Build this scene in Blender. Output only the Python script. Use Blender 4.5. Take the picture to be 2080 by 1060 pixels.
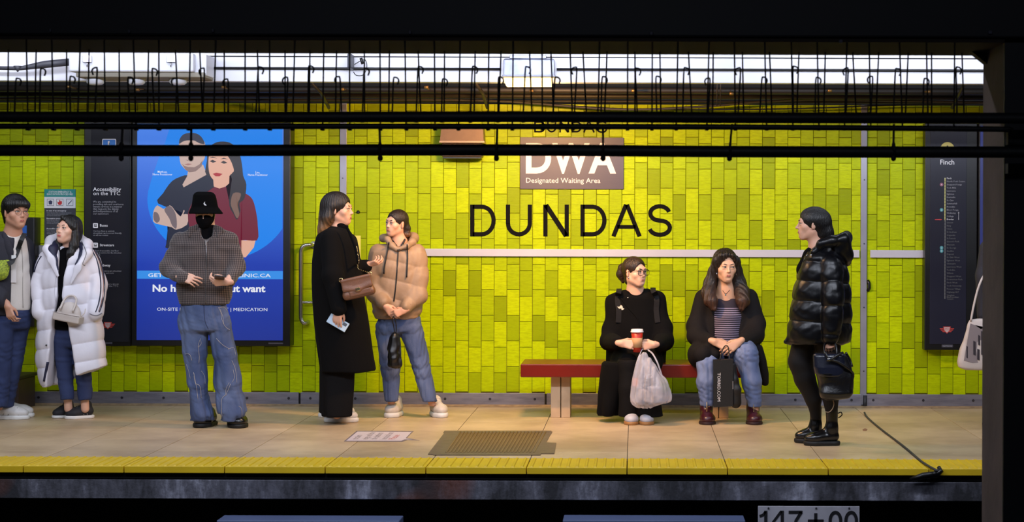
import bpy, bmesh, math, random
import numpy as np
from mathutils import Vector, Matrix

for _o in list(bpy.data.objects):
    bpy.data.objects.remove(_o)
SC = bpy.context.scene
COL = SC.collection
RND = random.Random(7)

# ------------------------------------------------------------------ camera
F = 3611.0                 # focal length in pixels of the 2080 px wide frame
U0, V0 = 1290.0, 459.0     # where the optical axis meets the frame
ROLL = 0.0033
HC = 1.5                   # lens height above the platform floor
cd = bpy.data.cameras.new('camera')
cam = bpy.data.objects.new('camera', cd)
COL.objects.link(cam)
cd.sensor_width = 36.0
cd.lens = F / 2080 * 36
cd.shift_x = (1040 - U0) / 2080
cd.shift_y = (V0 - 530) / 2080
cd.clip_end = 200
cam.matrix_world = Matrix.Translation((0, 0, HC)) @ Matrix.Rotation(math.pi / 2, 4, 'X') @ Matrix.Rotation(ROLL, 4, 'Z')
cd.dof.use_dof = True
cd.dof.focus_distance = 13.6
cd.dof.aperture_fstop = 8.0
SC.camera = cam

# ------------------------------------------------------------------ world, lights, exposure
w = bpy.data.worlds.new('world')
SC.world = w
w.use_nodes = True
w.node_tree.nodes['Background'].inputs[0].default_value = (0.55, 0.62, 0.9, 1)
w.node_tree.nodes['Background'].inputs[1].default_value = 0.012
SC.view_settings.view_transform = 'Standard'
SC.view_settings.look = 'None'
SC.view_settings.exposure = 0.0
SC.view_settings.gamma = 1.0
SC.view_settings.use_curve_mapping = False


def lamp(name, loc, size, power, color, target=None, spread=180):
    l = bpy.data.lights.new(name, 'AREA')
    l.shape = 'RECTANGLE'
    l.size, l.size_y = size
    l.energy = power
    l.color = color
    l.spread = math.radians(spread)
    o = bpy.data.objects.new(name, l)
    COL.objects.link(o)
    o.location = loc
    d = (Vector(target) - Vector(loc)) if target else Vector((0, 0, -1))
    o.rotation_euler = d.to_track_quat('-Z', 'Y').to_euler()
    return o


def P(u, v, y):
    """World point at distance y in front of the lens that the photograph shows at pixel (u, v)."""
    du, dv = u - U0, v - V0
    return Vector(((du + ROLL * dv) / F * y, y, HC - (dv - ROLL * du) / F * y))


COOL = (0.80, 0.86, 1.0)
WARM = (1.0, 0.53, 0.18)
# tubes above the platform edge (behind the white service channel) and above the tracks
for i, x in enumerate((-4.3, -0.9, 2.5)):
    lamp('platform_tube_light', (x, 12.95, 2.72), (3.2, 0.1), 17, COOL, (x, 13.6, 0))
    lamp('track_tube_light', (x, 9.4, 3.1), (3.2, 0.15), 63, COOL, (x, 13.2, 0.9), 150)
lamp('warm_platform_light', P(1072, 176, 12.62), (0.30, 0.16), 150, WARM, (-0.55, 14.6, 1.2))
for x in (-4.6, -1.1, 2.4):
    lamp('channel_fill_light', (x, 12.05, 2.98), (3.3, 0.06), 6.8, (0.86, 0.88, 1.0), (x, 12.62, 2.6), 110)  # unseen lamps added to brighten the white channel
lamp('middle_fill_light', (-2.0, 7.7, 2.9), (2.4, 0.12), 55, COOL)  # unseen lamp added to lift the column side and near steelwork
lamp('near_fill_light', (-0.5, 1.2, 3.4), (4.0, 0.2), 10, COOL, (0, 6.0, 1.6), 150)  # weak unseen lamp added for the dark steelwork in front


# ------------------------------------------------------------------ helpers
def lin(c):
    return tuple((x / 255 / 12.92 if x / 255 <= 0.04045 else ((x / 255 + 0.055) / 1.055) ** 2.4) for x in c) + (1.0,)


_M = {}


def mat(name, rgb, rough=0.6, metal=0.0, bump=None, vary=None, spec=0.5, coat=0.0, sheen=0.0, emit=None, alpha=1.0, sss=0.0, trans=0.0):
    """A plain procedural material. bump=(scale, strength[, stretch]); vary=(scale, amount, rgb2[, stretch])."""
    if name in _M:
        return _M[name]
    m = bpy.data.materials.new(name)
    m.use_nodes = True
    nt = m.node_tree
    b = nt.nodes['Principled BSDF']
    b.inputs['Base Color'].default_value = lin(rgb)
    b.inputs['Roughness'].default_value = rough
    b.inputs['Metallic'].default_value = metal
    b.inputs['Specular IOR Level'].default_value = spec
    b.inputs['Coat Weight'].default_value = coat
    b.inputs['Sheen Weight'].default_value = sheen
    b.inputs['Alpha'].default_value = alpha
    b.inputs['Transmission Weight'].default_value = trans
    if sss:
        b.inputs['Subsurface Weight'].default_value = sss
        b.inputs['Subsurface Radius'].default_value = (0.012, 0.005, 0.003)
        b.inputs['Subsurface Scale'].default_value = 1.0
    if emit:
        b.inputs['Emission Color'].default_value = lin(emit[0])
        b.inputs['Emission Strength'].default_value = emit[1]
    tc = nt.nodes.new('ShaderNodeTexCoord')

    def noise(scale, stretch=(1, 1, 1), detail=4):
        mp = nt.nodes.new('ShaderNodeMapping')
        mp.inputs['Scale'].default_value = stretch
        nt.links.new(tc.outputs['Object'], mp.inputs['Vector'])
        n = nt.nodes.new('ShaderNodeTexNoise')
        n.inputs['Scale'].default_value = scale
        n.inputs['Detail'].default_value = detail
        nt.links.new(mp.outputs[0], n.inputs['Vector'])
        return n
    if vary:
        n = noise(vary[0], vary[3] if len(vary) > 3 else (1, 1, 1))
        r = nt.nodes.new('ShaderNodeMapRange')
        r.inputs['From Min'].default_value = 0.38
        r.inputs['From Max'].default_value = 0.66
        r.inputs['To Max'].default_value = vary[1]
        nt.links.new(n.outputs['Fac'], r.inputs['Value'])
        mx = nt.nodes.new('ShaderNodeMix')
        mx.data_type = 'RGBA'
        mx.inputs['A'].default_value = lin(rgb)
        mx.inputs['B'].default_value = lin(vary[2])
        nt.links.new(r.outputs[0], mx.inputs['Factor'])
        nt.links.new(mx.outputs['Result'], b.inputs['Base Color'])
    if bump:
        n = noise(bump[0], bump[2] if len(bump) > 2 else (1, 1, 1))
        bp = nt.nodes.new('ShaderNodeBump')
        bp.inputs['Strength'].default_value = bump[1]
        bp.inputs['Distance'].default_value = 0.01
        nt.links.new(n.outputs['Fac'], bp.inputs['Height'])
        nt.links.new(bp.outputs[0], b.inputs['Normal'])
    _M[name] = m
    return m


def emat(name, rgb, s=1.0):
    return mat(name, tuple(c * 0.3 for c in rgb), 0.35, emit=(rgb, s))


def tag(o, label=None, cat=None, group=None, kind=None, category=None):
    cat = cat or category
    for k, v in (('label', label), ('category', cat), ('group', group), ('kind', kind)):
        if v:
            o[k] = v
    return o


def empty(name, loc=(0, 0, 0), rz=0.0, **kw):
    o = bpy.data.objects.new(name, None)
    o.empty_display_size = 0.1
    COL.objects.link(o)
    o.location = loc
    o.rotation_euler = (0, 0, rz)
    return tag(o, **kw)


def link(name, me, m=None, parent=None, **kw):
    o = bpy.data.objects.new(name, me)
    COL.objects.link(o)
    if m and not me.materials:
        for x in (m if isinstance(m, (list, tuple)) else [m]):
            me.materials.append(x)
    if parent is not None:
        setpar(o, parent)
    return tag(o, **kw)


def setpar(o, parent):
    """Parent o, which is placed in world coordinates, keeping it where it stands."""
    o.parent = parent
    mw = Matrix.Identity(4)
    chain = []
    q = parent
    while q is not None:
        chain.append(q)
        q = q.parent
    for q in reversed(chain):
        mw = mw @ q.matrix_parent_inverse @ q.matrix_basis
    o.matrix_parent_inverse = mw.inverted()


def npmesh(name, V, Fq, smooth=True, mats=None):
    """Mesh from numpy arrays: V (n,3), Fq (m,k)."""
    V = np.asarray(V, dtype=np.float32)
    Fq = np.asarray(Fq, dtype=np.int32)
    me = bpy.data.meshes.new(name)
    n, k = Fq.shape
    me.vertices.add(len(V))
    me.vertices.foreach_set('co', V.ravel())
    me.loops.add(n * k)
    me.loops.foreach_set('vertex_index', Fq.ravel())
    me.polygons.add(n)
    me.polygons.foreach_set('loop_start', np.arange(0, n * k, k, dtype=np.int32))
    me.polygons.foreach_set('loop_total', np.full(n, k, dtype=np.int32))
    me.polygons.foreach_set('use_smooth', np.full(n, smooth))
    if mats is not None:
        me.polygons.foreach_set('material_index', np.asarray(mats, dtype=np.int32))
    me.update(calc_edges=True)
    me.validate()
    return me


class MB:
    """Collects simple solids into one bmesh."""

    def __init__(self):
        self.bm = bmesh.new()

    def box(self, lo, hi, bev=0.0, M=None):
        lo, hi = Vector(lo), Vector(hi)
        r = bmesh.ops.create_cube(self.bm, size=1.0)
        vs = r['verts']
        for v in vs:
            v.co = Vector(((v.co.x + .5) * (hi.x - lo.x) + lo.x, (v.co.y + .5) * (hi.y - lo.y) + lo.y, (v.co.z + .5) * (hi.z - lo.z) + lo.z))
        if bev > 0:
            es = list({e for v in vs for e in v.link_edges})
            g = bmesh.ops.bevel(self.bm, geom=es, offset=bev, segments=2, affect='EDGES', profile=0.5)
            vs = list({v for f in g['faces'] for v in f.verts} | {v for v in vs if v.is_valid})
        if M is not None:
            for v in vs:
                v.co = M @ v.co
        return self

    def tube(self, pts, r, n=8, caps=True, closed=False):
        pts = [Vector(p) for p in pts]
        N = len(pts)
        rs = r if isinstance(r, (list, tuple)) else [r] * N
        rings = []
        ref = None
        for i, p in enumerate(pts):
            if closed:
                t = (pts[(i + 1) % N] - pts[i - 1])
            else:
                t = pts[min(i + 1, N - 1)] - pts[max(i - 1, 0)]
            t = t.normalized() if t.length > 1e-9 else Vector((0, 0, 1))
            if ref is None:
                ref = Vector((0, 0, 1)) if abs(t.z) < 0.9 else Vector((0, 1, 0))
            a = (ref - t * ref.dot(t))
            a = a.normalized() if a.length > 1e-6 else t.orthogonal().normalized()
            ref = a
            b = t.cross(a)
            rings.append([self.bm.verts.new(p + (a * math.cos(2 * math.pi * k / n) + b * math.sin(2 * math.pi * k / n)) * rs[i]) for k in range(n)])
        for i in range(N if closed else N - 1):
            A, B = rings[i], rings[(i + 1) % N]
            for k in range(n):
                f = self.bm.faces.new((A[k], A[(k + 1) % n], B[(k + 1) % n], B[k]))
                f.smooth = True
        if caps and not closed:
            self.bm.faces.new(list(reversed(rings[0])))
            self.bm.faces.new(rings[-1])
        return self

    def prism(self, pts, y0, y1):
        """Extrude the outline pts [(x, z)] from y0 (front) to y1."""
        A = [self.bm.verts.new((p[0], y0, p[1])) for p in pts]
        B = [self.bm.verts.new((p[0], y1, p[1])) for p in pts]
        n = len(pts)
        self.bm.faces.new(A)
        self.bm.faces.new(list(reversed(B)))
        for k in range(n):
            self.bm.faces.new((A[k], B[k], B[(k + 1) % n], A[(k + 1) % n]))
        return self

    def lathe(self, prof, c, n=24, M=None):
        """Revolve prof [(r, z)] about a vertical axis at c."""
        c = Vector(c)
        rings = []
        for r, z in prof:
            rings.append([self.bm.verts.new(c + Vector((r * math.cos(2 * math.pi * k / n), r * math.sin(2 * math.pi * k / n), z))) for k in range(n)])
        for A, B in zip(rings, rings[1:]):
            for k in range(n):
                f = self.bm.faces.new((A[k], A[(k + 1) % n], B[(k + 1) % n], B[k]))
                f.smooth = True
        self.bm.faces.new(list(reversed(rings[0])))
        self.bm.faces.new(rings[-1])
        return self

    def build(self, name, m=None, parent=None, **kw):
        bmesh.ops.recalc_face_normals(self.bm, faces=self.bm.faces)
        me = bpy.data.meshes.new(name)
        self.bm.to_mesh(me)
        self.bm.free()
        return link(name, me, m, parent, **kw)


def box(name, lo, hi, m, parent=None, bev=0.0, **kw):
    return MB().box(lo, hi, bev).build(name, m, parent, **kw)


def text(body, x, z, h, y, m, parent, align='LEFT', bold=0.0, name='lettering', ls=1.0, depth=0.0006, M=None, wscale=1.0, width=None, char=1.0):
    """Flat lettering facing the platform edge. h = height of capitals; (x, z) = baseline start (or centre)."""
    cu = bpy.data.curves.new(name, 'FONT')
    cu.body = body
    cu.size = h / 0.729
    cu.align_x = align
    cu.space_line = ls
    cu.space_character = char
    cu.offset = bold * h * (1.0 if h > 0.05 else 0.35)
    cu.extrude = depth if h > 0.05 else 0.0
    cu.resolution_u = 6 if h > 0.05 else 2 if h > 0.02 else 1
    o = bpy.data.objects.new(name, cu)
    me = bpy.data.meshes.new_from_object(o)
    bpy.data.objects.remove(o)
    bpy.data.curves.remove(cu)
    n = len(me.vertices)
    co = np.empty(n * 3, dtype=np.float32)
    me.vertices.foreach_get('co', co)
    co = co.reshape(-1, 3)
    if width is not None and n:
        wscale = width / max(1e-6, co[:, 0].max() - co[:, 0].min())
        if align == 'LEFT':
            co[:, 0] -= co[:, 0].min()
    co[:, 0] *= wscale
    if M is None:
        out = np.stack([x + co[:, 0], y - co[:, 2], z + co[:, 1]], 1)
    else:
        R = np.array(M)
        out = co @ R[:3, :3].T + R[:3, 3]
    me.vertices.foreach_set('co', out.astype(np.float32).ravel())
    me.update()
    me.materials.clear()
    return link(name, me, m, parent, kind='stuff' if len(body) > 1 else None)


def crv(pts, n=6, closed=True):
    """Catmull-Rom through 2-D or 3-D points."""
    pts = [np.array(p, float) for p in pts]
    N = len(pts)
    out = []
    for i in range(N if closed else N - 1):
        p0, p1, p2, p3 = (pts[(i - 1) % N], pts[i], pts[(i + 1) % N], pts[(i + 2) % N]) if closed else (pts[max(i - 1, 0)], pts[i], pts[i + 1], pts[min(i + 2, N - 1)])
        for k in range(n):
            t = k / n
            out.append(0.5 * (2 * p1 + (p2 - p0) * t + (2 * p0 - 5 * p1 + 4 * p2 - p3) * t * t + (3 * p1 - p0 - 3 * p2 + p3) * t ** 3))
    if not closed:
        out.append(pts[-1])
    return out


def flat(name, pix, y, m, parent, smooth=5, **kw):
    """A flat printed shape on a panel at distance y, outline in photograph pixels."""
    pts = crv(pix, smooth) if smooth else pix
    bm = bmesh.new()
    vs = [bm.verts.new(P(p[0], p[1], y)) for p in pts]
    f = bm.faces.new(vs)
    bmesh.ops.triangulate(bm, faces=[f])
    bmesh.ops.recalc_face_normals(bm, faces=bm.faces)
    me = bpy.data.meshes.new(name)
    bm.to_mesh(me)
    bm.free()
    return link(name, me, m, parent, **kw)


def ptext(body, u, v, hpx, y, m, parent, **kw):
    p = P(u, v, y)
    if 'wpx' in kw:
        kw['width'] = kw.pop('wpx') / F * y
    return text(body, p.x, p.z, hpx / F * y, y, m, parent, **kw)
# ================================================================== the setting
YW = 14.80                                   # face of the grout bed of the back wall
def px(u, y): return P(u, 459, y).x
def pz(v, y, u=1290): return P(u, v, y).z


GROUT = mat('grout', (104, 92, 30), 0.9, bump=(60, 0.2))
XL, XR = -6.6, 5.2
ZT = 2.512                                   # top of the tiling
wall = MB().box((XL, YW, 0), (XR, YW + 0.2, ZT)).build('wall_back', GROUT, kind='structure')

# glazed tiles: colour differs from tile to tile, by its place in the wall
PT, QT = 0.10616, 0.2125
X0, Z0 = px(874.7, YW), pz(380.7, YW, 880)


def tile_material():
    m = bpy.data.materials.new('lime_glazed_tile')
    m.use_nodes = True
    nt = m.node_tree
    L = nt.links.new
    b = nt.nodes['Principled BSDF']
    g = nt.nodes.new('ShaderNodeNewGeometry')
    sx = nt.nodes.new('ShaderNodeSeparateXYZ')
    L(g.outputs['Position'], sx.inputs[0])

    def math_(op, a, b2=None, c=None):
        n = nt.nodes.new('ShaderNodeMath')
        n.operation = op
        for i, v in enumerate((a, b2, c)):
            if v is None:
                continue
            if isinstance(v, (int, float)):
                n.inputs[i].default_value = v
            else:
                L(v, n.inputs[i])
        return n.outputs[0]
    col = math_('FLOOR', math_('DIVIDE', math_('SUBTRACT', sx.outputs[0], X0), PT))
    odd = math_('MULTIPLY', math_('FLOORED_MODULO', col, 2.0), -0.25 * QT)
    row = math_('FLOOR', math_('DIVIDE', math_('SUBTRACT', math_('SUBTRACT', sx.outputs[2], Z0), odd), QT))
    cv = nt.nodes.new('ShaderNodeCombineXYZ')
    L(col, cv.inputs[0])
    L(row, cv.inputs[1])
    wn = nt.nodes.new('ShaderNodeTexWhiteNoise')
    wn.noise_dimensions = '2D'
    L(cv.outputs[0], wn.inputs['Vector'])
    rp = nt.nodes.new('ShaderNodeValToRGB')
    e = rp.color_ramp.elements
    e[0].position, e[0].color = 0.0, lin((142, 160, 0))
    e[1].position, e[1].color = 1.0, lin((192, 212, 0))
    x = e.new(0.35)
    x.color = lin((166, 188, 0))
    x = e.new(0.7)
    x.color = lin((180, 202, 0))
    L(wn.outputs['Value'], rp.inputs['Fac'])
    # firing streaks and handling wear
    mp = nt.nodes.new('ShaderNodeMapping')
    mp.inputs['Scale'].default_value = (1, 1, 5)
    L(g.outputs['Position'], mp.inputs['Vector'])
    n1 = nt.nodes.new('ShaderNodeTexNoise')
    n1.inputs['Scale'].default_value = 14
    n1.inputs['Detail'].default_value = 6
    n1.inputs['Roughness'].default_value = 0.7
    L(mp.outputs[0], n1.inputs['Vector'])
    r1 = nt.nodes.new('ShaderNodeMapRange')
    r1.inputs['From Min'].default_value = 0.42
    r1.inputs['From Max'].default_value = 0.72
    r1.inputs['To Max'].default_value = 0.55
    L(n1.outputs['Fac'], r1.inputs['Value'])
    mx = nt.nodes.new('ShaderNodeMix')
    mx.data_type = 'RGBA'
    mx.inputs['B'].default_value = lin((130, 144, 0))
    L(r1.outputs[0], mx.inputs['Factor'])
    L(rp.outputs[0], mx.inputs['A'])
    L(mx.outputs['Result'], b.inputs['Base Color'])
    b.inputs['Roughness'].default_value = 0.36
    b.inputs['Specular IOR Level'].default_value = 0.12
    bp = nt.nodes.new('ShaderNodeBump')
    bp.inputs['Strength'].default_value = 0.25
    bp.inputs['Distance'].default_value = 0.004
    L(n1.outputs['Fac'], bp.inputs['Height'])
    L(bp.outputs[0], b.inputs['Normal'])
    return m


TILE = tile_material()
GAP, CH, TH = 0.0034, 0.0028, 0.007


def tile_solid(x0, x1, z0, z1, y=YW, c=CH):
    """20 triangles: a face, four chamfers, four edges."""
    V = [(x0 + c, y - TH, z0 + c), (x1 - c, y - TH, z0 + c), (x1 - c, y - TH, z1 - c), (x0 + c, y - TH, z1 - c),
         (x0, y - TH + c, z0), (x1, y - TH + c, z0), (x1, y - TH + c, z1), (x0, y - TH + c, z1),
         (x0, y, z0), (x1, y, z0), (x1, y, z1), (x0, y, z1)]
    Fq = [(0, 1, 2, 3)]
    for k in range(4):
        j = (k + 1) % 4
        Fq += [(k, k + 4, j + 4, j), (k + 4, k + 8, j + 8, j + 4)]
    return V, Fq


full_tile = None
cells = []
zb = pz(801, YW)
c0, c1 = int((XL - X0) / PT) - 1, int((XR - X0) / PT)
strips = [(px(690, YW), px(703, YW)), (px(1748.5, YW), px(1761, YW))]
for c in range(c0, c1 + 1):
    xa, xb = X0 + c * PT, X0 + (c + 1) * PT
    zoff = Z0 - (0.25 * QT if c % 2 else 0)
    k0 = int(math.floor((zb - zoff) / QT))
    k1 = int(math.ceil((ZT - zoff) / QT))
    for k in range(k0, k1):
        za, zc = max(zoff + k * QT, zb), min(zoff + (k + 1) * QT, ZT)
        if zc - za < 0.02:
            continue
        xs = [(max(xa, XL), min(xb, XR))]
        for s0, s1 in strips:
            nx = []
            for p, q in xs:
                if q <= s0 or p >= s1:
                    nx.append((p, q))
                else:
                    if p < s0 - 0.012:
                        nx.append((p, s0))
                    if q > s1 + 0.012:
                        nx.append((s1, q))
            xs = nx
        for p, q in xs:
            if q - p < 0.012:
                continue
            whole = abs(q - p - PT) < 1e-6 and abs(zc - za - QT) < 1e-6
            u = U0 + (p + q) / 2 / YW * F
            v = V0 - ((za + zc) / 2 - HC) / YW * F
            hid = (165 < u < 595 and v < 710) or (1872 < u and v < 712) or u < 0 or u > 1990 or v < 262 or (290 < v < 322) \
                or (1050 < u < 1270 and v < 390) or (885 < u < 990 and v < 325) or (505 < v < 530 and u > 860) \
                or (640 < u < 870 and 390 < v) or (1210 < u < 1370 and v > 520) or (1400 < u < 1560 and v > 510) or (1600 < u < 1740 and v > 425) \
                or (1060 < u < 1420 and v > 725) or (u < 225 and v > 385)
            cells.append((p + GAP / 2, q - GAP / 2, za + GAP / 2, zc - GAP / 2, whole and not hid, abs(u - 1160) + abs(v - 470)))
shown = sorted([c for c in cells if c[4]], key=lambda c: c[5])[:298]
shown_ids = {id(c) for c in shown}
for c in shown:
    if full_tile is None:
        V, Fq = tile_solid(-PT / 2 + GAP / 2, PT / 2 - GAP / 2, -QT / 2 + GAP / 2, QT / 2 - GAP / 2, 0)
        full_tile = npmesh('tile', V, Fq, False)
        full_tile.materials.append(TILE)
    o = link('tile', full_tile)
    o.location = ((c[0] + c[1]) / 2, YW - RND.uniform(0, 0.0012), (c[2] + c[3]) / 2)
    o.rotation_euler = (RND.uniform(-.004, .004), 0, RND.uniform(-.004, .004))
    o.parent = wall
VV, FF = [], []
for c in cells:
    if id(c) in shown_ids:
        continue
    V, Fq = tile_solid(*c[:4], y=YW - RND.uniform(0, 0.0012))
    n = len(VV)
    VV += V
    FF += [tuple(i + n for i in f) for f in Fq]
link('tile', npmesh('more_tiles', VV, FF, False), TILE, wall, kind='stuff')

# ---- metal strips, kick plates, rail
STEEL = mat('brushed_steel', (150, 150, 165), 0.42, 0.75, bump=(30, 0.15, (40, 1, 1)), vary=(6, 0.5, (105, 105, 122), (1, 1, 6)))
STRIP = mat('painted_steel_strip', (150, 150, 162), 0.4, 0.5, vary=(5, 0.4, (120, 120, 128)))
SCREW = mat('screw_head', (70, 70, 78), 0.4, 0.8)
for i, (ua, ub) in enumerate(((690, 703.5), (1748.5, 1761))):
    s = box('trim_%d' % (i + 1), (px(ua, YW - .02), YW - 0.022, 0.02 if i else 0.09), (px(ub, YW - .02), YW, ZT), STRIP, bev=0.002, kind='structure')
    m = MB()
    for z in (0.3, 0.83, 1.36, 1.89, 2.36):
        m.tube([(px((ua + ub) / 2, YW), YW - 0.026, z), (px((ua + ub) / 2, YW), YW - 0.02, z)], 0.006, 8)
    o = m.build('screw', SCREW, s)
    o['kind'] = 'stuff'
base = box('baseboard_back', (XL, YW - 0.012, 0.0), (XR, YW, pz(801, YW)), mat('kick_void', (34, 32, 30), 0.9), kind='structure')
zk0, zk1 = pz(822, YW), pz(798.5, YW)
edges = [XL, px(60, YW), px(611, YW), px(1110, YW), px(1480, YW), px(1752, YW), px(2100, YW), XR]
for a, b in zip(edges, edges[1:]):
    pl = box('kick_plate', (a + 0.008, YW - 0.03, zk0), (b - 0.008, YW - 0.011, zk1), STEEL, base, bev=0.002)
    m = MB()
    n = max(1, int((b - a) / 0.32))
    for k in range(n):
        x = a + 0.09 + k * (b - a - 0.18) / max(1, n - 1)
        m.tube([(x, YW - 0.034, (zk0 + zk1) / 2), (x, YW - 0.029, (zk0 + zk1) / 2)], 0.011, 10)
    o = m.build('bolt', SCREW, pl)
    o['kind'] = 'stuff'
cove = MB()
bmv = [(XL, YW - 0.10, 0.001), (XR, YW - 0.10, 0.001), (XR, YW - 0.05, 0.012), (XL, YW - 0.05, 0.012), (XL, YW - 0.028, zk0 + .002), (XR, YW - 0.028, zk0 + .002), (XR, YW, 0.0), (XL, YW, 0.0)]
vs = [cove.bm.verts.new(v) for v in bmv]
for f in ((0, 1, 2, 3), (3, 2, 5, 4), (4, 5, 6, 7)):
    cove.bm.faces.new([vs[i] for i in f])
cove.build('floor_cove', mat('terrazzo_cove', (168, 142, 104), 0.6, vary=(18, 0.8, (120, 100, 76), (1, 1, 1))), base)

rail_mat = mat('rail_paint', (205, 203, 215), 0.38, 0.25, vary=(3, 0.35, (185, 182, 192)))
rl = tag(empty('hand_rail', (px(1300, YW), YW, 0)), 'pale grey flat metal rail fixed along the tiled wall above the bench', 'rail')
for ua, ub in ((858, 1746), (1768, 1877)):
    zt, zq = pz(506.3, YW, 1290) , pz(521.5, YW, 1290)
    MB().box((px(ua, YW - .03), YW - 0.034, zq), (px(ub, YW - .03), YW - 0.016, zt), 0.003).build('rail_bar', rail_mat, rl)
    m = MB()
    nb = max(2, int((ub - ua) / 200))
    for k in range(nb):
        x = px(ua + 25 + k * (ub - ua - 50) / (nb - 1), YW)
        m.box((x - .03, YW - 0.017, zq + .015), (x + .03, YW - 0.001, zt - .015))
    o = m.build('rail_bracket', SCREW, rl)
    o['kind'] = 'stuff'

# ---- platform floor, tile by tile
YE, YI = 11.03, 11.475                       # platform edge, inner side of the yellow strip
FX0, FP = -0.045, 0.6245
bed = box('floor', (XL, YE + 0.35, -0.21), (XR, YW + 0.2, -0.004), mat('floor_bed', (60, 50, 40), 0.9), kind='structure')
FLOOR = mat('buff_floor_tile', (206, 180, 140), 0.42, bump=(160, 0.06), vary=(2.2, 0.55, (186, 160, 126)), spec=0.4)
nt = FLOOR.node_tree                         # scuffs and dirt in the place's own coordinates
b_ = nt.nodes['Principled BSDF']
g_ = nt.nodes.new('ShaderNodeNewGeometry')
oi = nt.nodes.new('ShaderNodeObjectInfo')
n_ = nt.nodes.new('ShaderNodeTexNoise')
n_.inputs['Scale'].default_value = 1.6
n_.inputs['Detail'].default_value = 9
n_.inputs['Roughness'].default_value = 0.65
nt.links.new(g_.outputs['Position'], n_.inputs['Vector'])
rp = nt.nodes.new('ShaderNodeValToRGB')
rp.color_ramp.elements[0].position, rp.color_ramp.elements[0].color = 0.36, lin((176, 150, 116))
rp.color_ramp.elements[1].position, rp.color_ramp.elements[1].color = 0.62, lin((208, 182, 144))
nt.links.new(n_.outputs['Fac'], rp.inputs['Fac'])
hv = nt.nodes.new('ShaderNodeHueSaturation')
mr = nt.nodes.new('ShaderNodeMapRange')
mr.inputs['To Min'].default_value, mr.inputs['To Max'].default_value = 0.9, 1.06
nt.links.new(oi.outputs['Random'], mr.inputs['Value'])
nt.links.new(mr.outputs[0], hv.inputs['Value'])
nt.links.new(rp.outputs[0], hv.inputs['Color'])
nt.links.new(hv.outputs[0], b_.inputs['Base Color'])
ys = [YI, 11.785, 12.395, 13.005, 13.615, 14.225, YW - 0.02]
fm = {}
for i in range(-11, 9):
    for j in range(6):
        h = round(ys[j + 1] - ys[j], 3)
        if h not in fm:
            m = MB()
            m.box((0.0022, 0.0008, -0.03), (FP - 0.0022, h - 0.0008, 0), 0.0012)
            o = m.build('floor_tile', FLOOR)
            fm[h] = o.data
            o.parent = bed
        else:
            o = link('floor_tile', fm[h], parent=None)
            o.parent = bed
        o.location = (FX0 + i * FP, ys[j], -RND.uniform(0, 0.0006))
# the joint-wide movement strip by the column is the cable's; yellow tactile edge units
YEL = mat('tactile_yellow', (222, 186, 28), 0.5, bump=(220, 0.12), vary=(5, 0.4, (196, 158, 24)))
ym = None
for i in range(-11, 9):
    if ym is None:
        m = MB()
        m.box((0.003, 0, -0.042), (FP - 0.003, YI - YE - 0.003, 0.0), 0.003)
        for k in range(11):
            x = 0.03 + k * (FP - 0.06) / 10
            V = [(x - .011, 0.012, 0), (x + .011, 0.012, 0), (x + .006, .016, .006), (x - .006, .016, .006)]
            W_ = [(a, YI - YE - 0.003 - b2, c) for a, b2, c in V]
            A = [m.bm.verts.new(p) for p in V]
            B = [m.bm.verts.new(p) for p in W_]
            for q in range(4):
                m.bm.faces.new((A[q], A[(q + 1) % 4], B[(q + 1) % 4], B[q]))
            m.bm.faces.new(A)
            m.bm.faces.new(list(reversed(B)))
        o = m.build('tactile_tile', YEL)
        ym = o.data
    else:
        o = link('tactile_tile', ym)
    o.parent = bed
    o.location = (FX0 + i * FP, YE, 0)

# concrete edge beam under the yellow units, stained and whitewashed in patches
EDGE = mat('edge_concrete', (30, 30, 34), 0.9, bump=(30, 0.5))
nt = EDGE.node_tree
b_ = nt.nodes['Principled BSDF']
tc = nt.nodes.new('ShaderNodeTexCoord')
m1 = nt.nodes.new('ShaderNodeMapping')
m1.inputs['Scale'].default_value = (1, 1, 0.35)
nt.links.new(tc.outputs['Object'], m1.inputs['Vector'])
n1 = nt.nodes.new('ShaderNodeTexNoise')
n1.inputs['Scale'].default_value = 3.2
n1.inputs['Detail'].default_value = 12
n1.inputs['Roughness'].default_value = 0.72
nt.links.new(m1.outputs[0], n1.inputs['Vector'])
r1 = nt.nodes.new('ShaderNodeValToRGB')
r1.color_ramp.elements[0].position, r1.color_ramp.elements[0].color = 0.42, lin((44, 44, 50))
r1.color_ramp.elements[1].position, r1.color_ramp.elements[1].color = 0.70, lin((168, 170, 188))
e_ = r1.color_ramp.elements.new(0.56)
e_.color = lin((92, 92, 104))
nt.links.new(n1.outputs['Fac'], r1.inputs['Fac'])
n2 = nt.nodes.new('ShaderNodeTexNoise')
n2.inputs['Scale'].default_value = 1.1
nt.links.new(tc.outputs['Object'], n2.inputs['Vector'])
r2 = nt.nodes.new('ShaderNodeMapRange')
r2.inputs['From Min'].default_value, r2.inputs['From Max'].default_value = 0.63, 0.70
r2.inputs['To Max'].default_value = 0.7
nt.links.new(n2.outputs['Fac'], r2.inputs['Value'])
mx = nt.nodes.new('ShaderNodeMix')
mx.data_type = 'RGBA'
mx.inputs['B'].default_value = lin((110, 52, 22))
nt.links.new(r2.outputs[0], mx.inputs['Factor'])
nt.links.new(r1.outputs[0], mx.inputs['A'])
nt.links.new(mx.outputs['Result'], b_.inputs['Base Color'])
ze = pz(1017, YE)
DARKC = mat('near_black_concrete', (22, 21, 22), 0.9, bump=(20, 0.4))  # near-black concrete for lip, recess wall and track bed
MB().box((XL, YE + 0.035, -0.085), (XR, YE + 0.3, -0.043), 0.006).build('trim_3', DARKC, kind='structure')
MB().box((XL, YE + 0.02, ze), (XR, YE + 0.4, -0.086), 0.004).build('trim_4', EDGE, kind='structure')
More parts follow.
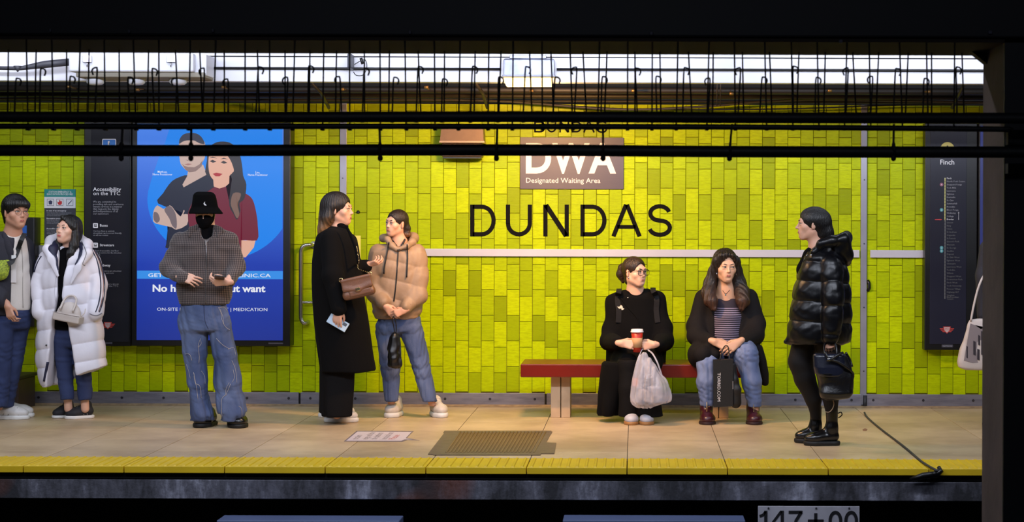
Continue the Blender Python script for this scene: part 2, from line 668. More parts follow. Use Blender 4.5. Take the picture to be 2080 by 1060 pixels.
box('wall_under_platform', (XL, YE + 0.9, -1.4), (XR, YE + 1.1, -0.2), DARKC, kind='structure')
box('ground', (XL, 2.0, -1.5), (XR, YE + 1.0, -1.3), DARKC, kind='structure')

# ---- ceiling void
BLK = mat('void_black', (11, 10, 10), 0.8)
box('ceiling', (XL, 8.5, 3.2), (XR, YW + 0.3, 3.35), BLK, kind='structure')
box('wall_upper', (XL, YW + 0.02, ZT), (XR, YW + 0.2, 3.2), BLK, kind='structure')
box('wall_left', (XL - 0.15, 8.5, -0.2), (XL, YW + 0.2, 3.3), BLK, kind='structure')
box('wall_right', (XR, 8.5, -0.2), (XR + 0.15, YW + 0.2, 3.3), BLK, kind='structure')
# ================================================================== service channel under the ceiling and what hangs on it
WHITE = mat('white_enamel', (222, 222, 230), 0.45, vary=(4, 0.25, (205, 205, 214), (1, 1, 3)))
YB = 12.62
MB().box((XL, YB, pz(168, YB)), (XR, YB + 0.09, pz(108, YB)), 0.004).build('trim_5', WHITE, kind='structure')
CBL = mat('cable_black', (16, 16, 19), 0.5)
z1 = pz(141.5, YB)
MB().tube([(px(415, YB), YB - .012, z1), (px(1016, YB), YB - .012, z1)], 0.009, 8).build(
    'cable', CBL, label='thin black cable on the white overhead channel between camera box and warm lamp', category='cable')
MB().tube([(px(1130, YB), YB - .012, z1), (XR, YB - .012, z1)], 0.009, 8).build(
    'cable', CBL, label='thin black cable on the white overhead channel beyond the warm lamp', category='cable')
z2 = pz(117, YB)
MB().tube([(px(400, YB), YB - .006, z2), (XR, YB - .006, z2)], 0.003, 6).build(
    'cable', CBL, label='hair-thin dark wire along the top of the white overhead channel', category='cable')

# white equipment box with three domes
t = tag(empty('camera_housing', (px(275, 12.3), 12.5, pz(112, 12.5))), 'long white equipment box with three white dome cameras under the ceiling', 'camera box')
ya = 12.32
zt, zbt = pz(111, ya), pz(149, ya)
box('housing', (px(138, ya), ya, zbt), (px(392, ya), YB - .002, zt), WHITE, t, 0.012)
TAN = mat('tan_underside', (150, 142, 128), 0.7)  # tray in a darker tan than the box
box('bottom_tray', (px(150, ya), ya + .03, zbt - 0.035), (px(412, ya), YB - .004, zbt + 0.001), TAN, t, 0.006)
box('end_cap', (px(388, ya), ya + .06, zbt - .02), (px(414, ya), YB - .003, zt - 0.002), WHITE, t, 0.006)
DOME = mat('white_dome', (214, 214, 222), 0.3)
for u in (194, 277, 362):
    c = P(u, 155, ya + .14)
    d = MB().lathe([(0.02, -0.062), (0.045, -0.058), (0.060, -0.045), (0.062, -0.02), (0.058, 0.004), (0.05, 0.008)], c, 20).build('dome', DOME, t)
    MB().lathe([(0.048, 0), (0.048, 0.012)], c + Vector((0, 0, 0.006)), 20).build('dome_ring', mat('dark_ring', (26, 24, 24), 0.5), d)
CHR = mat('chrome', (190, 190, 196), 0.22, 1.0)
for u in (177, 347):
    lt = MB()
    a, b = P(u - 9, 112, ya - .012), P(u + 9, 127, ya - .012)
    lt.box((a.x, ya - .016, b.z), (b.x, ya - .001, a.z), 0.004)
    lt.tube([P(u, 127, ya - .01), P(u, 136, ya - .01)], 0.004, 8)
    lt.build('latch', CHR, t)
# conduit sloping into the box at the left
GREY = mat('grey_conduit', (62, 62, 70), 0.5)
t = tag(empty('conduit', P(70, 135, 12.45)), 'dark grey conduit sloping up into the left end of the white box', 'conduit')
MB().tube([P(-60, 137, 12.45), P(40, 139, 12.45), P(90, 131, 12.45), P(140, 126, 12.45)], [.012, .014, .026, .026], 10).build('pipe', GREY, t)
m = MB()
m.tube([P(36, 134, 12.44), P(36, 146, 12.44)], [.03, .004], 10)
m.build('clip', GREY, t)

# lamp above the waiting area
t = tag(empty('ceiling_lamp', P(1072, 112, YB - .02)), 'square ceiling lamp in a silver case glowing warm over the waiting area', 'lamp')
yl = YB - 0.06
LAMPM = mat('lamp_glass_case', (150, 154, 172), 0.25, 0.4, vary=(10, 0.6, (104, 108, 124)))
box('case', (px(1021, yl), yl, pz(158, yl)), (px(1125, yl), YB - .001, pz(119, yl)), LAMPM, t, 0.014)
box('cap', (px(1034, yl), yl + .004, pz(119.5, yl)), (px(1108, yl), YB - .001, pz(112, yl)), LAMPM, t, 0.003)
box('rim', (px(1019, yl), yl - .004, pz(156.5, yl)), (px(1127, yl), YB - .001, pz(153, yl)), mat('lamp_rim', (120, 122, 135), 0.3, 0.6), t, 0.002)
fr = MB()
A = [P(u, v, yl + .004) for u, v in ((1022, 158.5), (1124, 158.5), (1119, 174), (1028, 174))]
fr.prism([(p.x, p.z) for p in A], yl + .004, YB + .06)
gl = fr.build('glowing_diffuser', emat('lamp_glow', (255, 214, 140), 4.5), t)
# small camera with a dangling lead
t = tag(empty('camera', P(713, 126, 12.5)), 'small dark camera hanging on the white channel with a looped lead', 'camera')
MB().box(P(705, 139, 12.46), P(720, 112, YB + .004), 0.01).build('camera_body', mat('camera_grey', (58, 60, 70), 0.4), t)
MB().tube(crv([P(720, 131, 12.5), P(732, 124, 12.5), P(742, 122, 12.5), P(745, 136, 12.5), P(738, 152, 12.5), P(724, 153, 12.5), P(718, 146, 12.5)], 5, False), .003, 6).build('lead', CBL, t)
MB().tube([P(733, 118, 12.49), P(737, 130, 12.49)], .011, 8).build('connector', CBL, t)

# pipes, straps and fittings in the dark void above the tiles
PIPE = mat('void_pipe', (34, 27, 20), 0.55, vary=(8, 0.6, (22, 18, 15)))
void_labels = ['dark rusty pipe highest in the black void above the tiled wall', 'dark rusty pipe second from the top of the black void above the wall',
               'thin dark pipe just above the top row of lime tiles', 'slack dark cable drooping over the top row of lime tiles']
for k, (v, yy, r) in enumerate(((184, 14.1, .026), (196, 14.35, .02), (206, 14.6, .012))):
    MB().tube([(XL, yy, pz(v, yy)), (0, yy, pz(v, yy)), (XR, yy, pz(v, yy))], r, 10).build('ceiling_pipe', PIPE, label=void_labels[k], category='pipe')
GR2 = mat('grey_lead', (58, 54, 52), 0.6)
MB().tube(crv([P(-200, 206, 14.5), P(60, 200, 14.5), P(300, 204, 14.5), P(700, 203, 14.5), P(1000, 205, 14.5), P(1250, 222, 14.5), P(1420, 217, 14.5), P(1560, 206, 14.5), P(1720, 203, 14.5), P(2150, 212, 14.5)], 8, False), .010, 6).build(
    'ceiling_cable', GR2, label=void_labels[3], category='cable')
MB().tube(crv([P(1100, 211, 14.55), P(1300, 222, 14.55), P(1600, 221, 14.55), P(1800, 214, 14.55), P(1960, 213, 14.55)], 8, False), .006, 6).build(
    'ceiling_cable', CBL, label='black cable sagging across the top edge of the lime tiles', category='cable')
BR = mat('brass_fitting', (150, 116, 70), 0.4, 0.7)
for k, (u, v) in enumerate(((140, 176), (279, 182), (454, 177), (695, 181), (866, 177), (1080, 184), (1287, 184), (1486, 190), (1686, 184), (1886, 186))):
    c = P(u, v, 13.9)
    m = MB()
    m.tube([c - Vector((.016, 0, 0)), c + Vector((.016, 0, 0))], .012, 8)
    m.tube([c, Vector((c.x, 14.1, pz(184, 14.1)))], .006, 6)
    m.build('pipe_fitting', BR, label='tiny brass fitting in the dark void above the tiled wall', category='fitting', group='brass fittings in the ceiling void')
for k, (u0, u1, lb) in enumerate(((632, 668, 'slanted rusty strap in the ceiling void above the first steel strip'), (966, 990, 'slanted rusty strap in the ceiling void beside the warm lamp'),
                                  (1960, 1934, 'slanted rusty strap in the ceiling void above the route map panel'))):
    MB().tube([P(u0, 168, 13.7), P((u0 + u1) / 2 + 3, 190, 13.9), P(u1, 219, 14.2)], .013, 6).build('ceiling_strap', PIPE, label=lb, category='strap')
for u in (1457, 1464):
    MB().tube([Vector((P(u, 168, 14.0).x, 14.0, 3.21)), P(u, 168, 14.0), P(u - 1, 216, 14.0)], .005, 6).build('hanger_rod', PIPE, label='thin vertical hanger rod in the void above the waiting area', category='rod', group='hanger rods in the void')

# ================================================================== what hangs on the back wall
BEZ = mat('black_bezel', (10, 10, 13), 0.35)
GLASSD = mat('panel_charcoal', (34, 35, 44), 0.22, vary=(1.5, 0.4, (24, 24, 32)))
YP = 14.66
TXT = mat('print_white', (226, 228, 236), 0.5)
TXD = mat('print_grey', (150, 152, 162), 0.5)
TXB = mat('print_black', (16, 15, 20), 0.45)


def pbox(name, u0, u1, v0, v1, y0, y1, m, parent=None, bev=0.002, **kw):
    a, b = P((u0 + u1) / 2, (v0 + v1) / 2, y0), None
    return box(name, (P(u0, V0, y0).x + ROLL * ((v0 + v1) / 2 - V0) / F * y0, y0, P((u0 + u1) / 2, v1, y0).z), (P(u1, V0, y0).x + ROLL * ((v0 + v1) / 2 - V0) / F * y0, y1, P((u0 + u1) / 2, v0, y0).z), m, parent, bev, **kw)


def arc(cx, cy, rx, ry, a0, a1, n=14):
    return [(cx + rx * math.cos(math.radians(a0 + (a1 - a0) * k / n)), cy - ry * math.sin(math.radians(a0 + (a1 - a0) * k / n))) for k in range(n + 1)]


RED = mat('emblem_red', (176, 58, 52), 0.5)


def emblem(u, v, y, parent):
    """The winged transit shield: three-bar wings and a centre shield."""
    for s in (-1, 1):
        for k, (w_, dv) in enumerate(((15, -1.6), (13, 1.4), (10, 4.4))):
            flat('emblem_wing', [(u + s * 4, v + dv - 1), (u + s * w_, v + dv - 1), (u + s * (w_ - 1.5), v + dv + 1), (u + s * 4, v + dv + 1)], y, RED, parent, 0)
    flat('emblem_shield', [(u - 8, v - 6), (u + 8, v - 6), (u + 6, v + 3), (u, v + 8.5), (u - 6, v + 3)], y - .001, RED, parent, 0)
    flat('emblem_field', [(u - 6, v - 4.6), (u + 6, v - 4.6), (u + 4.6, v + 2.4), (u, v + 6.6), (u - 4.6, v + 2.4)], y - .002, mat('emblem_white', (190, 170, 172), 0.5), parent, 0)
    ptext('TTC', u, v + 1.5, 4.2, y - .003, RED, parent, align='CENTER', bold=.03, wpx=8.5)


# accessibility panel
t = tag(empty('accessibility_panel', P(220, 700, YP + .1)), 'tall dark accessibility information panel between the white coat and the blue advert', 'sign')
pbox('frame', 170, 266, 246, 703, YP + .01, YW, BEZ, t, 0.006)
pbox('panel_face', 184.5, 263, 250, 694, YP + .005, YP + .012, GLASSD, t)
yt = YP + .004
BLU = mat('icon_blue', (44, 118, 205), 0.5)
ic = flat('wheelchair_icon', [(207.5, 284), (209, 282), (234.5, 282), (236, 284), (236, 303), (207.5, 303)], yt - .001, TXT, t, 0)
flat('icon_field', [(209, 285), (210, 283.5), (233.5, 283.5), (234.5, 285), (234.5, 303), (209, 303)], yt - .0018, BLU, ic, 0)
flat('icon_figure', [(219, 287), (222, 286), (223, 289), (221, 291), (222, 295), (227, 296), (229, 301), (226, 301), (224, 298), (219, 298)], yt - .0026, TXT, ic, 0)
ptext('Accessibility\non the TTC', 189, 387.5, 7.6, yt, TXT, t, bold=.028, ls=.82, wpx=57)
ptext('We are committed to\nproviding safe and courteous\ntransit services in a manner\nthat respects the dignity\nand independence of all\nour customers', 189, 411.5, 4.2, yt, TXD, t, ls=.84, wpx=62, bold=.01)
for v, name, para in ((458, 'Buses', "Our bus fleet is entirely\nwheelchair and scooter friendly\non all bus routes"), (498, 'Streetcars', 'A fleet of accessible, low floor\ncars is in service for the streetcar\nnetwork'),
                      (539, 'Subway', 'Many of our stations are wheelchair\naccessible, easy, and more\nservice is added')):
    bi = flat('mode_icon', [(189, v - 4), (190, v - 5), (198, v - 5), (199, v - 4), (199, v + 4), (198, v + 5), (190, v + 5), (189, v + 4)], yt, TXT, t, 0)
    flat('vehicle_mark', [(191.2, v - 3), (196.8, v - 3), (196.8, v + 2.4), (191.2, v + 2.4)], yt - .001, mat('print_dark', (30, 32, 40), 0.5), bi, 0)
    flat('vehicle_window', [(192, v - 2), (196, v - 2), (196, v), (192, v)], yt - .002, TXT, bi, 0)
    ptext(name, 202.5, v + 2, 5.2, yt, TXT, t, bold=.03)
    ptext(para, 189, v + 12.5, 3.2, yt, TXD, t, ls=.95, wpx=58)
ptext('To find out more about\naccessibility at the TTC', 189, 578, 3.2, yt, TXD, t, ls=.95, wpx=52)
emblem(219, 660, yt, t)
pbox('nameplate', 213, 228, 695, 699, YP + .005, YP + .012, mat('nameplate_grey', (70, 70, 82), 0.4), t)

# backlit advertisement
YA = 14.62
t = tag(empty('advert_panel', P(430, 700, YA + .1)), 'large backlit blue clinic advertisement behind the man in the bucket hat', 'advertisement')
pbox('frame', 267, 590, 248, 703, YA + .006, YW, BEZ, t, 0.008)
AD = bpy.data.materials.new('advert_backlit_blue')
AD.use_nodes = True
nt = AD.node_tree
b_ = nt.nodes['Principled BSDF']
tc = nt.nodes.new('ShaderNodeTexCoord')
sp = nt.nodes.new('ShaderNodeSeparateXYZ')
nt.links.new(tc.outputs['Generated'], sp.inputs[0])
rp = nt.nodes.new('ShaderNodeValToRGB')
e = rp.color_ramp.elements
e[0].position, e[0].color = 0.0, lin((26, 44, 140))
e[1].position, e[1].color = 1.0, lin((66, 128, 232))
x = e.new(0.35)
x.color = lin((18, 52, 168))
x = e.new(0.62)
x.color = lin((40, 92, 206))
nt.links.new(sp.outputs[2], rp.inputs['Fac'])
b_.inputs['Base Color'].default_value = (0.01, 0.02, 0.06, 1)
b_.inputs['Roughness'].default_value = 0.3
nt.links.new(rp.outputs[0], b_.inputs['Emission Color'])
b_.inputs['Emission Strength'].default_value = 0.92
po = pbox('poster', 278, 575, 252, 691, YA, YA + .008, AD, t)
ya = YA - .0008
C = lambda n, rgb, s=.9: emat('advert_' + n, rgb, s)
Q = lambda a, b: (270 + a * .2546, 250 + b * .2547)     # the close-up's pixels
flat('printed_circle', [Q(300, 20), Q(258, 150), Q(205, 280), Q(150, 440), Q(122, 540)] + [Q(*p) for p in arc(690, 600, 575, 495, 180, 331, 30)] + [Q(1191, 20)], ya, C('circle_blue', (10, 128, 236)), po, 0)
SK, SK2, HR = C('skin_cool', (196, 168, 158)), C('skin_warm', (222, 170, 148)), C('hair_dark', (44, 40, 48))
shirt = [Q(*p) for p in ((312, 462), (400, 420), (440, 415), (600, 405), (650, 480), (640, 760), (500, 900), (275, 1000), (275, 930), (290, 820), (420, 730), (200, 640), (240, 560))]
flat('printed_shirt', shirt, ya - .0008, C('shirt_navy', (28, 32, 52)), po, 3)
flat('printed_neck', [Q(*p) for p in ((440, 380), (560, 330), (590, 410), (405, 512), (395, 490), (432, 425))], ya - .0016, SK, po, 0)
flat('printed_face', [Q(*p) for p in ((372, 140), (375, 300), (400, 350), (440, 385), (490, 385), (540, 355), (556, 300), (575, 270), (572, 150), (480, 110))], ya - .0024, SK, po, 3)
flat('printed_beard', [Q(*p) for p in ((388, 322), (420, 372), (450, 392), (500, 385), (548, 345), (556, 295), (530, 330), (490, 352), (440, 350), (410, 340))], ya - .0030, C('stubble', (138, 112, 108)), po, 0)
flat('printed_mouth', [Q(*p) for p in ((410, 328), (440, 322), (472, 326), (440, 337))], ya - .0036, C('mouth_dull', (160, 110, 108)), po, 0)
flat('printed_nose', [Q(*p) for p in ((420, 292), (448, 294), (436, 300))], ya - .0036, C('stubble', (138, 112, 108)), po, 0)
for a in (400, 478):
    flat('printed_eye', [Q(a, 208), (Q(a + 14, 202)), Q(a + 34, 208), Q(a + 16, 214)], ya - .0036, C('eye_dark', (50, 40, 44)), po, 0)
flat('printed_hair', [Q(*p) for p in ((370, 165), (372, 130), (400, 92), (450, 78), (510, 84), (550, 115), (572, 165), (530, 160), (490, 140), (440, 138), (400, 146))], ya - .0036, C('cap_grey', (58, 60, 76)), po, 3)
arm = [Q(*p) for p in ((195, 655), (245, 685), (295, 655), (330, 690), (380, 745), (405, 692), (412, 705), (402, 728), (440, 728), (432, 810), (345, 850), (310, 830), (180, 800), (160, 765), (165, 700))]
flat('printed_arms', arm, ya - .0024, SK, po, 2)
TT = C('tattoo', (112, 98, 104))
flat('printed_tattoo', [Q(*p) for p in ((168, 710), (200, 720), (215, 770), (190, 795), (165, 765))], ya - .0032, TT, po, 3)
flat('printed_tattoo', [Q(*p) for p in ((250, 690), (295, 660), (335, 710), (350, 780), (345, 842), (312, 815), (290, 760))], ya - .0032, TT, po, 3)
flat('printed_top', [Q(*p) for p in ((600, 545), (640, 515), (700, 500), (800, 520), (900, 562), (955, 610), (985, 720), (996, 820), (990, 935), (860, 935), (850, 1040), (560, 1050), (440, 780), (470, 640), (520, 590))], ya - .0032, C('maroon', (108, 26, 48)), po, 3)
flat('printed_bare_arm', [Q(*p) for p in ((862, 934), (978, 934), (965, 990), (900, 1070), (862, 1070))], ya - .0032, SK2, po, 0)
flat('printed_neck', [Q(*p) for p in ((640, 440), (770, 420), (768, 480), (740, 505), (690, 522), (645, 505))], ya - .0040, SK2, po, 0)
flat('printed_long_hair', [Q(*p) for p in ((590, 300), (600, 210), (650, 160), (720, 146), (790, 165), (845, 230), (870, 330), (880, 420), (905, 490), (890, 600), (850, 640), (858, 700), (830, 770), (800, 720), (770, 660), (766, 520), (780, 420), (590, 420))], ya - .0036, HR, po, 3)
flat('printed_face', [Q(*p) for p in ((602, 320), (612, 250), (660, 215), (720, 225), (775, 290), (805, 370), (795, 395), (770, 420), (740, 460), (690, 478), (640, 450), (610, 400))], ya - .0048, SK2, po, 3)
flat('printed_lips', [Q(*p) for p in ((636, 404), (665, 396), (690, 400), (716, 404), (690, 424), (660, 424))], ya - .0056, C('lip_red', (170, 42, 52)), po, 0)
for a, b in ((612, 304), (700, 312)):
    flat('printed_eye', [Q(a, b), Q(a + 24, b - 12), Q(a + 54, b + 4), Q(a + 26, b + 12)], ya - .0056, C('eye_dark', (50, 40, 44)), po, 0)
    flat('printed_brow', [Q(a - 4, b - 24), Q(a + 26, b - 36), Q(a + 62, b - 22), Q(a + 28, b - 28)], ya - .0056, HR, po, 0)
flat('printed_lock', [Q(*p) for p in ((800, 560), (860, 560), (850, 610), (830, 650), (850, 720), (830, 760), (800, 700), (780, 640))], ya - .0044, C('lock_brown', (120, 92, 82)), po, 3)
PT_W = C('print_white', (236, 240, 250), .85)
ptext('Matthew,\nNurse Practitioner', 330, 351, 4.6, ya - .001, PT_W, po, align='CENTER', ls=.8, bold=.02, wpx=40)
ptext('Lisa,\nNurse Practitioner', 523.5, 352, 4.6, ya - .001, PT_W, po, align='CENTER', ls=.8, bold=.02, wpx=40)
pbox('printed_band', 278.5, 574.5, 550, 566.5, YA - .0012, YA, C('band_blue', (52, 142, 232)), po, 0)
ptext('GET FREE PREP AT PREPCLINIC.CA', 301, 562.2, 7.6, ya - .0012, PT_W, po, bold=.035, wpx=249)
ptext('No health card but want', 310, 592, 14.5, ya, PT_W, po, bold=.04, wpx=229)
ptext('PrEP?', 425, 611.5, 14.5, ya, PT_W, po, align='CENTER', bold=.04, wpx=66)
ptext('ON-SITE LABS | ASSESSMENT | MEDICATION', 319, 631, 6.8, ya, PT_W, po, wpx=224)
pbox('nameplate', 545, 575, 696, 699, YA + .003, YA + .008, mat('nameplate_grey', (70, 70, 82), 0.4), t)

# emergency notice, and the grey box and post-it coloured sheet
t = tag(empty('emergency_notice', P(122, 560, YW)), 'emergency procedures notice with teal header behind the woman in the white coat', 'notice')
yn = YW - .014
pbox('sheet', 90, 153.5, 384, 560, yn, YW - .006, mat('notice_dark', (46, 48, 58), 0.5), t)
pbox('header', 90, 153.5, 384, 400, yn - .001, yn, mat('teal', (24, 134, 130), 0.5), t, 0)
pbox('icon_strip', 90, 153.5, 400, 422.5, yn - .001, yn, mat('notice_white', (216, 218, 224), 0.5), t, 0)
ptext('STATION EMERGENCY &\nEVACUATION PROCEDURES', 121.8, 391.4, 4.0, yn - .002, TXT, t, align='CENTER', bold=.04, ls=.88, wpx=53)
for k, u in enumerate((95.5, 114.5, 134.5)):
    fr = flat('icon_box', [(u, 404), (u + 14, 404), (u + 14, 418), (u, 418)], yn - .0016, mat('icon_line', (90, 92, 104), 0.5), t, 0)
    flat('icon_paper', [(u + .8, 404.8), (u + 13.2, 404.8), (u + 13.2, 417.2), (u + .8, 417.2)], yn - .0024, mat('notice_white', (216, 218, 224), 0.5), fr, 0)
    if k == 0:
        flat('icon_mark', [(u + 3, 409), (u + 7, 406.5), (u + 11, 409), (u + 10, 415), (u + 4, 415)], yn - .0032, mat('icon_navy', (44, 50, 84), 0.5), fr, 0)
    elif k == 1:
        flat('icon_mark', [(u + 3, 414), (u + 2.5, 409), (u + 5, 411), (u + 6.5, 405.5), (u + 9, 409), (u + 11, 408), (u + 11, 414), (u + 7, 416.5)], yn - .0032, mat('flame_red', (188, 36, 42), 0.5), fr, 3)
    else:
        flat('icon_mark', [(u + 3, 414.5), (u + 11, 406.5), (u + 12, 407.5), (u + 4, 415.8)], yn - .0032, mat('icon_navy', (44, 50, 84), 0.5), fr, 0)
for v, h in ((427, 'In case of an emergency'), (443, 'Evacuation procedures'), (463.5, 'Accessible evacuation')):
    ptext(h, 94.5, v + 2, 3.0, yn - .001, TXT, t, bold=.03)
    ptext('Follow directions from our staff and emergency\nservices. Use the nearest emergency exit\nand stay clear of the tracks', 95, v + 6, 2.2, yn - .001, TXD, t, ls=.9, wpx=50)
pbox('switch_box', 78, 90, 498, 520, YW - .06, YW - .006, mat('grey_plastic', (120, 122, 130), 0.5), None, .006, label='small grey wall box beside the emergency notice', category='wall box')
bx = pbox('switch_lid', 80, 88, 501, 517, YW - .064, YW - .058, mat('grey_plastic2', (138, 140, 148), 0.5), bpy.data.objects['switch_box'], .003)
t = tag(empty('pay_phone', P(60, 640, YW)), 'black wall phone cabinet on the tiles behind the man at the frame edge', 'phone')
pbox('cabinet', 22, 70, 441, 664, YW - .16, YW - .006, mat('phone_black', (14, 14, 18), 0.4), t, .01)
pbox('display', 34, 54, 458, 486, YW - .163, YW - .158, emat('phone_screen', (46, 98, 190), .5), t, 0)
pbox('handset', 26, 33, 455, 520, YW - .2, YW - .158, mat('handset', (24, 24, 28), 0.35), t, .012)
# litter bin by the frame edge
bt = tag(empty('litter_bin', P(10, 838, 14.35)), 'dark brown box standing against the kick plate behind the man at the frame edge', 'bin')
pbox('bin_body', -20, 38, 770, 836, 14.3, 14.7, mat('bin_brown', (44, 34, 30), 0.55, vary=(6, .5, (62, 50, 44))), bt, .01)
pbox('bin_lid', -23, 41, 764, 771, 14.28, 14.72, mat('bin_lid', (30, 26, 25), 0.5), bt, .008)
pbox('wall_notice', 713, 732.5, 478.5, 537, YW - .011, YW - .006, mat('pale_yellow_card', (226, 214, 96), 0.5), None, 0, label='pale yellow card on the tiles behind the long black coat', category='card')
o = MB()
o.lathe([(.004, -.012), (.014, -.008), (.016, 0), (.010, .012), (.004, .016)], P(727.5, 431, YW - .01), 8).build('wall_hook', BEZ, label='tiny dark hole plug in the tile by the black coated woman face', category='plug')
c = P(1762, 580, YW - .014)
MB().tube([c + Vector((0, 0, .045)), c + Vector((.012, -.004, .02)), c + Vector((.014, -.006, -.02)), c - Vector((0, 0, .045))], .014, 8).build(
    'coat_hook', BEZ, label='small black hook on the wall just past the second steel strip', category='hook')

# grab handle
t = tag(empty('grab_handle', P(615, 656, YW)), 'bent chrome grab handle on the tiles left of the black coated woman', 'handle')
yh = YW - .09
CH2 = mat('handle_chrome', (185, 185, 180), 0.25, 0.95)
pts = [P(636, 497, YW - .01), P(634, 497, yh + .03), P(628, 497, yh), P(618, 499, yh), P(612, 507, yh), P(611, 530, yh), P(611, 630, yh), P(612, 648, yh), P(617, 656, yh), P(622, 656, yh + .02), P(626, 654, YW - .01)]
MB().tube(crv(pts, 4, False), .0165, 12).build('tube', CH2, t)
MB().tube([P(612, 614, yh), P(640, 614, yh + .03), P(655, 614, YW - .01)], .011, 10).build('cross_bar', CH2, t)
m = MB()
m.tube([P(637, 497, YW - .022), P(637, 497, YW - .006)], .03, 14)
m.tube([P(655, 614, YW - .022), P(655, 614, YW - .006)], .024, 14)
m.build('flange', CH2, t)['kind'] = 'stuff'

# wall lamp box
t = tag(empty('wall_speaker', P(938, 320, YW)), 'bronze metal speaker box on the wall left of the waiting area sign', 'speaker')
BRZ = mat('bronze_case', (128, 100, 78), 0.42, 0.3, vary=(20, .3, (108, 84, 66)))
yz = YW - .2
m = MB()
A = [(px(893, yz), pz(288, yz, 938)), (px(982, yz), pz(288, yz, 938)), (px(980, yz), pz(256, yz, 938)), (px(896, yz), pz(256, yz, 938))]
m.prism(A, yz, YW - .006)
m.build('case', BRZ, t)
pbox('lower_case', 897, 979, 289, 318, yz + .03, YW - .006, mat('bronze_dark', (92, 72, 60), 0.45, 0.3), t, .006)
pbox('seam', 892, 984, 286, 290, yz - .006, YW - .01, mat('bronze_light', (190, 160, 130), 0.3, 0.5), t, .002)
pbox('underside_grille', 900, 977, 317.5, 322, yz + .05, YW - .02, BEZ, t, .002)

# the waiting-area sign and the station names on the tiles
t = tag(empty('waiting_area_sign', P(1162, 384, YW)), 'dark purple grey DWA designated waiting area sign on the yellow lit tiles', 'sign')
pbox('plate', 1056.5, 1267, 279, 384, YW - .024, YW - .006, mat('sign_plate', (74, 64, 82), 0.42, vary=(60, .3, (64, 54, 72), (.2, 1, 6))), t)
SW = mat('sign_white', (236, 228, 224), 0.5)
for ch, ua, wd in (('D', 1068, 51.5), ('W', 1121.5, 76), ('A', 1195.5, 56)):
    ptext(ch, ua, 350, 61, YW - .0246, SW, t, bold=.038, wpx=wd, name='letter')
ptext('Designated Waiting Area', 1068.5, 371, 10.6, YW - .0246, SW, t, bold=.022, wpx=151)
t = tag(empty('station_name', P(1160, 480, YW)), 'large black DUNDAS lettering on the tiles below the waiting area sign', 'lettering')
LB = mat('letter_black', (9, 7, 8), 0.7, spec=.12)


def outline(paths, y, m, parent, depth=.004):
    """Bars of constant thickness forming a letter: each path is a centre line in pixels."""
    bm = bmesh.new()
    for pth, wd, closed in paths:
        n = len(pth)
        Ls, Rs = [], []
        for i, p in enumerate(pth):
            a = pth[(i - 1) % n] if (closed or i > 0) else p
            b = pth[(i + 1) % n] if (closed or i < n - 1) else p
            d = np.array(b, float) - np.array(a, float)
            d /= max(1e-6, np.linalg.norm(d))
            nn = np.array([-d[1], d[0]]) * wd / 2
            Ls.append(np.array(p) + nn)
            Rs.append(np.array(p) - nn)
        vl = [[bm.verts.new(P(q[0], q[1], yy)) for q in S] for yy in (y, y + depth) for S in (Ls, Rs)]
        for i in range(n if closed else n - 1):
            j = (i + 1) % n
            L0, R0, L1, R1 = vl
            bm.faces.new((L0[i], L0[j], R0[j], R0[i]))
            bm.faces.new((L0[i], L1[i], L1[j], L0[j]))
            bm.faces.new((R0[i], R0[j], R1[j], R1[i]))
        if not closed:
            for i in (0, n - 1):
                bm.faces.new((vl[0][i], vl[1][i], vl[3][i], vl[2][i]))
    bmesh.ops.recalc_face_normals(bm, faces=bm.faces)
    me = bpy.data.meshes.new('letter')
    bm.to_mesh(me)
    bm.free()
    return link('letter', me, m, parent)


def letterD(u, top, bot, w_, s):
    m_ = (top + bot) / 2
    r = (bot - top) / 2 - s / 2
    xs = u + w_ - s / 2
    cx = xs - r * .86
    return [([(u + s / 2, top), (u + s / 2, bot)], s, False),
            ([(u + s * .6, top + s / 2), (cx - 2, top + s / 2)] + arc(cx, m_, xs - cx, r, 90, -90) + [(cx - 2, bot - s / 2), (u + s * .6, bot - s / 2)], s, False)]


def name_paths(top, bot, us, s):
    h = bot - top
    d1, u1, n1, d2, a1, s1 = us
    out = [letterD(d1[0], top, bot, d1[1], s)]
    r = (u1[1] - s) / 2
    cx = u1[0] + u1[1] / 2
    out.append([([(u1[0] + s / 2, top), (u1[0] + s / 2, bot - r - s / 2 + 1)] + arc(cx, bot - r - s / 2, r, r, 180, 360) + [(u1[0] + u1[1] - s / 2, top)], s, False)])
    out.append([([(n1[0] + s / 2, top), (n1[0] + s / 2, bot)], s, False), ([(n1[0] + n1[1] - s / 2, top), (n1[0] + n1[1] - s / 2, bot)], s, False),
                ([(n1[0] + s * .62, top + s * .1), (n1[0] + n1[1] - s * .62, bot - s * .1)], s * 1.15, False)])
    out.append(letterD(d2[0], top, bot, d2[1], s))
    m_ = a1[0] + a1[1] / 2
    out.append([([(a1[0] + s * .52, bot), (m_ - s * .1, top)], s, False), ([(a1[0] + a1[1] - s * .52, bot), (m_ + s * .1, top)], s, False),
                ([(a1[0] + a1[1] * .2, bot - h * .30), (a1[0] + a1[1] * .8, bot - h * .30)], s * .9, False)])
    rx, ry = (s1[1] - s) / 2, (h - s + 2) / 4
    cx = s1[0] + s1[1] / 2
    yt_, yb_ = top - 1 + s / 2 + ry, bot + 1 - s / 2 - ry
    out.append([(arc(cx, yt_, rx * .93, ry, 12, 250, 14) + arc(cx, yb_, rx, ry, 70, -168, 14), s, False)])
    return out


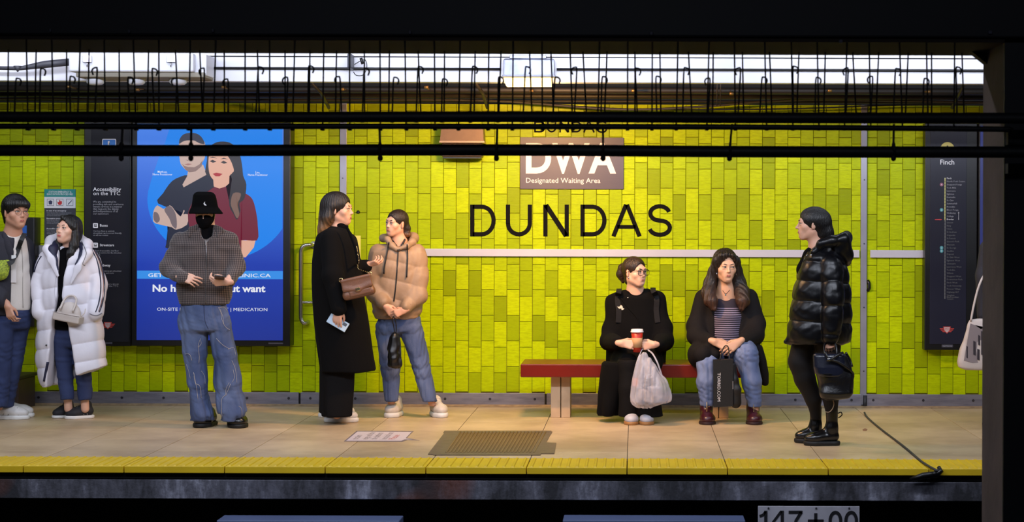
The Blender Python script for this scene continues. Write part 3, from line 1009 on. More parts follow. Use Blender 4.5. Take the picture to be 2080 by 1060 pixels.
for pth in name_paths(415.5, 480, ((955, 52), (1027.5, 53), (1103.5, 52), (1179, 53), (1241.5, 62), (1315, 50)), 8.6):
    outline(pth, YW - .0108, LB, t, .0035)
t = tag(empty('station_name', P(1160, 270, YW)), 'smaller black DUNDAS lettering half hidden by the pipes above the sign', 'lettering')
for pth in name_paths(246, 269, ((1085, 23), (1111, 19), (1136, 20), (1161, 20.5), (1184, 24.5), (1212, 21)), 3.4):
    outline(pth, YW - .0108, LB, t, .003)

# route map panel and the next screen
t = tag(empty('route_map_panel', P(1930, 708, YP)), 'tall dark route map panel headed Finch right of the second steel strip', 'map')
pbox('frame', 1878.5, 1985, 250, 711, YP + .012, YW, BEZ, t, .006)
pbox('panel_face', 1889, 1963, 254, 699, YP + .006, YP + .014, mat('map_navy', (36, 37, 52), 0.25, vary=(1.2, .4, (28, 28, 40))), t)
yt = YP + .0052
ci = flat('line_disc', arc(1924.5, 303, 14.5, 14.5, 0, 348, 24), yt, mat('line_yellow', (206, 200, 120), 0.5), t, 0)
ptext('1', 1924.5, 310, 15, yt - .001, TXB, ci, align='CENTER', bold=.03)
ptext('Finch', 1924, 334, 10.4, yt, TXT, t, align='CENTER', bold=.02, wpx=28.5)
LN, LN2 = mat('map_line', (190, 190, 120), 0.5), mat('map_line_grey', (96, 98, 100), 0.5)
pbox('route_line', 1918.4, 1920.6, 361, 447, yt - .0006, yt + .001, LN, t, 0)
pbox('route_line', 1918.4, 1920.6, 447, 607, yt - .0006, yt + .001, LN2, t, 0)
STN = ["Finch", "North York Centre", "Sheppard-Yonge", "York Mills", "Lawrence", "Eglinton", "Davisville", "St Clair", "Summerhill", "Rosedale", "Bloor-Yonge", "Wellesley", "College", "Dundas", "Queen", "King", "Union", "St Andrew", "Osgoode", "St Patrick", "Queen's Park", "Museum", "St George", "Spadina", "Dupont", "St Clair West", "Eglinton West", "Glencairn", "Lawrence West", "Yorkdale", "Wilson", "Sheppard West", "Downsview Park", "Finch West", "York University", "Pioneer Village", "Highway 407", "Vaughan\nMetropolitan\nCentre"]
for k, s in enumerate(STN):
    v = 362 + 6.42 * k
    flat('station_dot', [(1918.9, v - .7), (1920.1, v - .7), (1920.1, v + .7), (1918.9, v + .7)], yt - .0014, TXB if k else TXT, t, 0)
    ptext(s, 1923, v + 1.5, 3.4, yt, TXT if k in (0, 13) else TXD if k < 13 else LN2, t, bold=.015, ls=.8)
for k, n, cmat in ((2, '4', mat('line_mauve', (150, 92, 118), .5)), (10, '2', mat('line_teal', (72, 150, 160), .5)), (22, '2', mat('line_teal', (72, 150, 160), .5)), (23, '2', mat('line_teal', (72, 150, 160), .5))):
    v = 362 + 6.42 * k
    dsc = flat('interchange_disc', arc(1912.5, v, 3.6, 3.6, 0, 340, 14), yt, cmat, t, 0)
    ptext(n, 1912.5, v + 1.7, 3.6, yt - .001, TXT, dsc, align='CENTER', bold=.02)
flat('here_pointer', [(1899, 445.2), (1911, 444.8), (1914, 446), (1911, 447.2), (1899, 446.8)], yt, mat('pointer_red', (206, 60, 64), .5), t, 0)
flat('travel_arrow', [(1946.6, 447), (1946.6, 433), (1945.4, 433), (1947.2, 429.5), (1949, 433), (1947.8, 433), (1947.8, 447)], yt, TXD, t, 0)
emblem(1923.5, 669, yt, t)
pl = pbox('nameplate', 1913, 1936, 700, 705.5, YP + .006, YP + .013, mat('nameplate_grey', (70, 70, 82), 0.4), t)
ptext('PATTISON', 1924.5, 704.4, 3, YP + .0055, TXD, pl, align='CENTER', wpx=17)
t = tag(empty('blue_screen', P(2040, 700, YA)), 'dark blue backlit panel mostly hidden behind the steel column', 'screen')
pbox('frame', 1988, 2300, 250, 711, YA + .01, YW, BEZ, t, .006)
pbox('screen_face', 1991, 2290, 256, 700, YA + .004, YA + .012, emat('screen_navy', (44, 54, 132), .55), t)

# ================================================================== bench
t = tag(empty('bench', P(1240, 848, 14.1)), 'red topped platform bench on cream posts under the seated women', 'bench')
ybf, ybb = 13.76, 14.28
zt, zb_ = pz(740, ybf), pz(767, ybf)
REDB = mat('bench_red', (112, 24, 12), 0.32, bump=(60, .05), vary=(6, .4, (92, 20, 10)))
box('bench_slab', (px(1058, ybf), ybf, zb_), (px(1512, ybf), ybb, zt), REDB, t, .008)
CREAM = mat('bench_cream', (196, 170, 138), 0.5, vary=(7, .6, (168, 142, 112)))
for (ua, ub) in ((1120, 1139.4), (1141, 1159.5), (1443, 1460.5), (1462, 1481)):
    box('bench_post', (px(ua, 13.9), 13.9, 0), (px(ub, 13.9), 14.15, zb_ + .002), CREAM, t, .004)

# ================================================================== on the floor
YF = lambda v, u=1290: HC * F / (v - V0 - ROLL * (u - U0))


def fl(u, v, z=0.0):
    y = (HC - z) * F / (v - V0 - ROLL * (u - U0))
    return Vector(((u - U0 + ROLL * (v - V0)) / F * y, y, z))


def fpoly(name, pix, z, m, parent=None, thick=.0015, **kw):
    bm = bmesh.new()
    A = [bm.verts.new(fl(u, v, z)) for u, v in pix]
    B = [bm.verts.new(fl(u, v, z) - Vector((0, 0, thick))) for u, v in pix]
    bm.faces.new(A)
    n = len(A)
    for k in range(n):
        bm.faces.new((A[k], B[k], B[(k + 1) % n], A[(k + 1) % n]))
    bmesh.ops.recalc_face_normals(bm, faces=bm.faces)
    me = bpy.data.meshes.new(name)
    bm.to_mesh(me)
    bm.free()
    return link(name, me, m, parent, **kw)


t = tag(empty('floor_sticker', fl(770, 886)), 'white speech bubble floor sticker with red and grey print left of the mat', 'sticker')
GRY = mat('sticker_grey', (122, 108, 112), 0.5)
fpoly('sticker_edge', [(698.5, 896), (724, 875), (840, 875.5), (826, 889), (852, 894), (828, 893), (817, 896.5)], .0018, GRY, t)
fpoly('sticker_face', [(703, 895), (726, 876.3), (836, 877), (823.5, 890), (838, 892.3), (822, 892), (815, 895)], .0022, mat('sticker_white', (206, 192, 194), 0.5), t, .0003)
SRD = mat('sticker_red', (182, 92, 86), .5)
a, b = fl(703, 895, 0), fl(815, 895, 0)
c, d = fl(726, 876.3, 0), fl(836, 877, 0)


def stick(body, s, mm, h=.05):
    """A line of print that reads along the bubble's depth, letters facing the far end."""
    p0 = a.lerp(b, s).lerp(c.lerp(d, s), .12)
    p1 = a.lerp(b, s).lerp(c.lerp(d, s), .88)
    ex = (p1 - p0).normalized()
    ey = Vector((0, 0, 1)).cross(ex)
    Mx = Matrix((ex, ey, Vector((0, 0, 1)))).transposed().to_4x4()
    Mx.translation = Vector((p0.x, p0.y, .0023))
    text(body, 0, 0, h, 0, mm, t, bold=.03, M=Mx, width=(p1 - p0).length * min(1, .34 + .05 * len(body)), depth=.00005)


stick('Please', .86, SRD)
stick('keep back from', .70, GRY)
stick('the platform', .52, GRY)
stick('edge until the', .36, GRY)
stick('train', .18, GRY)

t = tag(empty('floor_mat', fl(1000, 900)), 'brown ribbed rubber mat taped to the floor before the bench', 'mat')
MATB = mat('mat_brown', (110, 90, 52), 0.75)
TAPE = mat('tape_grey', (108, 90, 80), 0.45, bump=(40, .3), vary=(12, .6, (88, 72, 64)))
fpoly('mat_base', [(902, 920), (932, 877), (1112, 877), (1088, 920)], .003, MATB, t, .003)
m = MB()
for k in range(25):
    f0 = (k + .5) / 25
    p0, p1 = fl(902 + f0 * 186, 919.5, .0035), fl(932 + f0 * 180, 877.5, .0035)
    m.tube([p0, p1], .0065, 6)
m.build('rib', mat('mat_rib', (128, 106, 60), 0.7), t)['kind'] = 'stuff'
for pix, z in (([(869, 922), (905, 875.5), (935, 875.5), (905, 922)], .0045), ([(1078, 921), (1098, 876), (1122, 876), (1116, 886), (1096, 922)], .0045), ([(880, 923.5), (880, 919), (1100, 919), (1098, 923.5)], .0050), ([(900, 878.5), (903, 874.5), (1120, 874.5), (1118, 878)], .0052), ([(1097, 921), (1103, 898), (1130, 899), (1126, 921)], .0040)):
    fpoly('tape', pix, z, TAPE, t, .002)
fpoly('floor_stain', [(1752, 872), (1757, 869.5), (1762, 871.5), (1760, 875), (1753, 875)], .0012, mat('stain', (140, 96, 76), .6), None, .001, label='small brown blot of dirt on the floor right of the black boots', category='stain')
ck = [fl(1756, 838, .006), fl(1762, 848, .006), fl(1790, 872, .006), fl(1835, 906, .006), fl(1873, 938, .006), fl(1902, 955, .012)]
ck += [Vector((ck[-1].x + .02, YE - .01, -.01)), Vector((ck[-1].x - .02, YE - .015, -.06))]
tcb = tag(empty('floor_cable', fl(1835, 906)), 'dark cable crossing the floor from the second steel strip to the platform edge', 'cable')
MB().tube(crv(ck, 5, False), .0075, 8).build('cord', mat('cord_grey', (52, 50, 58), .6), tcb)
m = MB()
e0 = ck[-2]
m.tube([e0 + Vector((-.16, .0, -.055)), e0 + Vector((-.08, -.012, -.03)), e0 + Vector((0, -.014, -.022)), e0 + Vector((.03, -.01, .0)), e0 + Vector((.02, .01, .022))], [.012, .02, .022, .018, .012], 8)
m.build('sealant_lump', BEZ, tcb)
c0 = P(1757, 800, YW - .035)
MB().tube([P(1757, 803, YW - .036), P(1757, 838, YW - .036)], .016, 8).build('conduit_end', mat('cord_dark', (30, 30, 36), .5), tcb)

# ================================================================== between the tracks: boards under the platform edge, marker plate
BLUEG = mat('board_blue_grey', (92, 104, 140), .5, vary=(3, .4, (78, 88, 122)))
yb = YE - .12
for u0, u1, v0, lb in ((442, 813, 1048.5, 'blue grey cover board below the platform edge, left of the mat'), (1145, 1516, 1045.5, 'blue grey cover board below the platform edge, left of the number plate')):
    t = tag(empty('cover_board', (px((u0 + u1) / 2, yb), yb + .1, -1.3)), lb, 'board')
    zt = pz(v0, yb + .2)
    box('board', (px(u0, yb), yb, zt - .16), (px(u1, yb), yb + .2, zt), BLUEG, t, .006)
    for f0 in (.15, .85):
        x = px(u0 + (u1 - u0) * f0, yb)
        box('bracket', (x - .03, yb + .06, -1.3), (x + .03, yb + .14, zt - .155), DARKC, t)
t = tag(empty('chainage_plate', P(1642, 1100, YE)), 'white plate with black figures 147+00 below the platform edge', 'sign')
ys_ = YE - .02
pbox('plate', 1539.5, 1746, 1028, 1110, ys_, ys_ + .012, mat('plate_white', (178, 176, 186), .5, vary=(5, .6, (130, 128, 140), (1, 1, .4))), t, .003)
PB = mat('plate_black', (26, 25, 30), .5)
T_, B_, S_ = 1037, 1079, 6.4
M_ = (T_ + B_) / 2
zero = lambda u: [(arc(u + 14, M_, 14 - S_ / 2, (B_ - T_ - S_) / 2, 0, 347, 27), S_, True)]
for pth in ([([(1555.5, T_), (1555.5, B_)], S_, False), ([(1543, T_ + 11), (1550, T_ + 8.5), (1555, T_ + 2)], S_ * .8, False)],
            [([(1589, T_), (1589, B_)], S_, False), ([(1566, T_ + 30), (1598, T_ + 30)], S_ * .85, False), ([(1567, T_ + 28), (1587, T_ + 1)], S_ * .8, False)],
            [([(1602, T_ + S_ * .45), (1630, T_ + S_ * .45)], S_ * .9, False), ([(1627.5, T_ + 3), (1617, T_ + 20), (1612, B_)], S_, False)],
            [([(1641, M_), (1673, M_)], S_, False), ([(1657, M_ - 16), (1657, M_ + 16)], S_, False)], zero(1683), zero(1715)):
    outline(pth, ys_ - .003, PB, t, .003).name = 'digit'
m = MB()
for u in (1561, 1658, 1725):
    m.tube([P(u, 1032, ys_ - .004), P(u, 1032, ys_ + .004)], .006, 8)
m.build('bolt', SCREW, t)['kind'] = 'stuff'
box('plate_post', (px(1635, ys_), ys_ + .013, -1.3), (px(1650, ys_), ys_ + .05, pz(1030, ys_)), DARKC, t)

# ================================================================== nearer steelwork between the tracks
STB = mat('dark_steel', (20, 19, 22), .75, bump=(25, .3), vary=(5, .5, (13, 13, 16)))  # near-black steel of haunch and clamps
STBL = mat('dark_steel_blue', (16, 17, 26), .6, vary=(3, .4, (10, 11, 18)))  # near-black bluish steel of beam and column front
YN = 6.12
zb0 = pz(74, YN)
beam = box('beam', (-4.2, YN, zb0), (3.2, YN + .5, zb0 + 1.2), STBL, bev=.006, kind='structure')
box('beam_flange', (-4.2, YN + .02, zb0 - .015), (3.2, YN + .49, zb0 - .001), mat('flange_brown', (40, 26, 18), .8, vary=(5, .5, (24, 17, 14))), beam)  # underside browner than the beam face
m = MB()
for u, v in ((100, 62), (260, 64), (430, 62), (830, 66), (1320, 68), (1705, 84), (2008, 66)):
    m.box(P(u, v + 3, YN - .012), P(u + 6, v - 3, YN + .002), .002)
m.build('rivet', mat('chipped_paint', (70, 70, 86), .6), beam)['kind'] = 'stuff'
x0 = px(2040, YN + .02)
colm = tag(empty('column', (x0 + .1, YN + .2, -1.3)), kind='structure')
box('column_side', (x0, YN + .03, -1.3), (x0 + .012, YN + .4, zb0), mat('column_brown_lit', (124, 104, 97), .8, bump=(20, .3), vary=(4, .6, (96, 80, 76))), colm)  # paler colour stands in for light falling on this side
box('column_front', (x0 - .001, YN + .02, -1.3), (x0 + .5, YN + .035, zb0), STBL, colm)
box('column_core', (x0 + .012, YN + .04, -1.3), (x0 + .5, YN + .4, zb0), STBL, colm)
m = MB()
pts = [(x0 - .075, zb0), (x0 + .02, zb0 - .0), (x0 + .02, zb0 - .075)]
m.prism(pts, YN + .33, YN + .39)
m.build('haunch', STB, colm)
for v0, v1 in ((262, 292), (330, 350)):
    box('column_clamp', (px(2046, YN - .02), YN - .03, pz(v1, YN)), (px(2170, YN), YN + .03, pz(v0, YN)), STB, colm)

YC = 5.95
HANG = mat('hanger_wire', (26, 22, 26), .7)
PIPEB = mat('pipe_near_black', (15, 15, 19), .55, bump=(30, .15))
p_ = lambda u, v, y=YC: P(u, v, y)
for nm, r, path, lb in (('pipe', .0185, [(-150, 237), (500, 238), (1040, 237), (1500, 239), (2000, 240), (2150, 241)], 'thick black pipe slung under the dark beam, upper of the pair'),
                        ('pipe', .0095, [(-150, 256), (300, 257), (700, 256.5), (1040, 257), (1500, 258), (2000, 262), (2046, 264)], 'thin black pipe touching the underside of the thick slung pipe'),
                        ('power_cable', .0195, [(-150, 305), (300, 306), (800, 304.5), (1100, 305), (1500, 308), (1980, 309), (2150, 308)], 'heavy black cable sagging below the pipes across the whole view')):
    MB().tube(crv([p_(u, v) for u, v in path], 6, False), r, 14).build(nm, PIPEB, label=lb, category='pipe' if nm == 'pipe' else 'cable')
# drop hangers carrying the heavy cable
for k, u in enumerate((247, 388, 772, 1009, 1225, 1483, 1815)):
    t = tag(empty('drop_hanger', p_(u, 258)), 'short bent drop hanger tying the heavy black cable to the thin pipe', 'hanger', 'drop hangers on the heavy cable')
    s = RND.uniform(-5, 5)
    MB().tube([p_(u - s, 252, YC - .004), p_(u - s * .4, 275, YC - .012), p_(u, 300, YC - .02), p_(u + s * .3, 318, YC - .01)], .0042, 6).build('rod', HANG, t)
    c = p_(u, 304, YC)
    MB().tube([c + Vector((0.013 * math.cos(a) * 0, .023 * math.cos(a), .023 * math.sin(a))) for a in np.linspace(0, 2 * math.pi, 14, endpoint=False)], .0042, 6, closed=True).build('clamp', HANG, t)
    MB().lathe([(.003, -.012), (.008, -.008), (.009, 0), (.006, .008)], p_(u + s * .3, 320, YC - .01), 8).build('nut', HANG, t)


def wire(name, u, v0, v1, y, hook, lean, label, group, r=.0031, yt=None):
    """A wire hung from the beam's underside to the pipes; hook: a curl bent at its end."""
    yt = y if yt is None else yt
    top = p_(u, v0, yt)
    if not hook:
        top.z = zb0 + .002
    pts = [top, p_(u + lean * .5, (v0 + v1) / 2, (y + yt) / 2 + RND.uniform(-.004, .004)), p_(u + lean, v1, y)]
    if hook:
        c = p_(u, v0, y)
        s = hook
        pts = [c + Vector((s * .013, 0, -.014)), c + Vector((s * .0175, 0, -.002)), c + Vector((s * .014, 0, .007)), c + Vector((s * .006, 0, .010)), c + Vector((0, 0, .003))] + pts[1:]
        pts = crv(pts, 3, False)
    t = tag(empty(name, p_(u, v0, y)), label, 'hanger wire', group)
    MB().tube(pts, r, 6).build('rod', HANG, t)
    c = p_(u + lean, v1 - 1, y)
    MB().box(c - Vector((.006, .012, .007)), c + Vector((.006, .012, .004)), .002).build('pipe_clip', HANG, t)


for k in range(38):
    u = -8 + k * 55.6 + RND.uniform(-6, 6)
    if u > 1992:
        continue
    wire('hanger_wire', u, 84, 262, YC + .022, 0, RND.uniform(-7, 7), 'long straight wire hanging from the dark beam down to the slung pipes', 'straight hanger wires', yt=YN + .04)
for k in range(38):
    u = 20 + k * 55.2 + RND.uniform(-7, 7)
    if u > 1992:
        continue
    wire('hanger_wire', u, 98, 240, YC + .024, 0, RND.uniform(-8, 8), 'thin straight wire from the back edge of the beam down behind the thick pipe', 'rear hanger wires', yt=YN + .42)
for k in range(37):
    u = 36 + k * 54.2 + RND.uniform(-10, 10)
    if u > 1985:
        continue
    hi = k > 20
    wire('hook_wire', u, (143 if k % 2 else 164) + RND.uniform(-3, 3), 246, YC + .012, (1 if RND.random() > .35 else -1), RND.uniform(-6, 6), 'short wire with a curled open hook standing up from the thick pipe', 'hooked hanger wires', .0030)
# ================================================================== implicit-surface modelling for figures, clothes and bags
def V3(*a):
    return np.array(a, dtype=np.float64)


def npv(p):
    return np.array((p[0], p[1], p[2]), dtype=np.float64)


def smin(a, b, k):
    if k <= 0:
        return np.minimum(a, b)
    h = np.maximum(k - np.abs(a - b), 0) / k
    return np.minimum(a, b) - h * h * k * 0.25


class Field:
    """A distance field on a box grid (axes may be unevenly spaced); solids are blended in, then skinned."""

    def __init__(self, lo, hi, h, az=None):
        self.ax = [np.arange(lo[i], hi[i] + h, h) for i in range(3)]
        if az is not None:
            self.ax[2] = az
        self.h = h
        self.D = np.full([len(a) for a in self.ax], 0.2, dtype=np.float32)

    def sl(self, lo, hi):
        s = []
        for i in range(3):
            a = int(np.searchsorted(self.ax[i], lo[i]))
            b = int(np.searchsorted(self.ax[i], hi[i]))
            s.append(slice(max(0, a - 1), min(len(self.ax[i]), b + 1)))
        return tuple(s)

    def put(self, lo, hi, f, k=0.01, op='u', pad=None):
        m = max(k, 3 * self.h) if pad is None else pad
        s = self.sl(np.array(lo) - m, np.array(hi) + m)
        X = self.ax[0][s[0]][:, None, None]
        Y = self.ax[1][s[1]][None, :, None]
        Z = self.ax[2][s[2]][None, None, :]
        if min(len(self.ax[i][s[i]]) for i in range(3)) == 0:
            return self
        d = f(X, Y, Z)
        old = self.D[s]
        if op == 'u':
            self.D[s] = smin(old, d, k)
        elif op == 's':
            self.D[s] = -smin(-old, d, k)
        elif op == 'i':
            self.D[s] = -smin(-old, -d, k)
        return self

    # ---- solids
    def cap(self, a, b, ra, rb=None, k=0.01, op='u', mod=None, flat=None):
        """Tapered capsule. mod(t, ang0) modulates the radius along it; flat=(axis, factor) squashes it along an axis."""
        a, b = npv(a), npv(b)
        rb = ra if rb is None else rb
        ab = b - a
        L2 = max(1e-12, float(ab @ ab))
        R = max(ra, rb) * (1.25 if mod else 1.05)
        if flat is not None:
            n = npv(flat[0])
            n = n / np.linalg.norm(n)
            q = 1.0 / flat[1]

        def f(X, Y, Z):
            dx, dy, dz = X - a[0], Y - a[1], Z - a[2]
            t = np.clip((dx * ab[0] + dy * ab[1] + dz * ab[2]) / L2, 0, 1)
            r = ra + (rb - ra) * t
            if mod is not None:
                r = r * mod(t)
            ex, ey, ez = dx - t * ab[0], dy - t * ab[1], dz - t * ab[2]
            d2 = ex * ex + ey * ey + ez * ez
            if flat is not None:
                w_ = ex * n[0] + ey * n[1] + ez * n[2]
                d2 = d2 + w_ * w_ * (q * q - 1)
                return (np.sqrt(d2) - r) * (1 / q if q > 1 else 1.0) ** 0.5
            return np.sqrt(d2) - r
        return self.put(np.minimum(a, b) - R, np.maximum(a, b) + R, f, k, op)

    def chain(self, pts, rs, k=0.015, op='u', mod=None, flat=None):
        for i in range(len(pts) - 1):
            self.cap(pts[i], pts[i + 1], rs[i], rs[i + 1], k, op, mod, flat)
        return self

    def ell(self, c, r, R=None, k=0.01, op='u'):
        c, r = npv(c), npv(r)
        M = np.eye(3) if R is None else np.array(R)[:3, :3]
        e = np.sqrt(((M * r[None, :]) ** 2).sum(1))

        def f(X, Y, Z):
            dx, dy, dz = X - c[0], Y - c[1], Z - c[2]
            q = [(dx * M[0, i] + dy * M[1, i] + dz * M[2, i]) / r[i] for i in range(3)]
            k0 = np.sqrt(q[0] ** 2 + q[1] ** 2 + q[2] ** 2)
            k1 = np.sqrt((q[0] / r[0]) ** 2 + (q[1] / r[1]) ** 2 + (q[2] / r[2]) ** 2) + 1e-9
            return k0 * (k0 - 1) / k1
        return self.put(c - e, c + e, f, k, op)

    def rbox(self, c, half, rad, R=None, k=0.01, op='u'):
        c, half = npv(c), npv(half)
        M = np.eye(3) if R is None else np.array(R)[:3, :3]
        e = (np.abs(M) * half[None, :]).sum(1)

        def f(X, Y, Z):
            dx, dy, dz = X - c[0], Y - c[1], Z - c[2]
            q = [np.abs(dx * M[0, i] + dy * M[1, i] + dz * M[2, i]) - half[i] + rad for i in range(3)]
            o = np.sqrt(np.maximum(q[0], 0) ** 2 + np.maximum(q[1], 0) ** 2 + np.maximum(q[2], 0) ** 2)
            return o + np.minimum(np.maximum(np.maximum(q[0], q[1]), q[2]), 0) - rad
        return self.put(c - e, c + e, f, k, op)

    def loft(self, rows, yaw=0.0, k=0.02, op='u', zr=0.02, quilt=None, expo=2.0, wave=None):
        """Vertical loft through elliptical sections: rows (z, cx, cy, rx, ry), any order. quilt=(amp, [seam heights], tilt)."""
        rows = sorted(rows)
        zs = np.array([r[0] for r in rows])
        A = np.array([r[1:] for r in rows], dtype=np.float64)
        zz = np.linspace(zs[0], zs[-1], 160)
        # smooth (monotone-ish) resampling
        I = np.stack([np.interp(zz, zs, A[:, i]) for i in range(4)], 1)
        w_ = max(1, int(160 * 0.035))
        ker = np.hanning(2 * w_ + 3)[1:-1]
        ker /= ker.sum()
        I = np.stack([np.convolve(np.pad(I[:, i], (len(ker) // 2,) * 2, mode='edge'), ker, 'valid') for i in range(4)], 1)
        c_, s_ = math.cos(yaw), math.sin(yaw)
        rm = A[:, 2:].max() * 1.15
        lo = (A[:, 0].min() - rm, A[:, 1].min() - rm, zs[0] - zr)
        hi = (A[:, 0].max() + rm, A[:, 1].max() + rm, zs[-1] + zr)

        def f(X, Y, Z):
            cx, cy, rx, ry = (np.interp(Z, zz, I[:, i]) for i in range(4))
            dx, dy = X - cx, Y - cy
            u, v = dx * c_ + dy * s_, -dx * s_ + dy * c_
            if expo == 2.0:
                q = np.sqrt((u / rx) ** 2 + (v / ry) ** 2)
            else:
                q = ((np.abs(u) / rx) ** expo + (np.abs(v) / ry) ** expo) ** (1 / expo)
            d = (q - 1) * np.minimum(rx, ry)
            # undo the flattening along the long axis
            g = np.sqrt((u / rx ** 2) ** 2 + (v / ry ** 2) ** 2) / np.maximum(q, 1e-6)
            d = np.where(q > 0.35, (q - 1) / np.maximum(g, 1e-6), d)
            if quilt is not None:
                zq = Z + quilt[2] * u if len(quilt) > 2 else Z + 0 * u
                seams = np.array(sorted(quilt[1]))
                i = np.clip(np.searchsorted(seams, zq) - 1, 0, len(seams) - 2)
                t = np.clip((zq - seams[i]) / (seams[i + 1] - seams[i]), 0, 1)
                d = d - quilt[0] * (np.sqrt(np.maximum(np.sin(math.pi * t), 0)) - 0.6)
            if wave is not None:
                ang = np.arctan2(v / ry, u / rx)
                zt = np.clip((wave[2] - Z) / max(1e-6, wave[2] - zs[0]), 0, 1)
                d = d + wave[0] * zt * np.sin(wave[1] * ang + wave[3] + 1.5 * np.sin(2.3 * ang))
            e = np.maximum(zs[0] - Z, Z - zs[-1]) + zr
            o = np.sqrt(np.maximum(d + zr, 0) ** 2 + np.maximum(e, 0) ** 2) + np.minimum(np.maximum(d + zr, e), 0) - zr
            return o
        return self.put(lo, hi, f, k, op)

    def fold(self, amp, freq, seed=0, stretch=(1, 1, 1), zlim=None, sharp=False):
        """Soft cloth creases: a warped sum of waves added near the surface."""
        r = np.random.RandomState(seed)
        X = self.ax[0][:, None, None] * stretch[0]
        Y = self.ax[1][None, :, None] * stretch[1]
        Z = self.ax[2][None, None, :] * stretch[2]
        n = 0
        wx = 0.35 * np.sin(freq * 0.7 * Z + r.rand() * 6) / freq * 3
        wz = 0.35 * np.sin(freq * 0.6 * X + r.rand() * 6) / freq * 3
        for i in range(4):
            a = r.randn(3)
            a /= np.linalg.norm(a)
            s = np.sin(freq * (1 + .5 * i) * (a[0] * (X + wz) + a[1] * Y + a[2] * (Z + wx)) + r.rand() * 6.3)
            if sharp:
                s = 1 - 2 * np.abs(s)
            n = n + s / (1 + .6 * i)
        if zlim is not None:
            zz = self.ax[2]
            m = np.interp(zz, zlim[0], zlim[1])[None, None, :]
            n = n * m
        self.D += (amp * 0.5 * n).astype(np.float32)
        return self

    def cut(self, z):
        """Trim everything below height z (a hem)."""
        self.D = np.maximum(self.D, (z - self.ax[2])[None, None, :]).astype(np.float32)
        return self

    # ---- skinning (surface nets)
    def mesh(self, name):
        D = self.D
        D[0], D[-1] = np.maximum(D[0], 0.01), np.maximum(D[-1], 0.01)
        D[:, 0], D[:, -1] = np.maximum(D[:, 0], 0.01), np.maximum(D[:, -1], 0.01)
        D[:, :, 0], D[:, :, -1] = np.maximum(D[:, :, 0], 0.01), np.maximum(D[:, :, -1], 0.01)
        ins = D < 0
        nx, ny, nz = D.shape
        cnt = np.zeros((nx - 1, ny - 1, nz - 1), dtype=np.int8)
        for i in (0, 1):
            for j in (0, 1):
                for k in (0, 1):
                    cnt += ins[i:nx - 1 + i, j:ny - 1 + j, k:nz - 1 + k]
        I, J, K = np.nonzero((cnt > 0) & (cnt < 8))
        idx = np.full(cnt.shape, -1, dtype=np.int32)
        idx[I, J, K] = np.arange(len(I))
        corner = {}
        for i in (0, 1):
            for j in (0, 1):
                for k in (0, 1):
                    corner[i, j, k] = D[I + i, J + j, K + k].astype(np.float64)
        S = np.zeros((len(I), 3))
        N = np.zeros(len(I))
        for ax in range(3):
            o = [a for a in range(3) if a != ax]
            for p in (0, 1):
                for q in (0, 1):
                    c0 = [0, 0, 0]
                    c0[o[0]], c0[o[1]] = p, q
                    c1 = list(c0)
                    c1[ax] = 1
                    a, b = corner[tuple(c0)], corner[tuple(c1)]
                    m = (a < 0) != (b < 0)
                    t = np.where(m, a / np.where(m, a - b, 1), 0)
                    pt = np.zeros((len(I), 3))
                    pt[:, o[0]], pt[:, o[1]], pt[:, ax] = p, q, t
                    S += pt * m[:, None]
                    N += m
        S /= N[:, None]
        V = np.empty((len(I), 3))
        for a, ii in enumerate((I, J, K)):
            x = self.ax[a]
            V[:, a] = x[ii] + S[:, a] * (x[ii + 1] - x[ii])
        Q = []
        for ax in range(3):
            sl0 = [slice(None)] * 3
            sl1 = [slice(None)] * 3
            sl0[ax], sl1[ax] = slice(0, -1), slice(1, None)
            a, b = ins[tuple(sl0)], ins[tuple(sl1)]
            e = np.stack(np.nonzero(a != b), 1)
            o = [q for q in range(3) if q != ax]
            ok = (e[:, o[0]] > 0) & (e[:, o[1]] > 0) & (e[:, o[0]] < D.shape[o[0]] - 1) & (e[:, o[1]] < D.shape[o[1]] - 1)
            e = e[ok]
            fl_ = a[tuple(e.T)]
            def g(p, q):
                f = e.copy()
                f[:, o[0]] -= p
                f[:, o[1]] -= q
                return idx[tuple(f.T)]
            quad = np.stack([g(1, 1), g(0, 1), g(0, 0), g(1, 0)], 1)
            if ax == 1:
                quad = quad[:, ::-1]
            quad[~fl_] = quad[~fl_][:, ::-1]
            Q.append(quad)
        Q = np.concatenate(Q)
        Q = Q[(Q >= 0).all(1)]
        return V, Q

    def build(self, name, m=None, parent=None, M=None, keep=True, **kw):
        V, Q = self.mesh(name)
        if keep and len(V):                       # drop crumbs: keep only the largest connected piece
            lab = np.arange(len(V))
            for _ in range(400):
                mn = lab[Q].min(1)
                new = lab.copy()
                for c in range(4):
                    np.minimum.at(new, Q[:, c], mn)
                new = new[new]
                if (new == lab).all():
                    break
                lab = new
            ids, cts = np.unique(lab[Q[:, 0]], return_counts=True)
            big = ids[cts.argmax()]
            if len(ids) > 1:
                Q = Q[lab[Q[:, 0]] == big]
                used = np.zeros(len(V), bool)
                used[Q] = True
                re = np.cumsum(used) - 1
                V, Q = V[used], re[Q]
        if M is not None:
            R = np.array(M)
            V = V @ R[:3, :3].T + R[:3, 3]
        return link(name, npmesh(name, V, Q), m, parent, **kw)


def rot(yaw=0, pitch=0, roll=0):
    """Head turn. yaw: 0 faces the lens, + turns towards the picture's right; pitch + looks up; roll + leans to the picture's right."""
    return (Matrix.Rotation(math.radians(yaw), 3, 'Z') @ Matrix.Rotation(math.radians(-pitch), 3, 'X') @ Matrix.Rotation(math.radians(roll), 3, 'Y'))


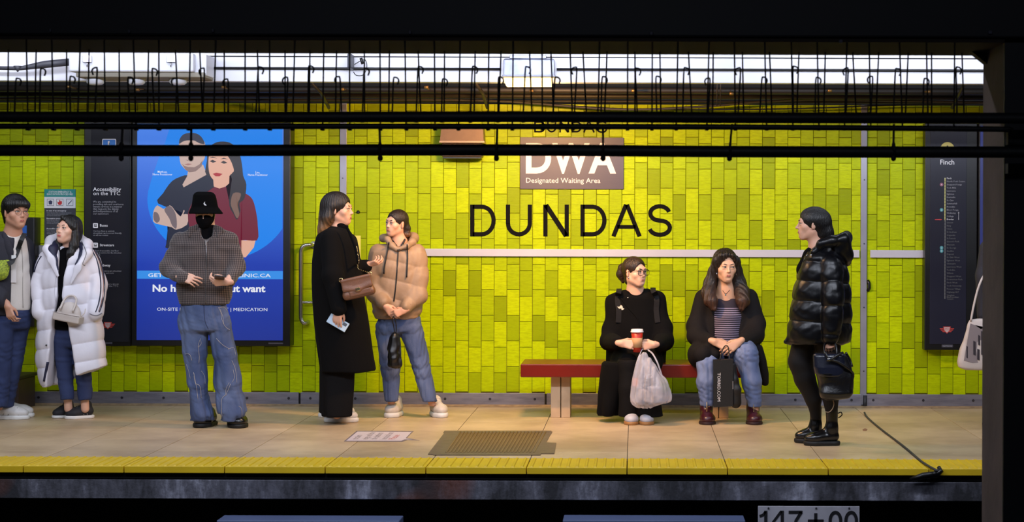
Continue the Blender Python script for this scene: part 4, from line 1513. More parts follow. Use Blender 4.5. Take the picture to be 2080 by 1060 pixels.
# local head axes: x to the picture's right, -y out of the face, z up; origin midway between chin and crown
def head_solids(F_, c, R, s, fat=1.0, nose=1.0, neck_to=None, neck_r=0.05, ears=True):
    R = np.array(R)
    c = npv(c)
    Tp = lambda x, y, z: c + R @ (np.array((x, -y, z)) * s)
    E = lambda x, y, z, r, k=.012, op='u', rr=None: F_.ell(Tp(x, y, z), np.array(r) * s, R if rr is None else R @ np.array(rr), k * s, op)
    Cc = lambda a, b, ra, rb, k=.012, op='u': F_.cap(Tp(*a), Tp(*b), ra * s, rb * s, k * s, op)
    E(0, -.018, .030, (.072, .091, .083), .02)
    E(0, .020, -.030, (.055 * fat, .066, .074), .03)
    E(0, .060, -.093, (.021 * fat, .019, .016), .03)
    for q in (-1, 1):
        Cc((q * .044 * fat, .000, -.056), (q * .014, .056, -.096), .017, .012, .03)
        E(q * .038 * fat, .053, -.024, (.022, .019, .019), .03)
    Cc((-.034, .072, .020), (.034, .072, .020), .013, .013, .025)
    E(0, .071, -.062, (.036, .0175, .026), .022)
    for q in (-1, 1):
        E(q * .031, .095, .001, (.017, .013, .0105), .014, 's')
    for q in (-1, 1):                                       # eyelids over the sockets
        E(q * .031, .079, .0085, (.016, .009, .0045), .006)
        E(q * .031, .078, -.008, (.015, .008, .0038), .006)
    Cc((0, .079, .012), (0, .079 + .0185 * nose, -.029), .0062, .0078, .010)
    E(0, .079 + .0185 * nose, -.031, (.0088, .0095, .0075), .008)
    for q in (-1, 1):
        E(q * .0098, .0875, -.0345, (.0062, .0095, .0058), .006)
    E(0, .093, -.0800, (.018, .008, .004), .012, 's')
    if ears:
        for q in (-1, 1):
            rr = Matrix.Rotation(q * .45, 3, 'Z') @ Matrix.Rotation(-.18, 3, 'X')
            E(q * .0745, -.010, -.010, (.0075, .019, .031), .006, 'u', rr)
            E(q * .0815, -.012, -.004, (.004, .010, .017), .004, 's', rr)
    if neck_to is not None:
        F_.cap(Tp(0, -.022, -.062), npv(neck_to), neck_r, neck_r * 1.12, .03)
    return Tp


def face_parts(root, c, R, s, tone, brow=(40, 26, 20), lip=(150, 84, 78), look=(0, 0), eyes=True, nose=1.0, mouth=True, brows=True, iris=(38, 24, 16), smile=0.0):
    """Eyes, lashes, brows and lips of a head, each a part of its own."""
    Mx = Matrix(R).to_4x4()
    Mx.translation = Vector(c)
    Mx = Mx @ Matrix.Diagonal((s, -s, s, 1))
    wht, irm = mat('eye_white', (206, 200, 196), .25), mat('eye_iris_%d' % iris[0], iris, .15)
    bm_ = mat('brow_%d_%d' % brow[:2], brow, .8)
    for q in (-1, 1):
        if eyes:
            bm = bmesh.new()
            bmesh.ops.create_uvsphere(bm, u_segments=16, v_segments=10, radius=1, matrix=Matrix.Translation((q * .031, .0805, .0005)) @ Matrix.Diagonal((.0132, .0070, .0052, 1)))
            for f in bm.faces:
                f.smooth = True
            n0 = len(bm.faces)
            bmesh.ops.create_uvsphere(bm, u_segments=12, v_segments=8, radius=1, matrix=Matrix.Translation((q * .031 + look[0] * .006, .0842, .0008 + look[1] * .003)) @ Matrix.Diagonal((.0060, .0042, .0050, 1)))
            bm.faces.ensure_lookup_table()
            for f in bm.faces[n0:]:
                f.material_index = 1
                f.smooth = True
            bm.transform(Mx)
            bmesh.ops.recalc_face_normals(bm, faces=bm.faces)
            me = bpy.data.meshes.new('eye')
            bm.to_mesh(me)
            bm.free()
            me.materials.append(wht)
            me.materials.append(irm)
            link('eye', me, None, root)
            m = MB()
            m.tube([Mx @ Vector(p) for p in crv([(q * .0165, .0850, .0005), (q * .024, .0890, .0050), (q * .033, .0886, .0062), (q * .041, .0845, .0042), (q * .0465, .079, .0006)], 3, False)], [.0009 * s] + [.0016 * s] * 11 + [.0008 * s], 5)
            m.build('eyelashes', mat('lash_black', (16, 11, 10), .8), root)
        if brows:
            m = MB()
            pts = [Mx @ Vector(p) for p in crv([(q * .013, .0880, .0185), (q * .024, .0885, .0225), (q * .036, .0845, .0240), (q * .049, .0735, .0185)], 3, False)]
            m.tube(pts, [.0019 * s] * 3 + [.0023 * s] * 4 + [.0016 * s] * 2 + [.0008 * s], 6)
            m.build('eyebrow', bm_, root)
    if mouth:
        f = Field((-.035, .07, -.085), (.035, .11, -.045), .0016)
        sm = smile * .004
        for q in (-1, 1):
            f.chain([(0, .0905, -.0602), (q * .009, .0900, -.0592), (q * .0265, .0822, -.0620 + sm)], [.0028, .0032, .0013], .002)
            f.chain([(0, .0903, -.0660), (q * .011, .0893, -.0655), (q * .0255, .0822, -.0628 + sm)], [.0037, .0034, .0013], .002)
        f.build('lips', mat('lips_%d_%d' % lip[:2], lip, .45), root, M=Mx)


def hand_solids(F_, wrist, d, back, thumb, curl=(.5, .6, .5), s=1.0, thumb_in=.4, spread=.06, k=.006, curls=None):
    """A hand: d points from the wrist to the knuckles, back is the normal of the back of the hand, thumb=+1/-1 says on which
    side (along d x back) the thumb leaves. curl = bend at the three finger joints (radians)."""
    wrist, d, n = npv(wrist), npv(d), npv(back)
    d /= np.linalg.norm(d)
    n = n - d * (n @ d)
    n /= np.linalg.norm(n)
    sd = np.cross(d, n) * thumb
    F_.cap(wrist - d * .03 * s, wrist + d * .012 * s, .024 * s, .024 * s, .012, flat=(n, .78))
    ends = []
    for i, (off, ln) in enumerate(((.030, .090), (.010, .094), (-.010, .090), (-.029, .082))):
        b = wrist + sd * off * .55 * s + d * .01 * s
        e = wrist + sd * off * s + d * ln * s
        F_.cap(b, e, .0145 * s, .0118 * s, .012 * s, flat=(n, .85))
        ends.append(e)
    lens = ((.042, .026, .021), (.046, .029, .022), (.042, .027, .021), (.034, .021, .018))
    for i, e in enumerate(ends):
        c3 = curls[i] if curls is not None else curl
        dd = d + sd * spread * (1.5 - i)
        dd /= np.linalg.norm(dd)
        a = 0.0
        p = e
        r = (.0092, .0095, .009, .0080)[i]
        for j in range(3):
            a += c3[j]
            q = p + (dd * math.cos(a) - n * math.sin(a)) * lens[i][j] * s
            F_.cap(p, q, r * (1 - .08 * j) * s, r * (.92 - .1 * j) * s, .003 * s)
            p = q
    b = wrist + sd * .022 * s + d * .018 * s - n * .004 * s
    t1 = b + (d * .6 + sd * (.62 - .4 * thumb_in) - n * (.25 + .5 * thumb_in)) * .042 * s
    t2 = t1 + (d * .85 + sd * (.22 - .5 * thumb_in) - n * (.2 + .4 * thumb_in)) * .032 * s
    t3 = t2 + (d * .9 - sd * .35 * thumb_in - n * (.15 + .2 * thumb_in)) * .024 * s
    F_.cap(b, t1, .0165 * s, .0118 * s, .01 * s)
    F_.cap(t1, t2, .0112 * s, .0100 * s, .003 * s)
    F_.cap(t2, t3, .0100 * s, .0078 * s, .003 * s)
    return ends


def zaxis(z0, z1, fine, h, hc):
    """z samples: step h inside the fine ranges, hc elsewhere."""
    out = [z0]
    while out[-1] < z1:
        z = out[-1]
        out.append(z + (h if any(a <= z <= b for a, b in fine) else hc))
    return np.array(out)


def body_field(lo, hi, fine, h=.0044, hc=.018):
    return Field(lo, hi, h, zaxis(lo[2], hi[2], fine, h, hc))


def lofty(y, rows):
    """Loft rows from the photograph: (v, u_left, u_right, depth radius[, dy]) at distance y."""
    out = []
    for r in rows:
        v, ua, ub, ry = r[:4]
        yy = y + (r[4] if len(r) > 4 else 0)
        a, b = P(ua, v, yy), P(ub, v, yy)
        out.append(((a.z + b.z) / 2, (a.x + b.x) / 2, yy, (b.x - a.x) / 2, ry))
    return out


def bounds(rows_or_pts, pad=.05):
    a = np.array([tuple(p) for p in rows_or_pts])
    return a.min(0) - pad, a.max(0) + pad


def shoe(root, name, toe, heel, mat_up, mat_sole, w=.046, h=.075, sole=.028, collar=.1, laces=None, boot=0.0, heel_h=None, tone=None, toe_h=None):
    """A shoe standing on the floor from heel to toe (floor points); a part with its sole and laces under it."""
    toe, heel = npv(toe), npv(heel)
    ax = toe - heel
    L = np.linalg.norm(ax)
    ax /= L
    sd = np.array((-ax[1], ax[0], 0))
    up = np.array((0, 0, 1.0))
    Tw = lambda t, s, z: heel + ax * (t * L) + sd * s + up * z
    lo = np.minimum(toe, heel) - .09
    hi = np.maximum(toe, heel) + .09
    lo[2], hi[2] = -.01, max(h, collar) + boot + .06
    f = Field(lo, hi, .0048)
    th = toe_h or h * .5
    f.chain([Tw(.16, 0, sole + .030), Tw(.45, .002, sole + .026), Tw(.72, .004, sole + th * .42), Tw(.88, .002, sole + th * .36)], [w * .82, w * .84, w * .98, w * .70], .03, flat=(up, .80))
    f.chain([Tw(.18, 0, sole + .03), Tw(.20, 0, collar)], [w * .80, w * .74], .02)
    f.chain([Tw(.30, 0, collar - .012), Tw(.62, 0, sole + th * .62)], [w * .58, w * .50], .03)
    if boot:
        f.chain([Tw(.20, 0, collar), Tw(.21, 0, collar + boot)], [w * .84, w * .92], .03)
    f.put(lo, hi, lambda X, Y, Z: (sole - .006) - Z + 0 * X + 0 * Y, .004, 'i', 0)   # keep what is above the sole
    f.D = np.maximum(f.D, ((sole - .006) - f.ax[2])[None, None, :].astype(np.float32))
    o = f.build(name, mat_up, root)
    g = Field(lo, hi, .0055)
    g.chain([Tw(.14, 0, sole * .5), Tw(.45, 0, sole * .5), Tw(.72, .003, sole * .5), Tw(.90, .002, sole * .55)], [w * .94, w * .90, w * 1.06, w * .78], .03, flat=(up, .8))
    zz = g.ax[2][None, None, :]
    hh = sole if heel_h is None else heel_h
    g.D = np.maximum(g.D, np.maximum(zz - sole, .0005 - zz).astype(np.float32))
    g.build('sole', mat_sole, o)
    if laces:
        def top(p):
            i = int(np.clip(round((p[0] - f.ax[0][0]) / f.h), 0, len(f.ax[0]) - 1))
            j = int(np.clip(round((p[1] - f.ax[1][0]) / f.h), 0, len(f.ax[1]) - 1))
            q = np.nonzero(f.D[i, j] < 0)[0]
            z = f.ax[2][q[-1]] if len(q) else sole
            return np.array((p[0], p[1], z + .002))
        m = MB()
        for k in range(5):
            t = .38 + .075 * k
            m.tube([Vector(top(Tw(t, -w * .5, 0))), Vector(top(Tw(t + .02, -w * .2, 0)) + up * .002), Vector(top(Tw(t + .02, w * .2, 0)) + up * .002), Vector(top(Tw(t, w * .5, 0)))], .0030, 5)
        m.build('laces', laces, o)['kind'] = 'stuff'
        m = MB()
        for q in (-1, 1):
            for (ta, tb) in ((.30, .22), (.45, .36), (.62, .50), (.74, .80)):
                m.tube([Vector(top(Tw(ta, q * w * .5, 0))), Vector(Tw((ta + tb) / 2, q * w * .86, sole + .022)), Vector(Tw(tb, q * w * .90, sole + .004))], .0026, 5)
        m.build('overlay', mat('trainer_overlay_shade', (150, 144, 140), .6), o)['kind'] = 'stuff'  # overlay lines coloured as the shade along the shoe panels
    return o


def tubes(name, paths, r, m, root, n=6, smooth=4, stuff=False, **kw):
    b = MB()
    for p in paths:
        pts = crv(p, smooth, False) if smooth and len(p) > 2 else p
        b.tube([Vector(tuple(q)) for q in pts], r, n)
    o = b.build(name, m, root, **kw)
    if stuff:
        o['kind'] = 'stuff'
    return o


def skin(name, rgb):
    return mat('skin_' + name, rgb, .48, sss=.12, bump=(220, .04), vary=(18, .35, tuple(int(c * k) for c, k in zip(rgb, (.96, .88, .85)))))


def strands(f, c, amp, n, seed=1, ax=(0, 1)):
    """Comb grooves round the vertical axis into a hair solid (local head space)."""
    X, Y, Z = f.ax[0][:, None, None] - c[0], f.ax[1][None, :, None] - c[1], f.ax[2][None, None, :]
    a = np.arctan2(Y, X)
    f.D += (amp * (np.sin(n * a + 5 * np.sin(9 * Z + seed)) + .6 * np.sin(2.3 * n * a + 3 * np.sin(13 * Z + 2 * seed)))).astype(np.float32)
    return f


def ribbon(name, pts, w_, m, parent, th=.005):
    """A flat strap through the points, its flat side towards the platform edge."""
    b = MB()
    pts = [Vector(tuple(p)) for p in pts]
    prev = None
    for i, p in enumerate(pts):
        t = (pts[min(i + 1, len(pts) - 1)] - pts[max(i - 1, 0)]).normalized()
        sd = t.cross(Vector((0, 1, 0)))
        sd = sd.normalized() if sd.length > .2 else Vector((1, 0, 0))
        nn = sd.cross(t).normalized()
        ring = [b.bm.verts.new(p + sd * a * w_ + nn * c * th) for a, c in ((-1, .5), (1, .5), (1, -.5), (-1, -.5))]
        if prev:
            for k in range(4):
                b.bm.faces.new((prev[k], prev[(k + 1) % 4], ring[(k + 1) % 4], ring[k]))
        else:
            b.bm.faces.new(ring)
        prev = ring
    b.bm.faces.new(list(reversed(prev)))
    return b.build(name, m, parent)
# ================================================================== people: shared pieces
def front(f, x, z):
    """Distance at which a solid's surface is met by a line along y at (x, z)."""
    i = int(np.clip(round((x - f.ax[0][0]) / (f.ax[0][1] - f.ax[0][0])), 0, len(f.ax[0]) - 1))
    k = int(np.clip(np.searchsorted(f.ax[2], z), 0, len(f.ax[2]) - 1))
    col = f.D[i, :, k]
    js = np.nonzero(col < 0)[0]
    if not len(js):
        return None
    j = js[0]
    if j == 0:
        return float(f.ax[1][0])
    a, b = col[j - 1], col[j]
    return float(f.ax[1][j - 1] + (f.ax[1][j] - f.ax[1][j - 1]) * a / (a - b))


def hug(f, pix, y, off=.003):
    """Points on the near surface of a solid where the photograph shows the given pixels."""
    out = []
    last = y
    for u, v in pix:
        yy = last
        for _ in range(3):
            p = P(u, v, yy)
            q = front(f, p.x, p.z)
            if q is None:
                break
            yy = q - off
        last = yy
        out.append(yy)
    if len(out) > 6:
        q = np.array(out)
        q = np.convolve(np.pad(q, 2, mode='edge'), np.array([1, 2, 3, 2, 1]) / 9, 'valid')
        out = list(np.minimum(q, np.array(out) + .002))
    return [P(u, v, yy) for (u, v), yy in zip(pix, out)]


def dense(pix, n=4):
    return [tuple(p) for p in crv(pix, n, False)]


SK_L = skin('light', (214, 164, 138))
SK_F = skin('fair', (222, 176, 152))
SK_E = skin('warm', (212, 166, 136))
SK_T = skin('tan', (196, 146, 120))
WOOLB = mat('black_wool', (9, 8, 9), .95, bump=(150, .12), spec=.15)
BLKF = mat('black_knit', (7, 6, 8), .95, bump=(200, .2), spec=.1)
BLKT = mat('black_trouser', (9, 8, 10), .85, bump=(90, .2), spec=.2)
JEANM = mat('mid_blue_denim', (62, 78, 118), .85, bump=(260, .25, (1, 1, .3)), vary=(5, .8, (104, 118, 152), (1, 1, .5)))
JEAND = mat('dark_blue_denim', (34, 46, 84), .85, bump=(260, .25, (1, 1, .3)), vary=(5, .6, (52, 66, 108), (1, 1, .5)))
JEANL = mat('light_blue_denim', (92, 108, 150), .85, bump=(260, .25, (1, 1, .3)), vary=(6, .7, (128, 142, 176), (1, 1, .6)))
WSHOE = mat('white_trainer', (216, 212, 208), .5, bump=(60, .1), vary=(30, .4, (186, 184, 184)))
WSOLE = mat('white_sole', (222, 220, 216), .5)
BSHOE = mat('black_leather', (14, 13, 15), .25, spec=.6)
BSOLE = mat('black_sole', (14, 13, 13), .6)
HBLK = mat('black_hair', (14, 11, 11), .42, bump=(90, .5, (3, 3, .35)), spec=.5)
HBRN = mat('brown_hair', (40, 24, 16), .42, bump=(90, .5, (3, 3, .35)), spec=.5, vary=(30, .6, (62, 38, 24), (2, 2, .4)))


def ombre(name, z0, z1, c0, c1):
    m = mat(name, c0, .45, bump=(90, .5, (3, 3, .35)))
    nt = m.node_tree
    g = nt.nodes.new('ShaderNodeNewGeometry')
    sx = nt.nodes.new('ShaderNodeSeparateXYZ')
    n = nt.nodes.new('ShaderNodeTexNoise')
    n.inputs['Scale'].default_value = 30
    a = nt.nodes.new('ShaderNodeMath')
    a.operation = 'MULTIPLY_ADD'
    a.inputs[1].default_value = .12
    r = nt.nodes.new('ShaderNodeMapRange')
    r.inputs['From Min'].default_value = z0
    r.inputs['From Max'].default_value = z1
    mx = nt.nodes.new('ShaderNodeMix')
    mx.data_type = 'RGBA'
    mx.inputs['A'].default_value = lin(c1)
    mx.inputs['B'].default_value = lin(c0)
    nt.links.new(g.outputs['Position'], sx.inputs[0])
    nt.links.new(g.outputs['Position'], n.inputs['Vector'])
    nt.links.new(n.outputs['Fac'], a.inputs[0])
    nt.links.new(sx.outputs[2], a.inputs[2])
    nt.links.new(a.outputs[0], r.inputs['Value'])
    nt.links.new(r.outputs[0], mx.inputs['Factor'])
    nt.links.new(mx.outputs['Result'], nt.nodes['Principled BSDF'].inputs['Base Color'])
    return m


def hair(root, c, R, s, m, solids=None, vol=1.0, face=(.064, .078, .108), face_c=(0, -.098, -.034), nape=True, amp=.0012, ext=(.13, .17, .17), lower=None, name='hair', n=34, fringe=None, ear=True, h=.0047, side=-.02):
    """A head of hair in head space (x to the picture's right at rest, -y out of the face, z up)."""
    e = ext
    f = Field((-e[0], -e[1], -(lower or e[2])), (e[0], e[1], .16), h)
    f.ell((0, .018, .034), (.080 * vol, .101 * vol, .087 * vol), k=.01)
    if nape:
        f.cap((0, .050, .0), (0, .052, -.062), .062, .050, .02)
    f.ell(face_c, face, k=.012, op='s')
    # below the temples: clear the cheeks and the front of the neck
    f.rbox((0, -.085, -.125), (.2, .085 + side, .115), .03, k=.012, op='s')
    if ear:
        for q in (-1, 1):
            f.ell((q * .082, .006, -.016), (.022, .024, .036), k=.008, op='s')
    if solids:
        solids(f)
    if fringe:
        fringe(f)
    strands(f, (0, .02, 0), amp, n)
    Mx = Matrix(R).to_4x4()
    Mx.translation = Vector(c)
    Mx = Mx @ Matrix.Diagonal((s, s, s, 1))
    return f.build(name, m, root, M=Mx)


def seam_line(f, pix, y, r, m, root, name, off=.002, n=4, stuff=False):
    return tubes(name, [hug(f, dense(p, n), y, off) for p in pix], r, m, root, 5, 0, stuff)


# ------------------------------------------------------------------ man in the bucket hat
def man_in_hat():
    Y = 13.15
    root = tag(empty('person', (P(430, 868, Y).x, Y, 0)), 'man in black bucket hat, black mask and grey checked jacket looking down at his hands', 'person')
    c, R, s = P(417, 424, Y - .04), rot(2, -26), 1.0
    f = body_field((P(320, 0, Y).x, Y - .36, 0.02), (P(505, 0, Y).x, Y + .24, 1.86), [(.98, 1.2), (1.42, 1.80)])
    head_solids(f, c, R, s, neck_to=P(419, 474, Y + .02), neck_r=.056)
    f.chain([P(419, 474, Y + .02), P(416, 540, Y + .02), P(414, 640, Y)], [.07, .10, .10], .04)
    f.cap(P(386, 494, Y), P(454, 494, Y), .045, .045, .03)
    hL, hR = P(368, 563, Y - .235), P(461, 573, Y - .245)
    f.chain([P(385, 492, Y), P(343, 545, Y - .03), P(358, 558, Y - .12), hL], [.04, .03, .026, .022], .02)
    f.chain([P(455, 492, Y), P(484, 541, Y - .05), hR], [.04, .036, .024], .02)
    f.chain([P(398, 640, Y), P(398, 738, Y + .01), P(407, 845, Y + .06)], [.06, .036, .03], .02)
    f.chain([P(436, 640, Y), P(458, 738, Y + .01), P(470, 848, Y + .06)], [.06, .036, .03], .02)
    hand_solids(f, hL, (1, -.25, -.22), (-.15, -.9, .45), -1, curls=((.25, .35, .2), (.35, .45, .3), (.5, .5, .3), (.6, .55, .3)), s=.86, spread=.12, thumb_in=.15)
    hand_solids(f, hR, (-1, -.25, .0), (.1, -.75, -.6), 1, curls=((.7, .8, .4), (.75, .8, .4), (.8, .8, .4), (.8, .8, .4)), s=.92, spread=.04, thumb_in=.5)
    f.build('body', SK_F, root)
    face_parts(root, c, R, s, None, mouth=False, eyes=True, brows=False)
    # mask
    Mx = Matrix(R).to_4x4()
    Mx.translation = c
    g = Field((-.1, -.13, -.14), (.1, .06, .06), .0045)
    g.ell((0, -.030, -.052), (.067, .082, .070), k=.01)
    g.ell((0, -.070, -.090), (.038, .040, .044), k=.03)
    g.rbox((0, -.05, .085), (.2, .2, .095), .01, k=.015, op='s')
    g.fold(.003, 60, 2)
    g.build('face_mask', BLKF, root, M=Mx)
    # bucket hat: crown, stitched band line, flaring brim
    rows = lofty(Y - .055, [(389.5, 401, 428, .05), (391, 397, 433, .07), (396, 393, 437, .088), (408, 391, 440, .095), (417, 389.5, 442, .099), (421, 388.5, 443, .101), (426, 386.5, 447, .112, -.006), (434, 383.5, 453.5, .132, -.012)])
    lo, hi = bounds([(r[1], r[2], r[0]) for r in rows], .16)
    h = Field(lo, hi, .0042)
    h.loft(rows, zr=.008)
    h.ell(P(418, 447, Y - .065), (.105, .105, .05), k=.006, op='s')
    h.fold(.002, 40, 3)
    hat = h.build('bucket_hat', mat('black_felt', (6, 6, 7), .95, bump=(300, .2), spec=.08), root)
    em = [(413, 417.5), (414, 412), (416.5, 409), (416, 412.5), (418, 415), (419.5, 417.5), (416, 417)]
    yf = hug(h, [(416, 414)], Y - .1, .002)[0].y
    flat('hat_emblem', em, yf - .001, mat('emblem_thread', (214, 214, 218), .7), hat, 3)
    # roll-neck behind the open collar
    g = Field(*bounds([P(395, 455, Y), P(442, 505, Y)], .12), .006)
    g.loft(lofty(Y - .01, [(456, 402, 435, .062), (470, 399, 438, .07), (500, 396, 442, .10)]), zr=.01)
    g.fold(.003, 35, 4)
    g.build('roll_neck', BLKF, root)
    # checked jacket
    JK = mat('checked_wool', (66, 58, 56), .9, bump=(300, .3), sheen=.2, spec=.2)
    nt = JK.node_tree
    g_ = nt.nodes.new('ShaderNodeNewGeometry')
    sx = nt.nodes.new('ShaderNodeSeparateXYZ')
    nt.links.new(g_.outputs['Position'], sx.inputs[0])

    def wv(sock, sc, th):
        a = nt.nodes.new('ShaderNodeMath')
        a.operation = 'MULTIPLY'
        a.inputs[1].default_value = sc
        nt.links.new(sock, a.inputs[0])
        b = nt.nodes.new('ShaderNodeMath')
        b.operation = 'FRACT'
        nt.links.new(a.outputs[0], b.inputs[0])
        d = nt.nodes.new('ShaderNodeMath')
        d.operation = 'LESS_THAN'
        d.inputs[1].default_value = th
        nt.links.new(b.outputs[0], d.inputs[0])
        return d.outputs[0]
    k1, k2 = wv(sx.outputs[0], 1 / .0135, .5), wv(sx.outputs[2], 1 / .0135, .5)
    ad = nt.nodes.new('ShaderNodeMath')
    ad.operation = 'ADD'
    nt.links.new(k1, ad.inputs[0])
    nt.links.new(k2, ad.inputs[1])
    rp = nt.nodes.new('ShaderNodeValToRGB')
    rp.color_ramp.interpolation = 'CONSTANT'
    e = rp.color_ramp.elements
    e[0].position, e[0].color = 0, lin((112, 100, 96))
    e[1].position, e[1].color = .9, lin((44, 39, 40))
    x = e.new(.4)
    x.color = lin((78, 69, 68))
    dv = nt.nodes.new('ShaderNodeMath')
    dv.operation = 'MULTIPLY'
    dv.inputs[1].default_value = .5
    nt.links.new(ad.outputs[0], dv.inputs[0])
    nt.links.new(dv.outputs[0], rp.inputs['Fac'])
    nt.links.new(rp.outputs[0], nt.nodes['Principled BSDF'].inputs['Base Color'])
    g = Field((P(315, 0, Y).x, Y - .36, P(0, 630, Y).z), (P(508, 0, Y).x, Y + .26, P(0, 445, Y).z), .0062)
    g.loft(lofty(Y, [(461, 396, 442, .062), (467, 384, 456, .085), (474, 369, 470, .105), (486, 358, 479, .12), (520, 357, 477, .135), (560, 360, 474, .14), (600, 363, 468, .138), (613, 364, 465, .134), (626, 366, 462, .126)]), zr=.012, expo=2.3)
    for p in (([P(366, 490, Y), P(341, 545, Y - .04), P(373, 566, Y - .225)]), ([P(469, 490, Y), P(482, 543, Y - .04), P(468, 571, Y - .20)])):
        g.chain(p, [.066, .060, .044], .035)
    g.ell(P(419, 461, Y - .10), (.050, .09, .085), k=.01, op='s')
    g.fold(.008, 20, 5, (1, 1, 1.6))
    g.fold(.006, 45, 6, (1, 1, .7))
    g.cut(P(0, 616, Y).z)
    jk = g.build('jacket', JK, root)
    # collar leaves
    for q, pts in ((-1, [(400, 459), (391, 468), (384, 480), (395, 477), (407, 474)]), (1, [(438, 460), (446, 469), (442, 481), (432, 477), (426, 474)])):
        h = Field(*bounds([P(375, 450, Y), P(455, 490, Y)], .2), .0045)
        pp = hug(g, [pts[0], pts[1], pts[2]], Y - .1, .006)
        pp[0] = P(pts[0][0], pts[0][1], Y - .075)
        h.chain(pp, [.017, .026, .010], .02, flat=((0, 1, .35), .35))
        h.build('collar', JK, jk)
    ZIP = mat('zip_metal', (120, 120, 124), .35, .8)
    seam_line(g, [[(419, 492), (419.5, 530), (418, 570), (417.5, 616)]], Y - .12, .0034, ZIP, jk, 'zip')
    seam_line(g, [[(406, 474), (412, 484), (418.5, 492)], [(432, 474), (426, 484), (419.5, 492)]], Y - .1, .0026, ZIP, jk, 'zip_edge', stuff=True)
    zp = hug(g, [(418.5, 493)], Y - .12, .006)[0]
    MB().box(zp - Vector((.005, .003, .016)), zp + Vector((.005, .002, .016)), .002).build('zip_puller', mat('zip_puller', (196, 190, 190), .3, .6), jk)
    # jeans
    g = Field((P(352, 0, Y).x, Y - .17, 0.045), (P(512, 0, Y).x, Y + .2, P(0, 596, Y).z), .0062)
    g.loft(lofty(Y, [(606, 371, 455, .10), (622, 367, 460, .112), (650, 364, 467, .125), (672, 365, 471, .11)]), k=.02, zr=.02)
    g.loft(lofty(Y + .01, [(640, 364.5, 418, .095), (672, 366, 424.5, .095), (700, 369, 421, .09), (738, 376, 419.5, .082), (780, 383, 420.5, .08), (818, 387, 423, .082), (838, 389, 431, .09), (848, 390, 436, .095, .01), (855, 386, 433, .09, .01)]), k=.025, zr=.012)
    g.loft(lofty(Y + .01, [(640, 416, 466, .095), (672, 423, 471.5, .095), (700, 430, 476, .09), (738, 435, 484, .082), (780, 436, 491, .08), (818, 441, 497, .085), (838, 447, 500, .09), (849, 449, 496, .09, .01), (858, 447, 492, .09, .01)]), k=.012, zr=.012)
    g.fold(.012, 24, 8, (1, 1, 1.5), ([.1, .3, .5, .8, .95], [1.2, .7, .5, .5, 1.0]))
    g.fold(.007, 38, 9, (1.2, 1.2, .9), ([.06, .2, .35, .9], [1.5, .9, .6, .8]), True)
    jn = g.build('jeans', JEANM, root)
    K = lambda *ps: [(360 + a * .264, 600 + b * .264) for a, b in ps]
    th = [K((180, 330), (160, 390), (170, 470), (165, 520)), K((125, 590), (140, 660), (150, 720), (160, 800)), K((145, 680), (175, 700), (185, 790)), K((60, 452), (80, 448), (100, 460), (112, 500)), K((70, 530), (90, 590), (100, 640)),
          K((185, 580), (210, 620), (215, 680)), K((315, 90), (335, 130), (345, 190), (370, 240), (405, 265)), K((320, 95), (360, 90), (385, 120)), K((390, 415), (430, 400), (445, 430), (450, 460)), K((300, 330), (350, 380), (400, 410)), K((420, 500), (445, 560), (455, 620), (458, 670)),
          K((430, 570), (440, 630), (420, 670)), K((400, 670), (375, 720), (375, 770)), K((380, 760), (345, 790), (340, 860), (345, 930)), K((470, 850), (495, 870), (500, 940)), K((410, 680), (390, 730), (368, 770)), K((130, 600), (130, 640), (145, 690)), K((175, 340), (185, 370), (160, 400)), K((330, 105), (352, 170), (360, 230))]
    seam_line(g, th, Y - .08, .0013, mat('white_thread', (178, 172, 168), .9), jn, 'loose_threads', .006, 3, True)
    seam_line(g, [[(414, 620), (416, 650), (423, 668)]], Y - .1, .002, mat('seam_dark', (40, 48, 76), .9), jn, 'fly_seam')
    a = fl(404, 869.5)
    shoe(root, 'shoe', (a.x - .01, a.y + .03, 0), (a.x + .035, a.y + .25, 0), BSHOE, BSOLE, w=.062, h=.075, sole=.03, collar=.095)
    a = fl(482, 870.5)
    shoe(root, 'shoe', (a.x + .005, a.y + .03, 0), (a.x - .075, a.y + .24, 0), BSHOE, BSOLE, w=.064, h=.075, sole=.03, collar=.095)
    # phone on the curled fingers of his hand
    t = tag(empty('phone', P(447, 566, Y - .29)), 'dark phone lying in the hand of the man in the bucket hat', 'phone')
    Mx = Matrix.Translation(P(446, 564.5, Y - .30)) @ Matrix.Rotation(.25, 4, 'Z') @ Matrix.Rotation(math.radians(-14), 4, 'X') @ Matrix.Rotation(.10, 4, 'Y')
    MB().box((-.037, -.074, -.0045), (.037, .074, .0045), .003, Mx).build('phone_body', mat('phone_dark', (24, 22, 26), .3), t)
    MB().box((-.034, -.070, .0042), (.034, .070, .0049), 0, Mx).build('phone_screen', mat('phone_glass', (12, 12, 16), .12), t)


man_in_hat()
